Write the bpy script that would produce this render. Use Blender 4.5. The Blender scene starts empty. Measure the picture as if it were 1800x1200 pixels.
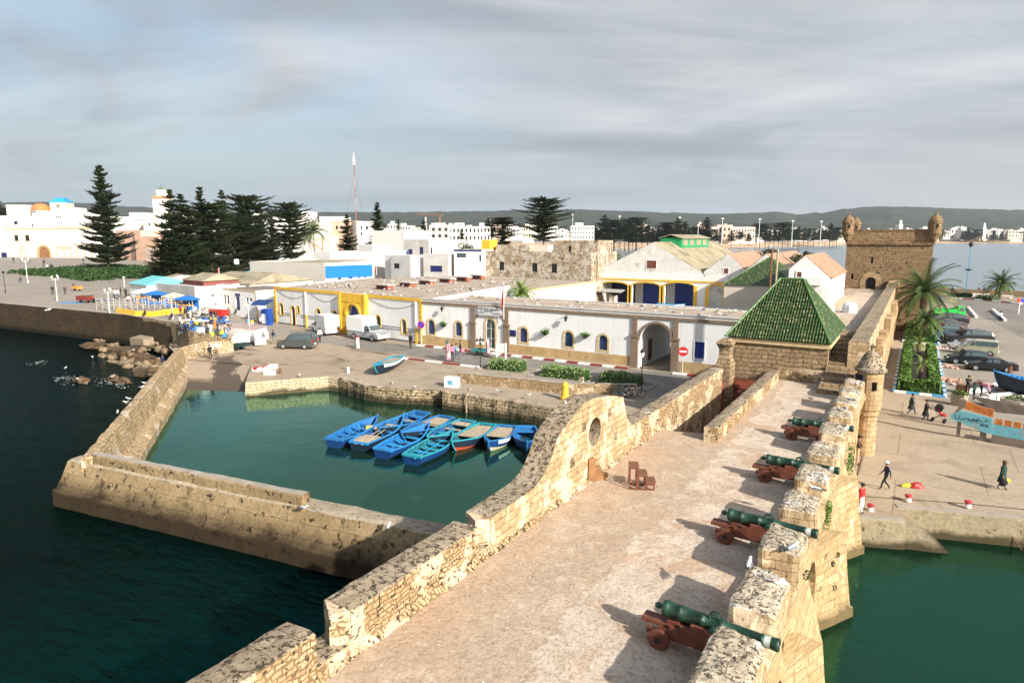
import bpy,bmesh,math,random
from mathutils import Vector,Matrix,noise
from mathutils.geometry import tessellate_polygon
R = math.radians
rnd = random.Random(7)
S = bpy.context.scene
COL = S.collection
# ------------------------------------------------------------------ camera
F = 1140.; PIT = R(9.07); YAW = R(31.8); CH = 16.
cam = bpy.data.cameras.new('camera'); co = bpy.data.objects.new('camera',cam); COL.objects.link(co)
cam.sensor_width = 36; cam.lens = F/1800*36; cam.clip_start = .1; cam.clip_end = 30000
co.location = (0,0,CH); co.rotation_euler = (R(90)-PIT,0,YAW)
S.camera = co
# ------------------------------------------------------------------ light
SUN_EL = R(28); SUN_AZ = R(-19)           # direction to the sun measured from +X
S.view_settings.view_transform = 'Standard'; S.view_settings.look = 'None'
S.view_settings.exposure = 1.0; S.view_settings.gamma = 1
sl = bpy.data.lights.new('sun','SUN'); so = bpy.data.objects.new('sun',sl); COL.objects.link(so)
sl.energy = 4.5; sl.angle = R(.8); sl.color = (1,.945,.86)
sd = Vector((math.cos(SUN_AZ)*math.cos(SUN_EL),math.sin(SUN_AZ)*math.cos(SUN_EL),math.sin(SUN_EL)))
so.rotation_euler = sd.to_track_quat('Z','Y').to_euler(); so.location = (60,-20,60)
def nd(nt,t,ins=None,**at):
 n = nt.nodes.new(t)
 for k,v in at.items(): setattr(n,k,v)
 for k,v in (ins or {}).items():
  if isinstance(v,bpy.types.NodeSocket): nt.links.new(v,n.inputs[k])
  else: n.inputs[k].default_value = v
 return n
def c4(c): return (c[0],c[1],c[2],1)
def mth(nt,op,a,b=0.,cl=False):
 return nd(nt,'ShaderNodeMath',{0: a,1: b},operation=op,use_clamp=cl).outputs[0]
def ramp(nt,fac,stops,mode='LINEAR'):
 n = nd(nt,'ShaderNodeValToRGB',{0: fac}); r = n.color_ramp; r.interpolation = mode
 while len(r.elements) < len(stops): r.elements.new(.5)
 for e,(p,c) in zip(r.elements,stops):
  e.position = p; e.color = c4(c) if isinstance(c,tuple) else (c,c,c,1)
 return n.outputs[0]
def mix(nt,fac,a,b,mode='MIX'):
 n = nd(nt,'ShaderNodeMix',data_type='RGBA',blend_type=mode)
 for i,v in ((0,fac),(6,a),(7,b)):
  if isinstance(v,bpy.types.NodeSocket): nt.links.new(v,n.inputs[i])
  else: n.inputs[i].default_value = c4(v) if isinstance(v,tuple) else v
 return n.outputs[2]
def nz(nt,vec,sc,det=4,ro=.55,dist=0.):
 return nd(nt,'ShaderNodeTexNoise',{'Vector': vec,'Scale': sc,'Detail': det,'Roughness': ro,'Distortion': dist}).outputs[0]
w = bpy.data.worlds.new('World'); S.world = w; w.use_nodes = True
nt = w.node_tree; nt.nodes.clear()
geo = nd(nt,'ShaderNodeTexCoord').outputs['Generated']
sky = nd(nt,'ShaderNodeTexSky',sky_type='NISHITA',sun_disc=False,sun_elevation=SUN_EL,sun_rotation=R(90)-SUN_AZ,air_density=1.2,dust_density=2.5).outputs[0]
vt = nd(nt,'ShaderNodeVectorRotate',{'Vector': geo,'Axis': (0,0,1),'Angle': -YAW}).outputs[0]
sx = nd(nt,'ShaderNodeSeparateXYZ',{0: vt})
zz = mth(nt,'ADD',mth(nt,'MAXIMUM',sx.outputs[2],0.),.16)
px = mth(nt,'DIVIDE',sx.outputs[0],zz); py = mth(nt,'DIVIDE',sx.outputs[1],zz)
pv = nd(nt,'ShaderNodeCombineXYZ',{0: px,1: mth(nt,'MULTIPLY',py,1.5),2: 3.7}).outputs[0]
n1 = nz(nt,pv,.55,6,.52,.6)
pv2 = nd(nt,'ShaderNodeCombineXYZ',{0: mth(nt,'ADD',mth(nt,'MULTIPLY',px,.35),mth(nt,'MULTIPLY',py,.25)),1: mth(nt,'MULTIPLY',py,1.6),2: 9.1}).outputs[0]
n2 = nz(nt,pv2,1.3,7,.6,.9)
nmx = mth(nt,'ADD',mth(nt,'MULTIPLY',n1,.72),mth(nt,'MULTIPLY',n2,.28))
K = 10/2 ** 1.0
cl = ramp(nt,nmx,[(.36,(.36*K,.40*K,.45*K)),(.45,(.46*K,.495*K,.54*K)),(.53,(.61*K,.635*K,.67*K)),(.63,(.78*K,.79*K,.815*K))])
n3 = nz(nt,pv,.33,5,.6,.4)
leftm = mth(nt,'MULTIPLY',ramp(nt,mth(nt,'ADD',mth(nt,'MULTIPLY',sx.outputs[0],-.9),.3),[(.2,0.),(.75,1.)]),1.)
gap = mth(nt,'MULTIPLY',ramp(nt,n3,[(.47,0.),(.6,1.)]),mth(nt,'ADD',mth(nt,'MULTIPLY',leftm,.75),.12),True)
blue = mix(nt,.55,(.33*K,.47*K,.60*K),sky)
c = mix(nt,gap,cl,blue)
hz = ramp(nt,sx.outputs[2],[(0.,1.),(.04,.85),(.17,0.)])
hcol = mix(nt,ramp(nt,sx.outputs[0],[(.2,1.),(.6,0.)]),(.53*K,.53*K,.545*K),(.45*K,.54*K,.60*K))
c = mix(nt,hz,c,hcol)
# the part of the sky behind the camera and overhead stays thinner and darker
up = ramp(nt,sx.outputs[2],[(.5,0.),(.8,1.)])
back = ramp(nt,mth(nt,'MULTIPLY',sx.outputs[1],-1.),[(0.,0.),(.4,1.)])
c = mix(nt,mth(nt,'MULTIPLY',mth(nt,'MAXIMUM',up,back),.85),c,sky)
bg = nd(nt,'ShaderNodeBackground',{'Color': c,'Strength': .1})
nt.links.new(bg.outputs[0],nd(nt,'ShaderNodeOutputWorld').inputs[0])
# ------------------------------------------------------------------ survey helpers: pixel of the photograph -> point in the place
cp,sp,cy_,sy_ = math.cos(PIT),math.sin(PIT),math.cos(YAW),math.sin(YAW)
def ray(x,y):
 a = x-900; d = y-600; dn = d*cp+F*sp; fw = F*cp-d*sp
 return a*cy_-fw*sy_,a*sy_+fw*cy_,-dn
def gz(x,y):                              # the esplanade and square at the left lie 3 m above the quay
 t = min(1,max(0,(x-300)/170)); b = min(1,max(0,(y-585)/20)); zx = 4.5-3*t*t*(3-2*t); return zx*(1-b)+1.5*b
def W0(x,y,z):
 r = ray(x,y); t = (z-CH)/r[2]; return Vector((r[0]*t,r[1]*t,z))
def W(x,y,z=0.):
 if z == 1.5 and x < 470: z = gz(x,y)
 r = ray(x,y); t = (z-CH)/r[2]; return Vector((r[0]*t,r[1]*t,z))
def WX(x,y,X):
 r = ray(x,y); t = X/r[0]; return Vector((X,r[1]*t,CH+r[2]*t))
def WY(x,y,Y):
 r = ray(x,y); t = Y/r[1]; return Vector((r[0]*t,Y,CH+r[2]*t))
def CD(x,fw,z=1.5):                      # at forward distance fw, on the column of pixel x
 zc = fw*cp+(CH-z)*sp; a = (x-900)/F*zc
 return Vector((a*cy_-fw*sy_,a*sy_+fw*cy_,z))
def fwd(p): return -p[0]*sy_+p[1]*cy_
def zat(p,y):                             # height at which the vertical through p meets image row y
 k = (y-600)/F; return CH-fwd(p)*(sp+k*cp)/(cp-k*sp)
def mpp(p): return (fwd(p)*cp+(CH-p[2])*sp)/F
# ------------------------------------------------------------------ mesh builder 
class MB:
 def __init__(s): s.v = []; s.f = []; s.m = []
 def add(s,vs,fs,mi=0):
  o = len(s.v); s.v += [Vector(v) for v in vs]; s.f += [tuple(i+o for i in f) for f in fs]; s.m += [mi]*len(fs); return s
 def box(s,x0,y0,z0,x1,y1,z1,mi=0):
  vs = [(x,y,z) for z in (z0,z1) for y in (y0,y1) for x in (x0,x1)]
  return s.add(vs,[(0,2,3,1),(4,5,7,6),(0,1,5,4),(2,6,7,3),(0,4,6,2),(1,3,7,5)],mi)
 def obox(s,c,sx,sy,sz,rz=0.,mi=0,rx=0.,ry=0.):      # centre-bottom c
  m = Matrix.Translation(c) @ Matrix.Rotation(rz,4,'Z') @ Matrix.Rotation(ry,4,'Y') @ Matrix.Rotation(rx,4,'X')
  vs = [m @ Vector((x*sx/2,y*sy/2,z*sz)) for z in (0,1) for y in (-1,1) for x in (-1,1)]
  return s.add(vs,[(0,2,3,1),(4,5,7,6),(0,1,5,4),(2,6,7,3),(0,4,6,2),(1,3,7,5)],mi)
 def prism(s,poly,z0,z1,mi=0,top=True,bot=True):
  n = len(poly); h = z1 if hasattr(z1,'__len__') else [z1]*n
  vs = [(p[0],p[1],z0) for p in poly]+[(p[0],p[1],h[i]) for i,p in enumerate(poly)]
  fs = [(i,(i+1) % n,n+(i+1) % n,n+i) for i in range(n)]
  tri = tessellate_polygon([[Vector((p[0],p[1],0)) for p in poly]])
  if top: fs += [tuple(n+i for i in t) for t in tri]
  if bot: fs += [tuple(reversed(t)) for t in tri]
  return s.add(vs,fs,mi)
 def sheet(s,poly,z,mi=0):
  tri = tessellate_polygon([[Vector((p[0],p[1],0)) for p in poly]])
  fs = []
  for t in tri:
   a,b,c = (poly[i] for i in t)
   if (b[0]-a[0])*(c[1]-a[1])-(b[1]-a[1])*(c[0]-a[0]) < 0: t = tuple(reversed(t))
   fs.append(tuple(t))
  return s.add([(p[0],p[1],z) for p in poly],fs,mi)
 def loft(s,rings,closed=True,caps=True,mi=0):
  n = len(rings[0]); vs = [v for r in rings for v in r]; fs = []
  for i in range(len(rings)-1):
   for j in range(n if closed else n-1):
    a = i*n+j; b = i*n+(j+1) % n; fs.append((a,b,b+n,a+n))
  if caps and closed: fs += [tuple(range(n)),tuple(range((len(rings)-1)*n,len(rings)*n))]
  return s.add(vs,fs,mi)
 def tube(s,pts,rad,n=6,mi=0):
  pts = [Vector(p) for p in pts]; rad = rad if hasattr(rad,'__len__') else [rad]*len(pts); rings = []
  for i,p in enumerate(pts):
   d = (pts[min(i+1,len(pts)-1)]-pts[max(i-1,0)]).normalized()
   u = d.cross(Vector((0,0,1)) if abs(d.z) < .95 else Vector((0,1,0))).normalized(); v = d.cross(u)
   rings.append([p+(u*math.cos(2*math.pi*k/n)+v*math.sin(2*math.pi*k/n))*rad[i] for k in range(n)])
  return s.loft(rings,mi=mi)
 def lathe(s,c,prof,n=12,mi=0,axis='Z',a0=0.):
  c = Vector(c); rings = []
  for r,z in prof:
   rg = []
   for k in range(n):
    a = a0+2*math.pi*k/n; q = (r*math.cos(a),r*math.sin(a))
    rg.append(c+Vector({'Z': (q[0],q[1],z),'X': (z,q[0],q[1]),'Y': (q[0],z,q[1])}[axis]))
   rings.append(rg)
  return s.loft(rings,mi=mi)
 def ball(s,c,r,n=8,mi=0,sq=(1,1,1)):
  rings = []
  for i in range(n // 2+1):
   t = math.pi*i/(n // 2); rr = max(math.sin(t),.02)
   rings.append([Vector(c)+Vector((rr*math.cos(2*math.pi*k/n)*r*sq[0],rr*math.sin(2*math.pi*k/n)*r*sq[1],-math.cos(t)*r*sq[2])) for k in range(n)])
  return s.loft(rings,mi=mi)
 def jit(s,amp,sc,seed=0.,flt=None):
  for i,v in enumerate(s.v):
   if flt and not flt(v): continue
   d = noise.noise_vector(v*sc+Vector((seed,seed*1.7,-seed))); e = noise.noise_vector(v*sc*3.1+Vector((seed,3,seed)))
   s.v[i] = v+(d+e*.45)*amp
  return s
 def build(s,name,mats,parent=None,smooth=False,loc=None,recalc=True):
  me = bpy.data.meshes.new(name); me.from_pydata([tuple(v) for v in s.v],[],s.f)
  if not isinstance(mats,(list,tuple)): mats = [mats]
  for m in mats: me.materials.append(m)
  for p,mi in zip(me.polygons,s.m): p.material_index = mi; p.use_smooth = smooth
  if recalc:
   bm = bmesh.new(); bm.from_mesh(me); bmesh.ops.recalc_face_normals(bm,faces=bm.faces); bm.to_mesh(me); bm.free()
  o = bpy.data.objects.new(name,me); COL.objects.link(o)
  if parent is not None:
   o.parent = parent
   if parent.get('abs'):
    r = parent
    off = Vector(parent.location)
    while r.parent: r = r.parent; off = off+Vector(r.location)
    o.location = -off; o['abs'] = 1
  if loc is not None: o.location = loc
  return o
def tag(o,label,cat,group=None):
 o['label'] = label; o['category'] = cat
 if group: o['group'] = group
 return o
def thing(name,label,cat,loc=(0,0,0),rz=0.,group=None,absolute=True):
 o = bpy.data.objects.new(name,None); COL.objects.link(o); o.location = loc; o.rotation_euler = (0,0,rz); o.empty_display_size = .2
 if absolute: o['abs'] = 1              # parts authored in place coordinates
 return tag(o,label,cat,group)
def struct(o): o['kind'] = 'structure'; return o
def dup(o,loc=None,rz=None,sc=None,label=None,group=None,parent=None):
 c = o.copy(); COL.objects.link(c)
 if parent is not None: c.parent = parent
 for ch in o.children: dup(ch,parent=c)
 if loc is not None: c.location = loc
 if rz is not None: c.rotation_euler = (0,0,rz)
 if sc is not None: c.scale = (sc,)*3 if not hasattr(sc,'__len__') else sc
 if label: c['label'] = label
 if group: c['group'] = group
 return c
def recolor(o,mp):                        # mp: {material -> material} on an object and its parts, through object-level slots
 for s_ in o.material_slots:
  if s_.material in mp:
   m = mp[s_.material]; s_.link = 'OBJECT'; s_.material = m
 for ch in o.children: recolor(ch,mp)
# ------------------------------------------------------------------ materials
def newmat(name):
 m = bpy.data.materials.new(name); m.use_nodes = True; nt = m.node_tree; nt.nodes.clear()
 p = nd(nt,'ShaderNodeBsdfPrincipled'); nt.links.new(p.outputs[0],nd(nt,'ShaderNodeOutputMaterial').inputs[0])
 return m,nt,p
def put(nt,p,**kw):
 for k,v in kw.items():
  s_ = p.inputs[{'col': 'Base Color','rough': 'Roughness','metal': 'Metallic','nor': 'Normal','spec': 'Specular IOR Level','emis': 'Emission Color','es': 'Emission Strength','alpha': 'Alpha','coat': 'Coat Weight'}[k]]
  if isinstance(v,bpy.types.NodeSocket): nt.links.new(v,s_)
  else: s_.default_value = c4(v) if isinstance(v,tuple) else v
def ocoord(nt): return nd(nt,'ShaderNodeTexCoord').outputs['Object']
def boxuv(nt):                             # (horizontal run, height) on walls, (x, y) on tops, from object coordinates
 v = ocoord(nt); s_ = nd(nt,'ShaderNodeSeparateXYZ',{0: v}); g = nd(nt,'ShaderNodeSeparateXYZ',{0: nd(nt,'ShaderNodeNewGeometry').outputs['True Normal']})
 ax = mth(nt,'ABSOLUTE',g.outputs[0]); ay = mth(nt,'ABSOLUTE',g.outputs[1]); az = mth(nt,'ABSOLUTE',g.outputs[2])
 fx = mth(nt,'GREATER_THAN',ax,ay); ft = mth(nt,'GREATER_THAN',az,.7)
 u = nd(nt,'ShaderNodeMix',{0: fx,2: s_.outputs[0],3: s_.outputs[1]}).outputs[0]
 u = nd(nt,'ShaderNodeMix',{0: ft,2: u,3: s_.outputs[0]}).outputs[0]
 h = nd(nt,'ShaderNodeMix',{0: ft,2: s_.outputs[2],3: s_.outputs[1]}).outputs[0]
 return nd(nt,'ShaderNodeCombineXYZ',{0: u,1: h,2: 0.}).outputs[0],v
def bmp(nt,h,st,d=.05): return nd(nt,'ShaderNodeBump',{'Height': h,'Strength': st,'Distance': d}).outputs[0]
def plain(name,col,rough=.6,var=.12,sc=2.,bump=0.,metal=0.,dirt=None,dsc=.8,dth=.55,bsc=None,spec=.4):
 m,nt,p = newmat(name); v = ocoord(nt)
 n = nz(nt,v,sc,5)
 c = mix(nt,ramp(nt,n,[(.3,0.),(.7,1.)]),tuple(x*(1-var) for x in col),tuple(min(1,x*(1+var)) for x in col))
 if dirt:
  c = mix(nt,ramp(nt,nz(nt,v,dsc,7,.65),[(dth,0.),(dth+.13,1.)]),c,dirt)
 put(nt,p,col=c,rough=rough,metal=metal,spec=spec)
 if bump: put(nt,p,nor=bmp(nt,nz(nt,v,bsc or sc*4,6,.6),bump))
 return m
def masonry(name,c1,c2,mort,bw=.6,bh=.3,pit=(.06,.045,.035),pitth=.66,plaster=None,plth=.5,msz=.02,warp=.06,bump=.6,stain=None,stth=.55,rowvar=.35,pitsc=7.,wet=None):
 m,nt,p = newmat(name); uv,v = boxuv(nt)
 wv = nd(nt,'ShaderNodeTexNoise',{'Vector': v,'Scale': 1.6,'Detail': 3}).outputs[1]
 wv = nd(nt,'ShaderNodeVectorMath',{0: wv,1: (.5,.5,.5)},operation='SUBTRACT').outputs[0]
 wv = nd(nt,'ShaderNodeVectorMath',{0: wv,'Scale': warp*2},operation='SCALE').outputs[0]
 uvw = nd(nt,'ShaderNodeVectorMath',{0: uv,1: wv},operation='ADD').outputs[0]
 b = nd(nt,'ShaderNodeTexBrick',{'Vector': uvw,'Color1': c4(c1),'Color2': c4(c2),'Mortar': c4(mort),'Scale': 1.,'Mortar Size': msz,'Mortar Smooth': .3,'Bias': 0.,'Brick Width': bw,'Row Height': bh},offset=.5,squash=.8,squash_frequency=3)
 big = nz(nt,v,.45,6,.6); fine = nz(nt,v,5.,6,.65)
 c = mix(nt,ramp(nt,fine,[(.3,0.),(.7,1.)]),(1-rowvar,)*3,(1+rowvar*.6,)*3)
 c = mix(nt,1.,b.outputs[0],c,'MULTIPLY')
 c = mix(nt,ramp(nt,big,[(.35,.45),(.65,0.)]),c,tuple(x*.62 for x in c1))
 hgt = mth(nt,'SUBTRACT',mth(nt,'MULTIPLY',fine,.5),mth(nt,'MULTIPLY',b.outputs[1],.5))
 if plaster:
  pm = ramp(nt,nz(nt,v,.7,7,.68,.3),[(plth,0.),(plth+.06,1.)])
  c = mix(nt,mth(nt,'MULTIPLY',pm,.85),c,mix(nt,ramp(nt,fine,[(.35,0.),(.65,1.)]),tuple(x*.8 for x in plaster),plaster))
 if stain:
  c = mix(nt,ramp(nt,nz(nt,v,.9,8,.7,.2),[(stth,0.),(stth+.12,.9)]),c,stain)
 pn = nz(nt,v,pitsc,4,.7,.4)
 pm = ramp(nt,pn,[(pitth-.06,0.),(pitth,1.)])
 c = mix(nt,pm,c,pit)
 if wet:
  zc = nd(nt,'ShaderNodeSeparateXYZ',{0: v}).outputs[2]
  wz = mth(nt,'SUBTRACT',zc,mth(nt,'MULTIPLY',mth(nt,'SUBTRACT',big,.5),1.2))
  c = mix(nt,ramp(nt,mth(nt,'DIVIDE',wz,wet[1]),[(.35,.92),(.75,0.)]),c,wet[0])
 hgt = mth(nt,'SUBTRACT',hgt,mth(nt,'MULTIPLY',pm,.8))
 put(nt,p,col=c,rough=.9,spec=.2,nor=bmp(nt,hgt,bump,.08))
 return m
M = {}
M['stone'] = masonry('rampart ashlar',(.36,.245,.13),(.52,.375,.225),(.17,.11,.06),.62,.29,plaster=(.68,.53,.37),plth=.52,pitth=.675,msz=.016)
M['rubble'] = masonry('rampart rubble',(.37,.25,.125),(.53,.39,.23),(.21,.135,.07),.30,.15,plaster=(.70,.55,.37),plth=.50,pitth=.63,msz=.026,warp=.26,bump=1.,pitsc=5.)
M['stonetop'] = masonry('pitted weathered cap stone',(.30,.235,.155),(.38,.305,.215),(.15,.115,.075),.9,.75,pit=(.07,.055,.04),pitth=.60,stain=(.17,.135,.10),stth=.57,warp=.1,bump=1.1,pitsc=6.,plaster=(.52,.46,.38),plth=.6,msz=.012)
M['merlontop'] = masonry('pale pitted merlon top',(.42,.35,.25),(.50,.425,.32),(.22,.175,.12),.9,.75,pit=(.17,.135,.095),pitth=.61,stain=(.28,.225,.155),stth=.58,warp=.1,bump=1.3,pitsc=8.,plaster=(.60,.56,.50),plth=.54,msz=.012)
M['moletop'] = masonry('pale mole cap',(.34,.285,.20),(.40,.335,.245),(.2,.155,.1),2.6,1.5,pit=(.06,.045,.03),pitth=.66,stain=(.15,.115,.075),stth=.58,warp=.05,bump=.6,pitsc=4.)
M['dockc'] = masonry('dock concrete',(.29,.235,.155),(.34,.28,.195),(.2,.155,.1),5.,1.4,pit=(.06,.045,.03),pitth=.68,stain=(.16,.12,.075),stth=.56,warp=.04,bump=.5,pitsc=2.,msz=.01,wet=((.04,.03,.014),.75))
M['ledge'] = masonry('eroded ledge stone',(.43,.29,.15),(.55,.39,.21),(.15,.09,.05),1.7,.12,pit=(.13,.08,.045),pitth=.70,warp=.05,msz=.013,bump=.8)
M['buttress'] = masonry('buttress ashlar',(.37,.25,.13),(.50,.355,.20),(.19,.12,.06),.78,.36,plaster=(.66,.51,.34),plth=.60,pitth=.69,msz=.014,wet=((.10,.075,.035),1.0),stain=(.25,.16,.08),stth=.53,warp=.1)
M['tower'] = masonry('tower stone',(.255,.165,.09),(.36,.245,.14),(.17,.11,.062),.75,.42,pit=(.05,.032,.02),pitth=.63,stain=(.15,.10,.06),stth=.57,warp=.1,bump=.8,pitsc=2.6,msz=.03,rowvar=.55)
M['brownstone'] = masonry('brown rubble wall',(.285,.20,.115),(.40,.29,.175),(.145,.098,.055),.62,.33,pit=(.05,.035,.02),pitth=.66,warp=.2,msz=.035,bump=.9,pitsc=3.5)
M['quaywall'] = masonry('quay wall stone',(.34,.25,.145),(.50,.385,.24),(.12,.085,.05),.55,.30,pit=(.03,.022,.014),pitth=.61,stain=(.10,.075,.045),stth=.56,warp=.12,msz=.03,bump=1.,pitsc=3.,wet=((.035,.028,.014),1.1))
M['breakwater'] = masonry('breakwater concrete',(.27,.19,.10),(.33,.24,.13),(.14,.10,.055),4.6,.62,pit=(.035,.027,.016),pitth=.64,stain=(.085,.06,.03),stth=.54,warp=.05,msz=.014,bump=.7,pitsc=2.2,wet=((.018,.011,.005),2.5))
M['moleinner'] = masonry('mole rubble',(.40,.285,.155),(.50,.375,.235),(.25,.165,.09),.5,.28,pit=(.07,.05,.03),pitth=.66,plaster=(.58,.50,.40),plth=.56,warp=.2,msz=.03,bump=1.,pitsc=2.6)
def deckmat():
 m,nt,p = newmat('worn rampart paving'); v = ocoord(nt)
 big = nz(nt,v,.28,6,.6,.3); mid = nz(nt,v,.9,8,.62,.5); fine = nz(nt,v,9.,5,.7)
 c = ramp(nt,mid,[(.34,(.40,.305,.22)),(.45,(.49,.385,.29)),(.455,(.43,.345,.26)),(.56,(.46,.365,.27)),(.565,(.57,.47,.365)),(.7,(.51,.405,.305))])
 c = mix(nt,ramp(nt,big,[(.40,0.),(.6,.8)]),c,(.46,.315,.21))
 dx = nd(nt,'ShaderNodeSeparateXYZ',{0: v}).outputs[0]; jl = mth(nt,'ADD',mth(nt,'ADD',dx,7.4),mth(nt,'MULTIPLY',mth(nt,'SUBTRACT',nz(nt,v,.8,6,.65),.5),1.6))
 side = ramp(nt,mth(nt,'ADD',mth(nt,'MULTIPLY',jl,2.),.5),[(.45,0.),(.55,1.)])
 pat = ramp(nt,nz(nt,v,.62,7,.6,.7),[(.47,0.),(.482,1.)])
 c = mix(nt,mth(nt,'MULTIPLY',side,mth(nt,'MULTIPLY',pat,.75)),c,mix(nt,ramp(nt,mid,[(.4,0.),(.6,1.)]),(.50,.42,.33),(.56,.475,.375)))
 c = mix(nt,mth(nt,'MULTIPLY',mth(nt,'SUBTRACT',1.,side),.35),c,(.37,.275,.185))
 c = mix(nt,ramp(nt,mth(nt,'ABSOLUTE',jl),[(.008,.4),(.04,0.)]),c,(.22,.155,.10))
 e = ramp(nt,mid,[(.452,0.),(.462,.55),(.476,0.)]); c = mix(nt,e,c,(.23,.15,.095))
 e2 = ramp(nt,nz(nt,v,.55,9,.66,.8),[(.492,0.),(.5,.6),(.51,0.)]); c = mix(nt,mth(nt,'MULTIPLY',e2,ramp(nt,big,[(.45,1.),(.6,.2)])),c,(.28,.18,.115))
 c = mix(nt,ramp(nt,fine,[(.36,.75),(.5,0.)]),c,(.27,.195,.135)); c = mix(nt,ramp(nt,nz(nt,v,2.3,8,.75,.4),[(.57,0.),(.70,.6)]),c,(.24,.17,.11)); c = mix(nt,ramp(nt,nz(nt,v,3.1,8,.7),[(.58,0.),(.72,.55)]),c,(.58,.50,.40))
 sp_ = nd(nt,'ShaderNodeTexVoronoi',{'Vector': v,'Scale': 4.2,'Randomness': 1.}).outputs[0]
 c = mix(nt,ramp(nt,sp_,[(.06,.95),(.10,0.)]),c,(.75,.72,.68))
 sp2 = nd(nt,'ShaderNodeTexVoronoi',{'Vector': v,'Scale': 1.3,'Randomness': 1.}).outputs[0]
 c = mix(nt,ramp(nt,sp2,[(.035,.9),(.06,0.)]),c,(.16,.12,.09))
 h = mth(nt,'ADD',mth(nt,'MULTIPLY',mid,1.),mth(nt,'MULTIPLY',fine,.35))
 put(nt,p,col=c,rough=.92,spec=.15,nor=bmp(nt,h,.8,.08)); return m
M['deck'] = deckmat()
def groundmat(name,a,b,dark,jx=6.,jy=7.,joint=True,wear=.5):
 m,nt,p = newmat(name); v = ocoord(nt)
 big = nz(nt,v,.06,7,.62,.3); mid = nz(nt,v,.5,8,.65,.4); fine = nz(nt,v,6.,5,.7)
 c = mix(nt,ramp(nt,big,[(.38,0.),(.62,1.)]),a,b)
 c = mix(nt,ramp(nt,mid,[(.5,0.),(.66,wear)]),c,dark)
 c = mix(nt,ramp(nt,fine,[(.3,.35),(.55,0.)]),c,tuple(x*.6 for x in dark))
 h = fine
 if joint:
  b_ = nd(nt,'ShaderNodeTexBrick',{'Vector': v,'Color1': (1,1,1,1),'Color2': (.9,.9,.9,1),'Mortar': (.72,.69,.65,1),'Scale': 1.,'Mortar Size': .05,'Mortar Smooth': .1,'Brick Width': jx,'Row Height': jy},offset=.3)
  c = mix(nt,1.,c,b_.outputs[0],'MULTIPLY')
 put(nt,p,col=c,rough=.88,spec=.25,nor=bmp(nt,h,.25,.03)); return m
M['quay'] = groundmat('quay concrete',(.31,.25,.18),(.40,.325,.235),(.20,.155,.11),6.5,5.5,True,.55)
def yardmat():
 m,nt,p = newmat('muddy slip concrete'); v = ocoord(nt); big = nz(nt,v,.06,7,.62,.3); mid = nz(nt,v,.45,8,.65,.5); fine = nz(nt,v,6.,5,.7)
 mp = nd(nt,'ShaderNodeMapping',{'Vector': v,'Rotation': (0,0,R(-20)),'Scale': (.35,1.2,1.)}).outputs[0]; trk = nz(nt,mp,.5,6,.6,.4)
 c = mix(nt,ramp(nt,big,[(.38,0.),(.62,1.)]),(.30,.235,.165),(.37,.29,.205)); c = mix(nt,ramp(nt,trk,[(.54,0.),(.64,.85)]),c,(.12,.09,.062)); c = mix(nt,ramp(nt,mid,[(.6,0.),(.68,.7)]),c,(.14,.105,.075))
 c = mix(nt,ramp(nt,fine,[(.3,.45),(.55,0.)]),c,(.10,.075,.05))
 s_ = nd(nt,'ShaderNodeSeparateXYZ',{0: v}); d = mth(nt,'ADD',mth(nt,'ADD',mth(nt,'MULTIPLY',s_.outputs[0],.58),mth(nt,'MULTIPLY',s_.outputs[1],.81)),2.35)
 d = mth(nt,'ADD',mth(nt,'ABSOLUTE',d),mth(nt,'MULTIPLY',mth(nt,'SUBTRACT',mid,.5),6.)); lim = ramp(nt,mth(nt,'MULTIPLY',mth(nt,'ADD',s_.outputs[0],74.),.1),[(.1,0.),(.3,1.)])
 wet = mth(nt,'MULTIPLY',ramp(nt,mth(nt,'MULTIPLY',d,.25),[(.30,1.),(.36,0.)]),lim)
 wet = mth(nt,'MAXIMUM',wet,ramp(nt,mth(nt,'ADD',s_.outputs[2],mth(nt,'MULTIPLY',mid,.4)),[(.55,1.),(.75,0.)]))
 c = mix(nt,mth(nt,'MULTIPLY',wet,.92),c,(.065,.046,.032)); put(nt,p,col=c,rough=mth(nt,'SUBTRACT',.88,mth(nt,'MULTIPLY',wet,.35)),spec=.25,nor=bmp(nt,mth(nt,'ADD',fine,mth(nt,'MULTIPLY',trk,2.)),.3,.04)); return m
M['yard'] = yardmat()
M['asphalt'] = groundmat('worn asphalt',(.17,.155,.135),(.255,.23,.195),(.115,.10,.088),joint=False,wear=.6)
M['lot'] = groundmat('car park concrete',(.27,.24,.195),(.32,.285,.235),(.18,.155,.125),9.,9.,True,.5)
M['square'] = groundmat('square paving',(.25,.22,.18),(.30,.26,.215),(.2,.175,.14),joint=False,wear=.3)
M['sand'] = plain('beach sand',(.46,.32,.20),.95,.12,.02,dirt=(.40,.28,.18),dsc=.01)
M['dirt'] = plain('dry town ground',(.34,.30,.25),.95,.2,.02)
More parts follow.
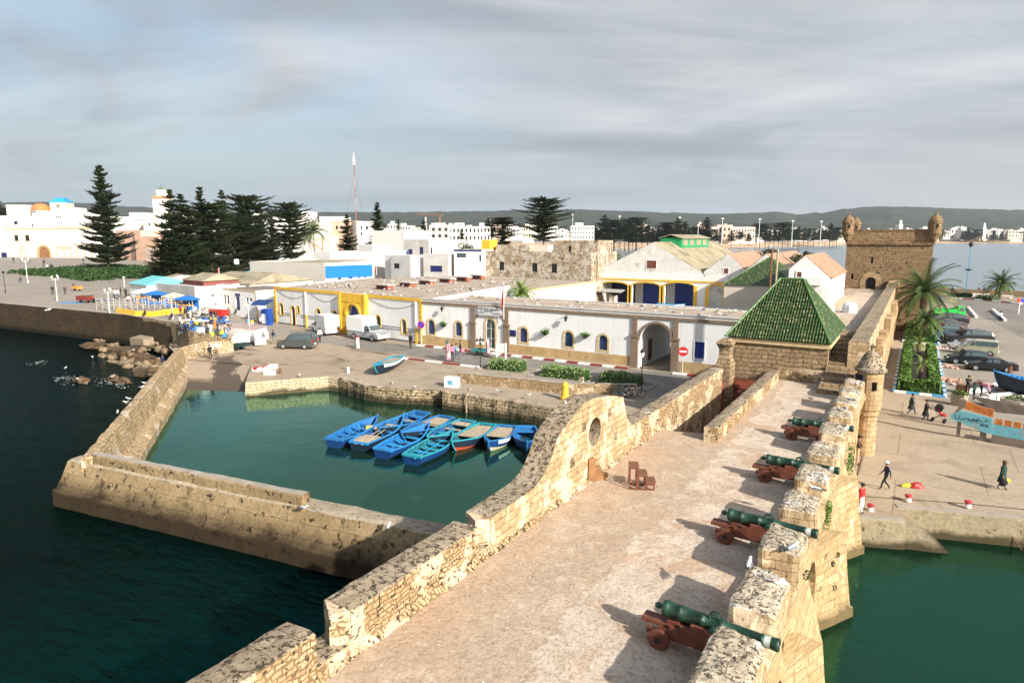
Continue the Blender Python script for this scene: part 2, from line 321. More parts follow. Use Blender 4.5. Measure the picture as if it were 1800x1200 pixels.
def watermat(name,col,sc,st,rough,dist=.2,aniso=1.,rx=0.,patch=None,metal=.9,tint=(1,1,1)):
 """water seen from above: a tinted mirror of the sky (its green comes back out of the depth) with ripples"""
 m,nt,p = newmat(name); v = ocoord(nt)
 mp = nd(nt,'ShaderNodeMapping',{'Vector': v,'Rotation': (0,0,rx),'Scale': (1.,aniso,1.)}).outputs[0]
 h = mth(nt,'ADD',nz(nt,mp,sc,5,.6,dist),mth(nt,'MULTIPLY',nz(nt,mp,sc*.27,3,.5,dist),1.6))
 c = col
 if patch: c = mix(nt,ramp(nt,nz(nt,v,patch[1],4,.55,.5),[(.38,0.),(.64,1.)]),col,patch[0])
 put(nt,p,col=c,rough=rough,spec=.5,metal=metal,nor=bmp(nt,h,st,.35)); p.inputs['IOR'].default_value = 1.33; p.inputs['Specular Tint'].default_value = c4(tint)
 return m
M['sea'] = watermat('open sea',(.006,.034,.030),.8,.5,.10,.3,2.4,R(55),((.009,.052,.042),.03),tint=(.16,.27,.27))
M['bay'] = watermat('bay water',(.42,.49,.50),.5,.1,.3,.3,2.)
M['basin'] = watermat('basin water',(.052,.145,.092),.8,.055,.03,.5,1.,0.,((.068,.18,.118),.05),tint=(.7,.9,.85))
M['dock'] = watermat('dock water',(.020,.078,.046),.7,.09,.05,.6,2.2,R(-30),((.030,.105,.062),.06),tint=(.6,.85,.8))
def limewash(name,col,dirt,amt):
 m,nt,p = newmat(name); v = ocoord(nt); mp = nd(nt,'ShaderNodeMapping',{'Vector': v,'Scale': (1.6,1.6,.12)}).outputs[0]
 dr = nz(nt,mp,1.5,6,.65,.2); big = nz(nt,v,.4,7,.65)
 c = mix(nt,ramp(nt,dr,[(.52,0.),(.72,amt)]),col,dirt); c = mix(nt,ramp(nt,big,[(.56,0.),(.7,amt)]),c,dirt)
 c = mix(nt,ramp(nt,nz(nt,v,1.7,8,.75,.6),[(.66,0.),(.69,amt*.8)]),c,tuple(x*.7 for x in dirt))
 put(nt,p,col=c,rough=.88,spec=.2,nor=bmp(nt,nz(nt,v,3.,6,.6),.15)); return m
M['white'] = limewash('white lime wash',(.70,.695,.68),(.47,.445,.40),.38)
M['whitefar'] = plain('town white render',(.58,.565,.53),.9,.06,.08,dirt=(.6,.56,.5),dsc=.05)
M['cream'] = plain('cream render',(.58,.51,.41),.9,.08,.15,dirt=(.58,.5,.4),dsc=.1)
M['pink'] = plain('pink ochre render',(.56,.36,.27),.9,.1,.15)
M['greyren'] = plain('grey cement render',(.40,.39,.375),.9,.1,.4,.1,dirt=(.34,.33,.31),dsc=.25,dth=.5)
M['oldwhite'] = plain('stained white gable render',(.60,.585,.55),.92,.1,.8,.3,dirt=(.36,.33,.29),dsc=.5,dth=.56)
M['ruin'] = masonry('ruined plaster wall',(.33,.25,.165),(.42,.33,.225),(.20,.145,.09),.5,.3,plaster=(.55,.50,.42),plth=.47,pit=(.06,.045,.03),pitth=.63,stain=(.16,.12,.08),stth=.55,warp=.2,pitsc=1.6)
M['yellow'] = plain('yellow ochre paint',(.66,.40,.035),.75,.12,1.2,.1,dirt=(.45,.26,.03),dsc=.9,dth=.6)
M['ochre'] = plain('tan dado stone',(.40,.275,.13),.85,.18,1.,.3,dirt=(.27,.18,.09),dsc=1.2)
M['trimtan'] = plain('dressed stone trim',(.50,.38,.215),.85,.15,2.,.2)
M['brick'] = masonry('small brown brick',(.23,.16,.11),(.31,.225,.155),(.16,.12,.09),.32,.12,warp=.02,msz=.02,pitth=.7,bump=.5)
M['redbrick'] = plain('red brick vent side',(.30,.085,.045),.85,.25,3.,.2)
M['blue'] = plain('cobalt paint',(.012,.045,.28),.5,.15,1.5,.05)
M['navy'] = plain('navy shutter paint',(.008,.015,.085),.5,.2,2.)
M['skyblue'] = plain('sky blue paint',(.02,.27,.52),.5,.1,2.)
M['corrblue'] = plain('blue corrugated sheet',(.01,.17,.62),.45,.08,2.)
M['roofc'] = plain('flat roof screed',(.36,.29,.225),.92,.14,.35,.25,dirt=(.24,.185,.14),dsc=.3,dth=.53)
M['coping'] = plain('grey coping',(.43,.41,.38),.9,.12,1.,.2,dirt=(.3,.28,.25),dsc=.8)
M['slab'] = plain('dark roof slab',(.17,.14,.115),.9,.2,2.,.2)
M['dark'] = plain('dark interior',(.012,.012,.014),.8,.1,2.)
M['glass'] = plain('dark window glass',(.055,.08,.085),.06,.1,2.,spec=.6)
def tilemat(name,a,b,chip,w=.24,h=.34):
 m,nt,p = newmat(name); v = ocoord(nt)
 n = nz(nt,v,2.2,5,.7); vo = nd(nt,'ShaderNodeTexVoronoi',{'Vector': v,'Scale': 3.4}).outputs[1]
 s_ = nd(nt,'ShaderNodeSeparateColor',{0: vo}).outputs[0]
 c = mix(nt,s_,a,b)
 c = mix(nt,ramp(nt,n,[(.40,.6),(.55,0.)]),c,tuple(x*.45 for x in a))
 vv = nd(nt,'ShaderNodeTexVoronoi',{'Vector': v,'Scale': 9.}).outputs[1]
 s2 = nd(nt,'ShaderNodeSeparateColor',{0: vv}).outputs[1]
 c = mix(nt,ramp(nt,s2,[(.93,0.),(.94,.7)]),c,chip)
 put(nt,p,col=c,rough=.45,spec=.5,nor=bmp(nt,n,.3,.02)); return m
M['greentile'] = tilemat('green glazed tile',(.018,.042,.009),(.045,.085,.02),(.34,.27,.15))
M['greenridge'] = plain('green verge tile',(.075,.15,.04),.5,.25,2.,.1)
M['terra'] = tilemat('old terracotta tile',(.34,.19,.11),(.46,.30,.19),(.15,.06,.035))
M['asbestos'] = plain('fibre cement roof',(.29,.25,.165),.9,.22,.5,.2,dirt=(.17,.14,.085),dsc=.3,dth=.5)
M['greenp'] = plain('green paint',(.02,.26,.10),.5,.15,2.)
M['redwood'] = plain('dark red wood',(.135,.042,.022),.65,.4,3.,.35,dirt=(.09,.025,.014),dsc=2.)
M['brownwood'] = plain('varnished brown wood',(.22,.11,.045),.5,.25,3.,.2)
M['oldwood'] = plain('weathered plank wood',(.36,.29,.20),.85,.25,4.,.3)
M['bronze'] = plain('green painted gun metal',(.010,.042,.024),.45,.4,5.,.25,metal=.2,dirt=(.42,.46,.40),dsc=2.6,dth=.635,spec=.6)
M['iron'] = plain('dark iron',(.035,.033,.032),.55,.25,6.,.15,metal=.5)
M['rust'] = plain('rusty iron',(.16,.07,.035),.8,.3,6.,.2)
M['galv'] = plain('pale metal pole',(.52,.52,.50),.5,.1,3.)
M['polewhite'] = plain('white painted metal',(.76,.76,.74),.5,.06,3.)
M['concrete'] = plain('bare concrete',(.29,.255,.205),.9,.15,1.5,.3,dirt=(.26,.23,.19),dsc=.9)
M['rock'] = plain('shore rock',(.20,.145,.085),.9,.4,.7,.8,dirt=(.06,.045,.03),dsc=.6,dth=.48,bsc=2.)
M['wetrock'] = plain('wet weed rock',(.10,.06,.025),.6,.4,1.2,.8,dirt=(.02,.014,.008),dsc=.9,dth=.5,bsc=2.)
M['foam'] = plain('sea foam',(.50,.53,.53),.7,.03,2.)
M['red'] = plain('red paint',(.42,.025,.02),.5,.12,2.)
M['kerbw'] = plain('white kerb paint',(.72,.71,.68),.8,.08,2.)
M['kerbr'] = plain('red brown kerb paint',(.22,.03,.025),.8,.15,2.)
M['kerbb'] = plain('blue kerb paint',(.05,.28,.52),.8,.15,2.)
M['signb'] = plain('blue sign face',(.02,.03,.42),.4,.03,2.)
def leafmat(name,a,b,c_=None):
 m,nt,p = newmat(name); v = ocoord(nt)
 g = nd(nt,'ShaderNodeNewGeometry').outputs['Random Per Island']
 c = mix(nt,g,a,b); c = mix(nt,ramp(nt,nz(nt,v,.5,3),[(.4,0.),(.65,.6)]),c,c_ or b)
 put(nt,p,col=c,rough=.6,spec=.3); p.inputs['Subsurface Weight'].default_value = 0.
 return m
M['pine'] = leafmat('pine needles',(.016,.03,.012),(.035,.055,.018),(.045,.062,.02))
M['hedge'] = leafmat('hedge leaves',(.04,.105,.014),(.105,.19,.03),(.07,.14,.02))
M['hedge2'] = leafmat('silvery hedge leaves',(.10,.17,.05),(.20,.28,.10),(.15,.21,.07))
M['palm'] = leafmat('palm fronds',(.035,.065,.015),(.09,.13,.035),(.06,.09,.02))
M['palmy'] = leafmat('bright palm fronds',(.09,.14,.03),(.2,.26,.06),(.13,.2,.04))
M['shrub'] = leafmat('park shrubs',(.012,.035,.008),(.035,.075,.014),(.025,.06,.012))
M['bark'] = plain('grey brown bark',(.16,.115,.075),.95,.3,3.,.5)
M['hill'] = None
# ================================================================== SETTING: water, ground, far shore, hills
def hillmat():
 m,nt,p = newmat('scrub hills'); v = ocoord(nt)
 n = nz(nt,v,.012,8,.7); n2 = nz(nt,v,.05,4,.7)
 c = ramp(nt,n,[(.35,(.030,.040,.034)),(.52,(.055,.064,.046)),(.62,(.09,.088,.066)),(.72,(.19,.17,.135))])
 c = mix(nt,ramp(nt,n2,[(.42,.7),(.55,0.)]),c,(.022,.03,.026))
 put(nt,p,col=c,rough=1.,spec=.05); return m
M['hill'] = hillmat()
mb = MB(); mb.sheet([(-13000,-200),(14000,-200),(14000,14000),(-13000,14000)],0.)
struct(mb.build('sea',M['sea']))
basin = [W(150,810,0),W(250,812,0),W(320,676,0),W(432,686,0),W(577,672,0),W(640,690,0),W(780,700,0),W(960,718,0),(-12,50),(-12,21.5),(-30,20.2)]
mb = MB(); mb.sheet([(-12,22),(-12,51),(-29,51),(-46,48),(-52,49),(-57,43),(-68,40.5),(-46,21.6),(-41,19.6),(-30,20.4)],.008)
struct(mb.build('basin_water',M['basin']))
mb = MB(); mb.sheet([(-4,-60),(80,-60),(80,47),(-4,43)],.008)
struct(mb.build('dock_water',M['dock']))
mb = MB(); mb.sheet([(-260,250),(-60,205),(120,190),(900,190),(5000,600),(5000,3200),(-100,2200),(-480,950)],.008)
struct(mb.build('bay_water',M['bay']))
# ground sheet (z 1.5)
quay_edge = [W(*q,1.5) for q in [(432,672),(577,661),(598,664),(640,677),(700,684),(775,686),(777,691),(900,708),(975,722)]]
gpoly = [(-11.6,49.0)]+[quay_edge[i] for i in range(len(quay_edge)-1,-1,-1)]+[W(442,640,1.5),W(318,630,1.5),W(296,600,1.5),W0(307,567,1.5),W0(207,552,1.5),W0(0,533,1.5)]
sea_edge = [gpoly[-1],gpoly[-2],gpoly[-3]]
gpoly += [(-420,52),(-2500,60),(-12500,900),(-12500,13500),(-300,13500),(-900,2400),(-480,930),(-190,330),(-60,215),(10,204),(110,196),(110,46)]
qr = [W(1800,913,1.5)+Vector((60,8,0)),W(1800,913,1.5),W(1578,892,1.5),W(1593,917,1.5),W(1508,911,1.5)]
gpoly += [(110,qr[0].y)]+qr+[(-2.6,37.2)]
mb = MB(); mb.sheet([(p[0],p[1]) for p in gpoly],1.5)
struct(mb.build('ground',M['quay']))
def strip(name,poly,z,mat): 
 m_ = MB(); m_.sheet([(p[0],p[1]) for p in poly],z); return struct(m_.build(name,mat))
strip('slipway_yard',[W0(q[0],q[1],1.5) for q in [(442,641),(320,631),(345,600),(420,590),(480,570),(520,588),(610,600),(745,624),(640,652),(577,659),(436,668)]],1.504,M['yard'])
strip('harbour_road',[W(q[0],q[1],1.5) for q in [(470,572),(600,594),(740,609),(1105,648),(1300,668),(1290,700),(1140,700),(1130,672),(1050,660),(850,645),(700,622),(540,600),(480,588)]],1.508,M['asphalt'])
strip('car_park',[(3.0,60.5),(3.2,120),(9,192),(100,192),(100,62)],1.504,M['lot'])
strip('port_road',[W(q[0],q[1],1.5) for q in [(1655,521),(1800,534),(1800,595),(1745,565),(1700,545),(1650,528)]],1.508,M['asphalt'])
edge = [(-700,469),(-350,501),(0,533),(207,552),(307,567),(335,584),(400,590),(470,594),(510,594)]
def ylow(x):
 for (a,b),(c_,d) in zip(edge,edge[1:]):
  if a <= x <= c_: return b+(d-b)*(x-a)/(c_-a)
 return edge[-1][1]
mb = MB(); rings = []; skirt = []
for i in range(122):
 x = -700+i*10; y1 = ylow(x); r_ = []
 for k in range(15):
  y = 441+(y1-441)*(k/14) ** 1.6; p = W0(x,y,gz(x,y)); p.z += .012; r_.append(p)
 rings.append(r_); skirt.append([r_[-1],Vector((r_[-1].x,r_[-1].y,-1.2))])
mb.loft(rings,closed=False); mb.loft(skirt,closed=False,mi=1)
struct(mb.build('esplanade',[M['square'],M['quaywall']],smooth=False))
# slipway into the basin
mb = MB(); a0,a1 = W(316,629,1.5),W(442,640,1.5); b0,b1 = W(310,712,-.6),W(436,712,-.6)
for i in range(8):
 t0,t1 = i/8,(i+1)/8
 mb.add([a0.lerp(b0,t0),a1.lerp(b1,t0),a1.lerp(b1,t1),a0.lerp(b0,t1)],[(0,1,2,3)])
struct(mb.build('slipway',M['yard']))
# far shore
def far(px,d,z): return CD(px,d,z)
shore = [(-60,900),(600,880),(900,890),(1000,930),(1130,985),(1270,1010),(1400,1180),(1480,1500),(1560,1750),(1650,1880),(1800,1960),(2100,2100),(2700,2200)]
bm_ = MB()
bm_.loft([[CD(px_,d,-.3),CD(px_,d+60,1.2),CD(px_,d+190,7.)] for px_,d in shore],closed=False)
struct(bm_.build('beach',M['sand']))
bm_ = MB(); bm_.loft([[CD(px_,d+188,7.),CD(px_,2600,9.)] for px_,d in [(-900,900)]+shore],closed=False)
struct(bm_.build('town_ground',M['dirt']))
ridge = [(-900,365),(-300,360),(0,356),(80,355),(150,357),(230,363),(330,370),(450,373),(560,373),(700,373),(860,371),(900,369),(1010,368),(1100,371),(1180,374),(1250,376),(1330,374),(1365,372),(1400,376.5),(1440,374),(1490,367),(1530,363),(1600,363.5),(1700,367),(1800,369),(1950,372),(2300,380)]
def ridge_y(x):
 for (a,b),(c_,d) in zip(ridge,ridge[1:]):
  if a <= x <= c_:
   t = (x-a)/(c_-a); t = t*t*(3-2*t); return b+(d-b)*t
 return 380
hb = MB(); rings = []
xs = [-900+i*6 for i in range(533)]
for x in xs:
 r_ = []
 zt = zat(CD(x,4600,0),ridge_y(x))
 for k in range(16):
  t = k/15
  d = 2500+2100*t if k < 13 else 4600+(t-12/15)*5200
  if k < 13: t = k/12; z = 6+(zt-6)*(t ** 1.15); d = 2500+2100*t
  else: z = zt*(1-(k-12)*.22)
  p = CD(x,d,z)
  n_ = noise.fractal(Vector((p.x*.0022,p.y*.0022,2.)),1.,2.1,5)
  amp = 26*(math.sin(math.pi*min(t,1)) if k < 12 else 0.)
  p.z += n_*amp+(noise.noise(Vector((x*.31,k,5)))*4.5+noise.noise(Vector((x*.05,k,9)))*4 if k >= 9 else 0)
  r_.append(p)
 rings.append(r_)
hb.loft(rings,closed=False)
struct(hb.build('hills',M['hill'],smooth=True))
# ================================================================== RAMPART
DZ = 5.7; XL = -11.2; XR = -3.27
ramp_ = thing('stone_rampart','long stone sea rampart with paved gun deck, battlements and buttresses above the dock','rampart',(-7,25,0))
mb = MB()
def deckz(x,y): return DZ+.03*noise.noise(Vector((x*.6,y*.6,1.)))+.015*noise.noise(Vector((x*2,y*2,4.)))
ny = 120; nx = 22; y0,y1 = -3.,50.
vs = []; fs = []
def xl_at(y): return XL if y < 33.6 else -8.2+(y-33.6)*.04
for j in range(ny+1):
 y = y0+(y1-y0)*j/ny
 for i in range(nx+1):
  xa = XL-.3 if y < 33.6 else -8.2
  x = xa+(XR+.3-xa)*i/nx
  vs.append((x,y,deckz(x,y)))
for j in range(ny):
 for i in range(nx): a = j*(nx+1)+i; fs.append((a,a+1,a+nx+2,a+nx+1))
mb.add(vs,fs)
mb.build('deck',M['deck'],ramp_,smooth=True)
mb = MB()
mb.prism([(-12.2,-6),(-3.05,-6),(-3.05,50.6),(-7.7,50.6),(-8.2,33.4),(-12.2,33.4)],-1.5,DZ-.12)
mb.build('core',M['stone'],ramp_)
# stepped ramp down to the gate
mb = MB(); n = 14
for i in range(n):
 ya = 33.4+i*.98; yb = ya+.98; z = DZ-.08-(i+1)*.27
 mb.box(-11.3,ya,-1,-8.0,yb if i < n-1 else 51,z)
mb.build('stepped_ramp',M['deck'],ramp_)
# parapet walls of the left side; loft along Y with rough edges
def rough_wall(segs,x0,x1,name,mats,zb,parent,amp=.035,step=.3,seed=0,cham=.05,nose=False):
 m_ = MB(); (ya,yb) = segs[0][0],segs[-1][0]
 def top(y):
  for (a,b),(c_,d) in zip(segs,segs[1:]):
   if a <= y <= c_: return b+(d-b)*(y-a)/max(c_-a,1e-6)
  return segs[-1][1]
 n_ = max(2,int((yb-ya)/step)); rings = []
 for i in range(n_+1):
  y = ya+(yb-ya)*i/n_; zt = top(y); nzv = max(2,int((zt-zb)/.35)); nzv = 5
  r_ = [Vector((x0,y,zb+(zt-cham-zb)*k/nzv)) for k in range(nzv+1)]
  r_ += [Vector((x0+(x1-x0)*k/4,y,zt-(.0 if 0 < k < 4 else .02))) for k in range(0,5)][0:5]
  r_[nzv+1].x += (x1-x0)*.05; r_[-1].x -= (x1-x0)*.05
  r_ += [Vector((x1,y,zb+(zt-cham-zb)*k/nzv)) for k in range(nzv,-1,-1)]
  rings.append(r_)
 m_.loft(rings)
 # top faces get the second material
 nn = len(rings[0])
 for fi,f in enumerate(m_.f):
  if len(f) == 4:
   zs = [m_.v[i] for i in f]; nrm = (zs[1]-zs[0]).cross(zs[2]-zs[0])
   if nrm.length > 0 and abs(nrm.normalized().z) > .5: m_.m[fi] = 1
 if nose: m_.prism([(x1-.02,ya+.1),(x1-.04,ya),(x1-.32,ya-.42),(x0+.05,ya),(x0+.05,ya+.1)],5.9,top(ya)-.02,0); m_.m[-3:] = [0]*3
 m_.jit(amp,1.7,seed)
 return m_.build(name,mats,parent)
mt = [M['rubble'],M['stonetop']]
rough_wall([(-4,6.93),(9.35,6.93)],-12.2,XL,'parapet',mt,-1,ramp_,seed=1)
rough_wall([(9.2,6.02),(10.6,6.02)],-12.15,XL-.06,'embrasure_sill',[M['stone'],M['stonetop']],-1,ramp_,seed=2)
rough_wall([(10.5,6.9),(16.0,6.9)],-12.2,XL,'parapet',mt,-1,ramp_,seed=3,nose=True)
rough_wall([(15.9,6.02),(16.9,6.02)],-12.15,XL-.06,'embrasure_sill',[M['stone'],M['stonetop']],-1,ramp_,seed=4)
rough_wall([(29.1,6.95),(46.0,6.8),(46.7,6.8)],-12.05,XL+.0,'parapet',mt,-1,ramp_,seed=5)
# arched walls with any openings: strips between lower and upper edges
def strips(m_,P,u0,u1,zb,ztop,ops,th,nrm,du=.25,mi=0,mtop=None,mrev=None):
 """P(u) plan point, nrm: outward unit normal; openings: (ua,ub,lo(u),hi(u))"""
 us = {u0,u1}
 k = max(1,int((u1-u0)/du))
 for i in range(k+1): us.add(u0+(u1-u0)*i/k)
 for o in ops:
  us.add(o[0]); us.add(o[1])
  for i in range(13): us.add(o[0]+(o[1]-o[0])*(1-math.cos(math.pi*i/12))/2)
 us = sorted(u for u in us if u0-1e-6 <= u <= u1+1e-6); us = [u for i,u in enumerate(us) if i == 0 or u-us[i-1] > 1e-4]
 N = Vector((nrm[0],nrm[1],0))*th
 def pt(u,z,b): q = P(u); return Vector((q[0],q[1],z))-(N if b else Vector((0,0,0)))
 def quad(a,b,c_,d,mi_): m_.add([a,b,c_,d],[(0,1,2,3)],mi_)
 e = 1e-5
 for a,b in zip(us,us[1:]):
  mid = (a+b)/2; cuts = sorted([o for o in ops if o[0] <= mid <= o[1]],key=lambda o: o[2](mid))
  za,zb_ = zb,zb
  for o in cuts+[None]:
   ha,hb_ = (o[2](a+e),o[2](b-e)) if o else (ztop(a),ztop(b))
   for bk in (0,1): quad(pt(a,za,bk),pt(b,zb_,bk),pt(b,hb_,bk),pt(a,ha,bk),mi)
   quad(pt(a,ha,0),pt(b,hb_,0),pt(b,hb_,1),pt(a,ha,1),(mi if mrev is None else mrev) if o else (mi if mtop is None else mtop))
   if o:
    za,zb_ = o[3](a+e),o[3](b-e)
    quad(pt(a,za,0),pt(b,zb_,0),pt(b,zb_,1),pt(a,za,1),mi if mrev is None else mrev)
 for o in ops:
  for u in (o[0],o[1]):
   uu = u+(e if u == o[0] else -e); lo,hi = o[2](uu),o[3](uu)
   if hi-lo > .01: quad(pt(u,lo,0),pt(u,hi,0),pt(u,hi,1),pt(u,lo,1),mi)
 for u in (u0,u1): quad(pt(u,zb,0),pt(u,ztop(u),0),pt(u,ztop(u),1),pt(u,zb,1),mi)
 return m_
def rect_op(a,b,lo,hi): return (a,b,lambda u: lo,lambda u: hi)
def arch_op(a,b,lo,hi,rise=None):
 r_ = rise if rise is not None else (b-a)/2; c_ = (a+b)/2; h = (b-a)/2
 return (a,b,lambda u: lo,lambda u: hi-r_+r_*math.sqrt(max(0,1-((u-c_)/h) ** 2)))
prof = [(16.75,6.92),(18.4,6.95),(19.6,7.0),(20.3,7.22),(20.9,7.7),(21.4,8.4),(21.8,8.62),(22.85,8.97),(23.9,9.3),(24.75,9.27),(26.6,8.98),(28.05,8.6),(28.3,7.9),(28.65,7.35),(29.2,6.95)]
def ptop(u):
 for (a,b),(c_,d) in zip(prof,prof[1:]):
  if a <= u <= c_: return b+(d-b)*(u-a)/(c_-a)
 return prof[-1][1]
cxh,czh,rh = 24.85,7.75,.62
hole = (cxh-rh,cxh+rh,lambda u: czh-math.sqrt(max(0,rh*rh-(u-cxh) ** 2)),lambda u: czh+math.sqrt(max(0,rh*rh-(u-cxh) ** 2)))
ops = [hole]
for (hx,hy) in [(1027,750),(1072,724),(1083,765),(1006,813)]:
 q = WX(hx,hy,XL); ops.append(rect_op(q.y-.2,q.y+.2,q.z-.2,q.z+.2))
mb = MB(); strips(mb,lambda u: (XL,u),16.75,29.2,-1.,ptop,ops,1.0,(1,0),.2,0,1,1)  # hole reveals take the darker cap stone colour to stand in for shade
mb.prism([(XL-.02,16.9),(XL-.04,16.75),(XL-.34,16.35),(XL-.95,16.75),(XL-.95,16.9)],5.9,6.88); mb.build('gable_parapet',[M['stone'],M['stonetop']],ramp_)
# wall foot of plaster that closes the angle between deck and parapet
mb = MB(); rings = []
for i in range(140):
 y = 8.5+i*.18; wd = .16+.12*noise.noise(Vector((0,y*.8,0)))
 rings.append([(XL-.05,y,DZ-.05),(XL-.05,y,DZ+.22),(XL+wd,y,DZ+.02),(XL+wd+.05,y,DZ-.05)])
mb.loft(rings); mb.build('wall_foot',M['rubble'],ramp_)
# side wall of the descending ramp
m_ = rough_wall([(32.5,6.5),(49.6,6.5)],-8.55,-7.85,'ramp_wall',mt,0,ramp_,seed=6)
# merlons: first stands at y = 12.2..14.65, then each about 3.37 m
ym = [(8.6,11.1),(12.15,14.6),(15.55,17.9),(19.1,21.15),(22.5,24.5),(25.7,27.8),(29.15,31.2),(32.7,34.75),(36.1,38.1),(39.2,41.1),(42.2,44.0),(45.1,46.7)]
for k,(a,b) in enumerate(ym):
 m_ = MB(); rings = []; nx_ = 6
 for i in range(9):
  x = -3.3+1.12*i/8; t = i/8; zt = 7.0-.16*max(0,t-.45); f = .10*t
  ya,yb = a+.0+f*1.5,b-f*1.5
  if i in (0,8): ya += .05; yb -= .05; zt -= .05
  r_ = [Vector((x,ya,5.5+(zt-.05-5.5)*q/4)) for q in range(5)]+[Vector((x,ya+.06+(yb-ya-.12)*q/8,zt)) for q in range(9)]+[Vector((x,yb,5.5+(zt-.05-5.5)*q/4)) for q in range(4,-1,-1)]
  rings.append(r_)
 m_.loft(rings)
 for fi,f in enumerate(m_.f):
  if len(f) == 4:
   q = [m_.v[i] for i in f]; nn = (q[1]-q[0]).cross(q[2]-q[0])
   if nn.length > 0 and abs(nn.normalized().z) > .6: m_.m[fi] = 1
 m_.jit(.06,1.9,k*3.3); m_.build('merlon',[M['stone'],M['merlontop']],ramp_)
for (a,b),(c_,d) in zip(ym,ym[1:]):
 mb = MB(); mb.loft([[Vector((x,y,z)) for x,z in ((-3.22,5.5),(-3.22,6.12),(-2.9,6.16),(-2.5,6.1),(-2.2,6.02),(-2.2,5.5))] for y in [b-.1+(c_-b+.2)*i/5 for i in range(6)]]); mb.jit(.03,2.2); mb.build('embrasure_floor',M['stone'],ramp_)
mb = MB(); rings = []                       # eroded ledge running outside
for i in range(260):
 y = -4+i*.21
 rings.append([Vector((x,y,z)) for x,z in ((-2.7,5.35),(-2.7,6.02),(-2.45,6.03),(-2.28,5.95),(-2.17,5.75),(-2.15,5.5),(-2.25,5.3))])
mb.loft(rings); mb.jit(.045,1.3,8); mb.build('ledge',M['ledge'],ramp_)
# outer wall with arches
ops = [arch_op(22.5,27.1,-2,4.0),arch_op(17.2,19.4,-2,3.3),arch_op(32.6,34.2,-2,3.2)]
mb = MB(); strips(mb,lambda u: (-2.4,u),-5,50.3,-1.5,lambda u: 5.45,ops,.9,(1,0),1.2)
mb.build('outer_wall',M['buttress'],ramp_)
# triangular cutwater buttresses with steep caps
for yv,z in ((21.9,2.9),(29.4,3.7),(36.0,3.9),(14.4,2.9)):
 m_ = MB(); rings = []
 for zz_,xv in ((-1.5,-1.0),(.42,-1.1),(.5,-1.22),(z*.55,-1.42),(z,-1.62)):
  e = .12 if zz_ < .45 else 0.
  n_ = Vector((-2.45,yv-2.35-e,zz_)); v_ = Vector((xv,yv,zz_)); f_ = Vector((-2.45,yv+1.0+e,zz_))
  rings.append([n_,n_.lerp(v_,.33),n_.lerp(v_,.66),v_,v_.lerp(f_,.5),f_])
 m_.loft(rings); b = rings[-1]; A = Vector((-2.3,yv-3.6,5.2)); B = Vector((-2.3,yv+.5,5.1))
 m_.add(b+[A,B],[(0,1,6),(1,2,6),(2,3,6),(3,7,6),(3,4,7),(4,5,7)]); m_.jit(.05,1.1,yv); m_.build('buttress',M['buttress'],ramp_)
# end wall of the deck and steps beside the turret
mb = MB(); mb.box(-8.1,50.3,5.4,-5.0,50.9,6.55); mb.jit(.03,2.); mb.build('end_wall',M['rubble'],ramp_)
mb = MB(); n = 12
for i in range(n):
 ya = 46.9+i*.95; z = DZ+.05+(i+1)*.22
 mb.box(-5.0+i*.02,ya,5.3,-3.0,ya+.95 if i < n-1 else ya+3,z)
mb.jit(.02,2.); mb.build('steps',M['brownstone'],ramp_)
# ================================================================== MOLE, QUAY WALLS, ROCKS
mole = thing('stone_breakwater','low stone and concrete mole closing the boat basin from the sea, with worn parapet','breakwater',(-40,22,0))
def loft_along(m_,pts,section,step=.5,mi=0,topmi=None):
 """section: (offset to the right of travel, z)"""
 pts = [Vector((p[0],p[1],0)) for p in pts]; rings = []
 ds = [0.]
 for a,b in zip(pts,pts[1:]): ds.append(ds[-1]+(b-a).length)
 nrm = []
 for i in range(len(pts)):
  d = (pts[min(i+1,len(pts)-1)]-pts[i]).normalized() if i < len(pts)-1 else (pts[i]-pts[i-1]).normalized()
  e = (pts[i]-pts[i-1]).normalized() if i > 0 else d
  t = (d+e).normalized(); k = max(.5,t.dot(d)); nrm.append(Vector((t.y,-t.x,0))/k)
 for i in range(len(pts)-1):
  n_ = max(1,int((ds[i+1]-ds[i])/step))
  for j in range(n_+(1 if i == len(pts)-2 else 0)):
   t = j/n_; p = pts[i].lerp(pts[i+1],t); q = nrm[i].lerp(nrm[i+1],t)
   rings.append([Vector((p.x+q.x*o,p.y+q.y*o,z)) for o,z in section])
 f0 = len(m_.f); m_.loft(rings,mi=mi)
 if topmi is not None:
  for fi in range(f0,len(m_.f)):
   f = m_.f[fi]
   if len(f) == 4:
    q = [m_.v[i] for i in f]; nn = (q[1]-q[0]).cross(q[2]-q[0])
    if nn.length > 0 and abs(nn.normalized().z) > .75: m_.m[fi] = topmi
 return m_
fa,fb = Vector((-43.2,17.3,0)),Vector((-12.1,22.1,0))
mb = MB(); loft_along(mb,[fa,fb],[(.35,-1.5),(.3,.8),(.28,.95),(.0,1.02),(-.35,1.7),(-.75,2.45),(-.95,2.55),(-1.5,2.55),(-1.95,2.5),(-2.,1.),(-2.,-1.5)],.6,topmi=None)
for fi,f in enumerate(mb.f):
 if len(f) == 4 and min(mb.v[i].z for i in f) > 2.4: mb.m[fi] = 1
mb.jit(.07,.9,3); mb.build('front_wall',[M['breakwater'],M['moletop']],mole)
mb = MB(); loft_along(mb,[Vector((-41.5,18.75,0)),Vector((-25.6,21.15,0))],[(0.25,2.3),(.2,3.0),(.12,3.08),(-.35,3.08),(-.42,3.0),(-.45,2.3)],.5,topmi=1)
mb.jit(.04,1.3,5); mb.build('front_parapet',[M['breakwater'],M['concrete']],mole)
ms = [Vector((-41.7,18.1,0)),Vector((-47.,22.3,0)),W(310,612,3),W(352,600,3),W(410,597,3)]
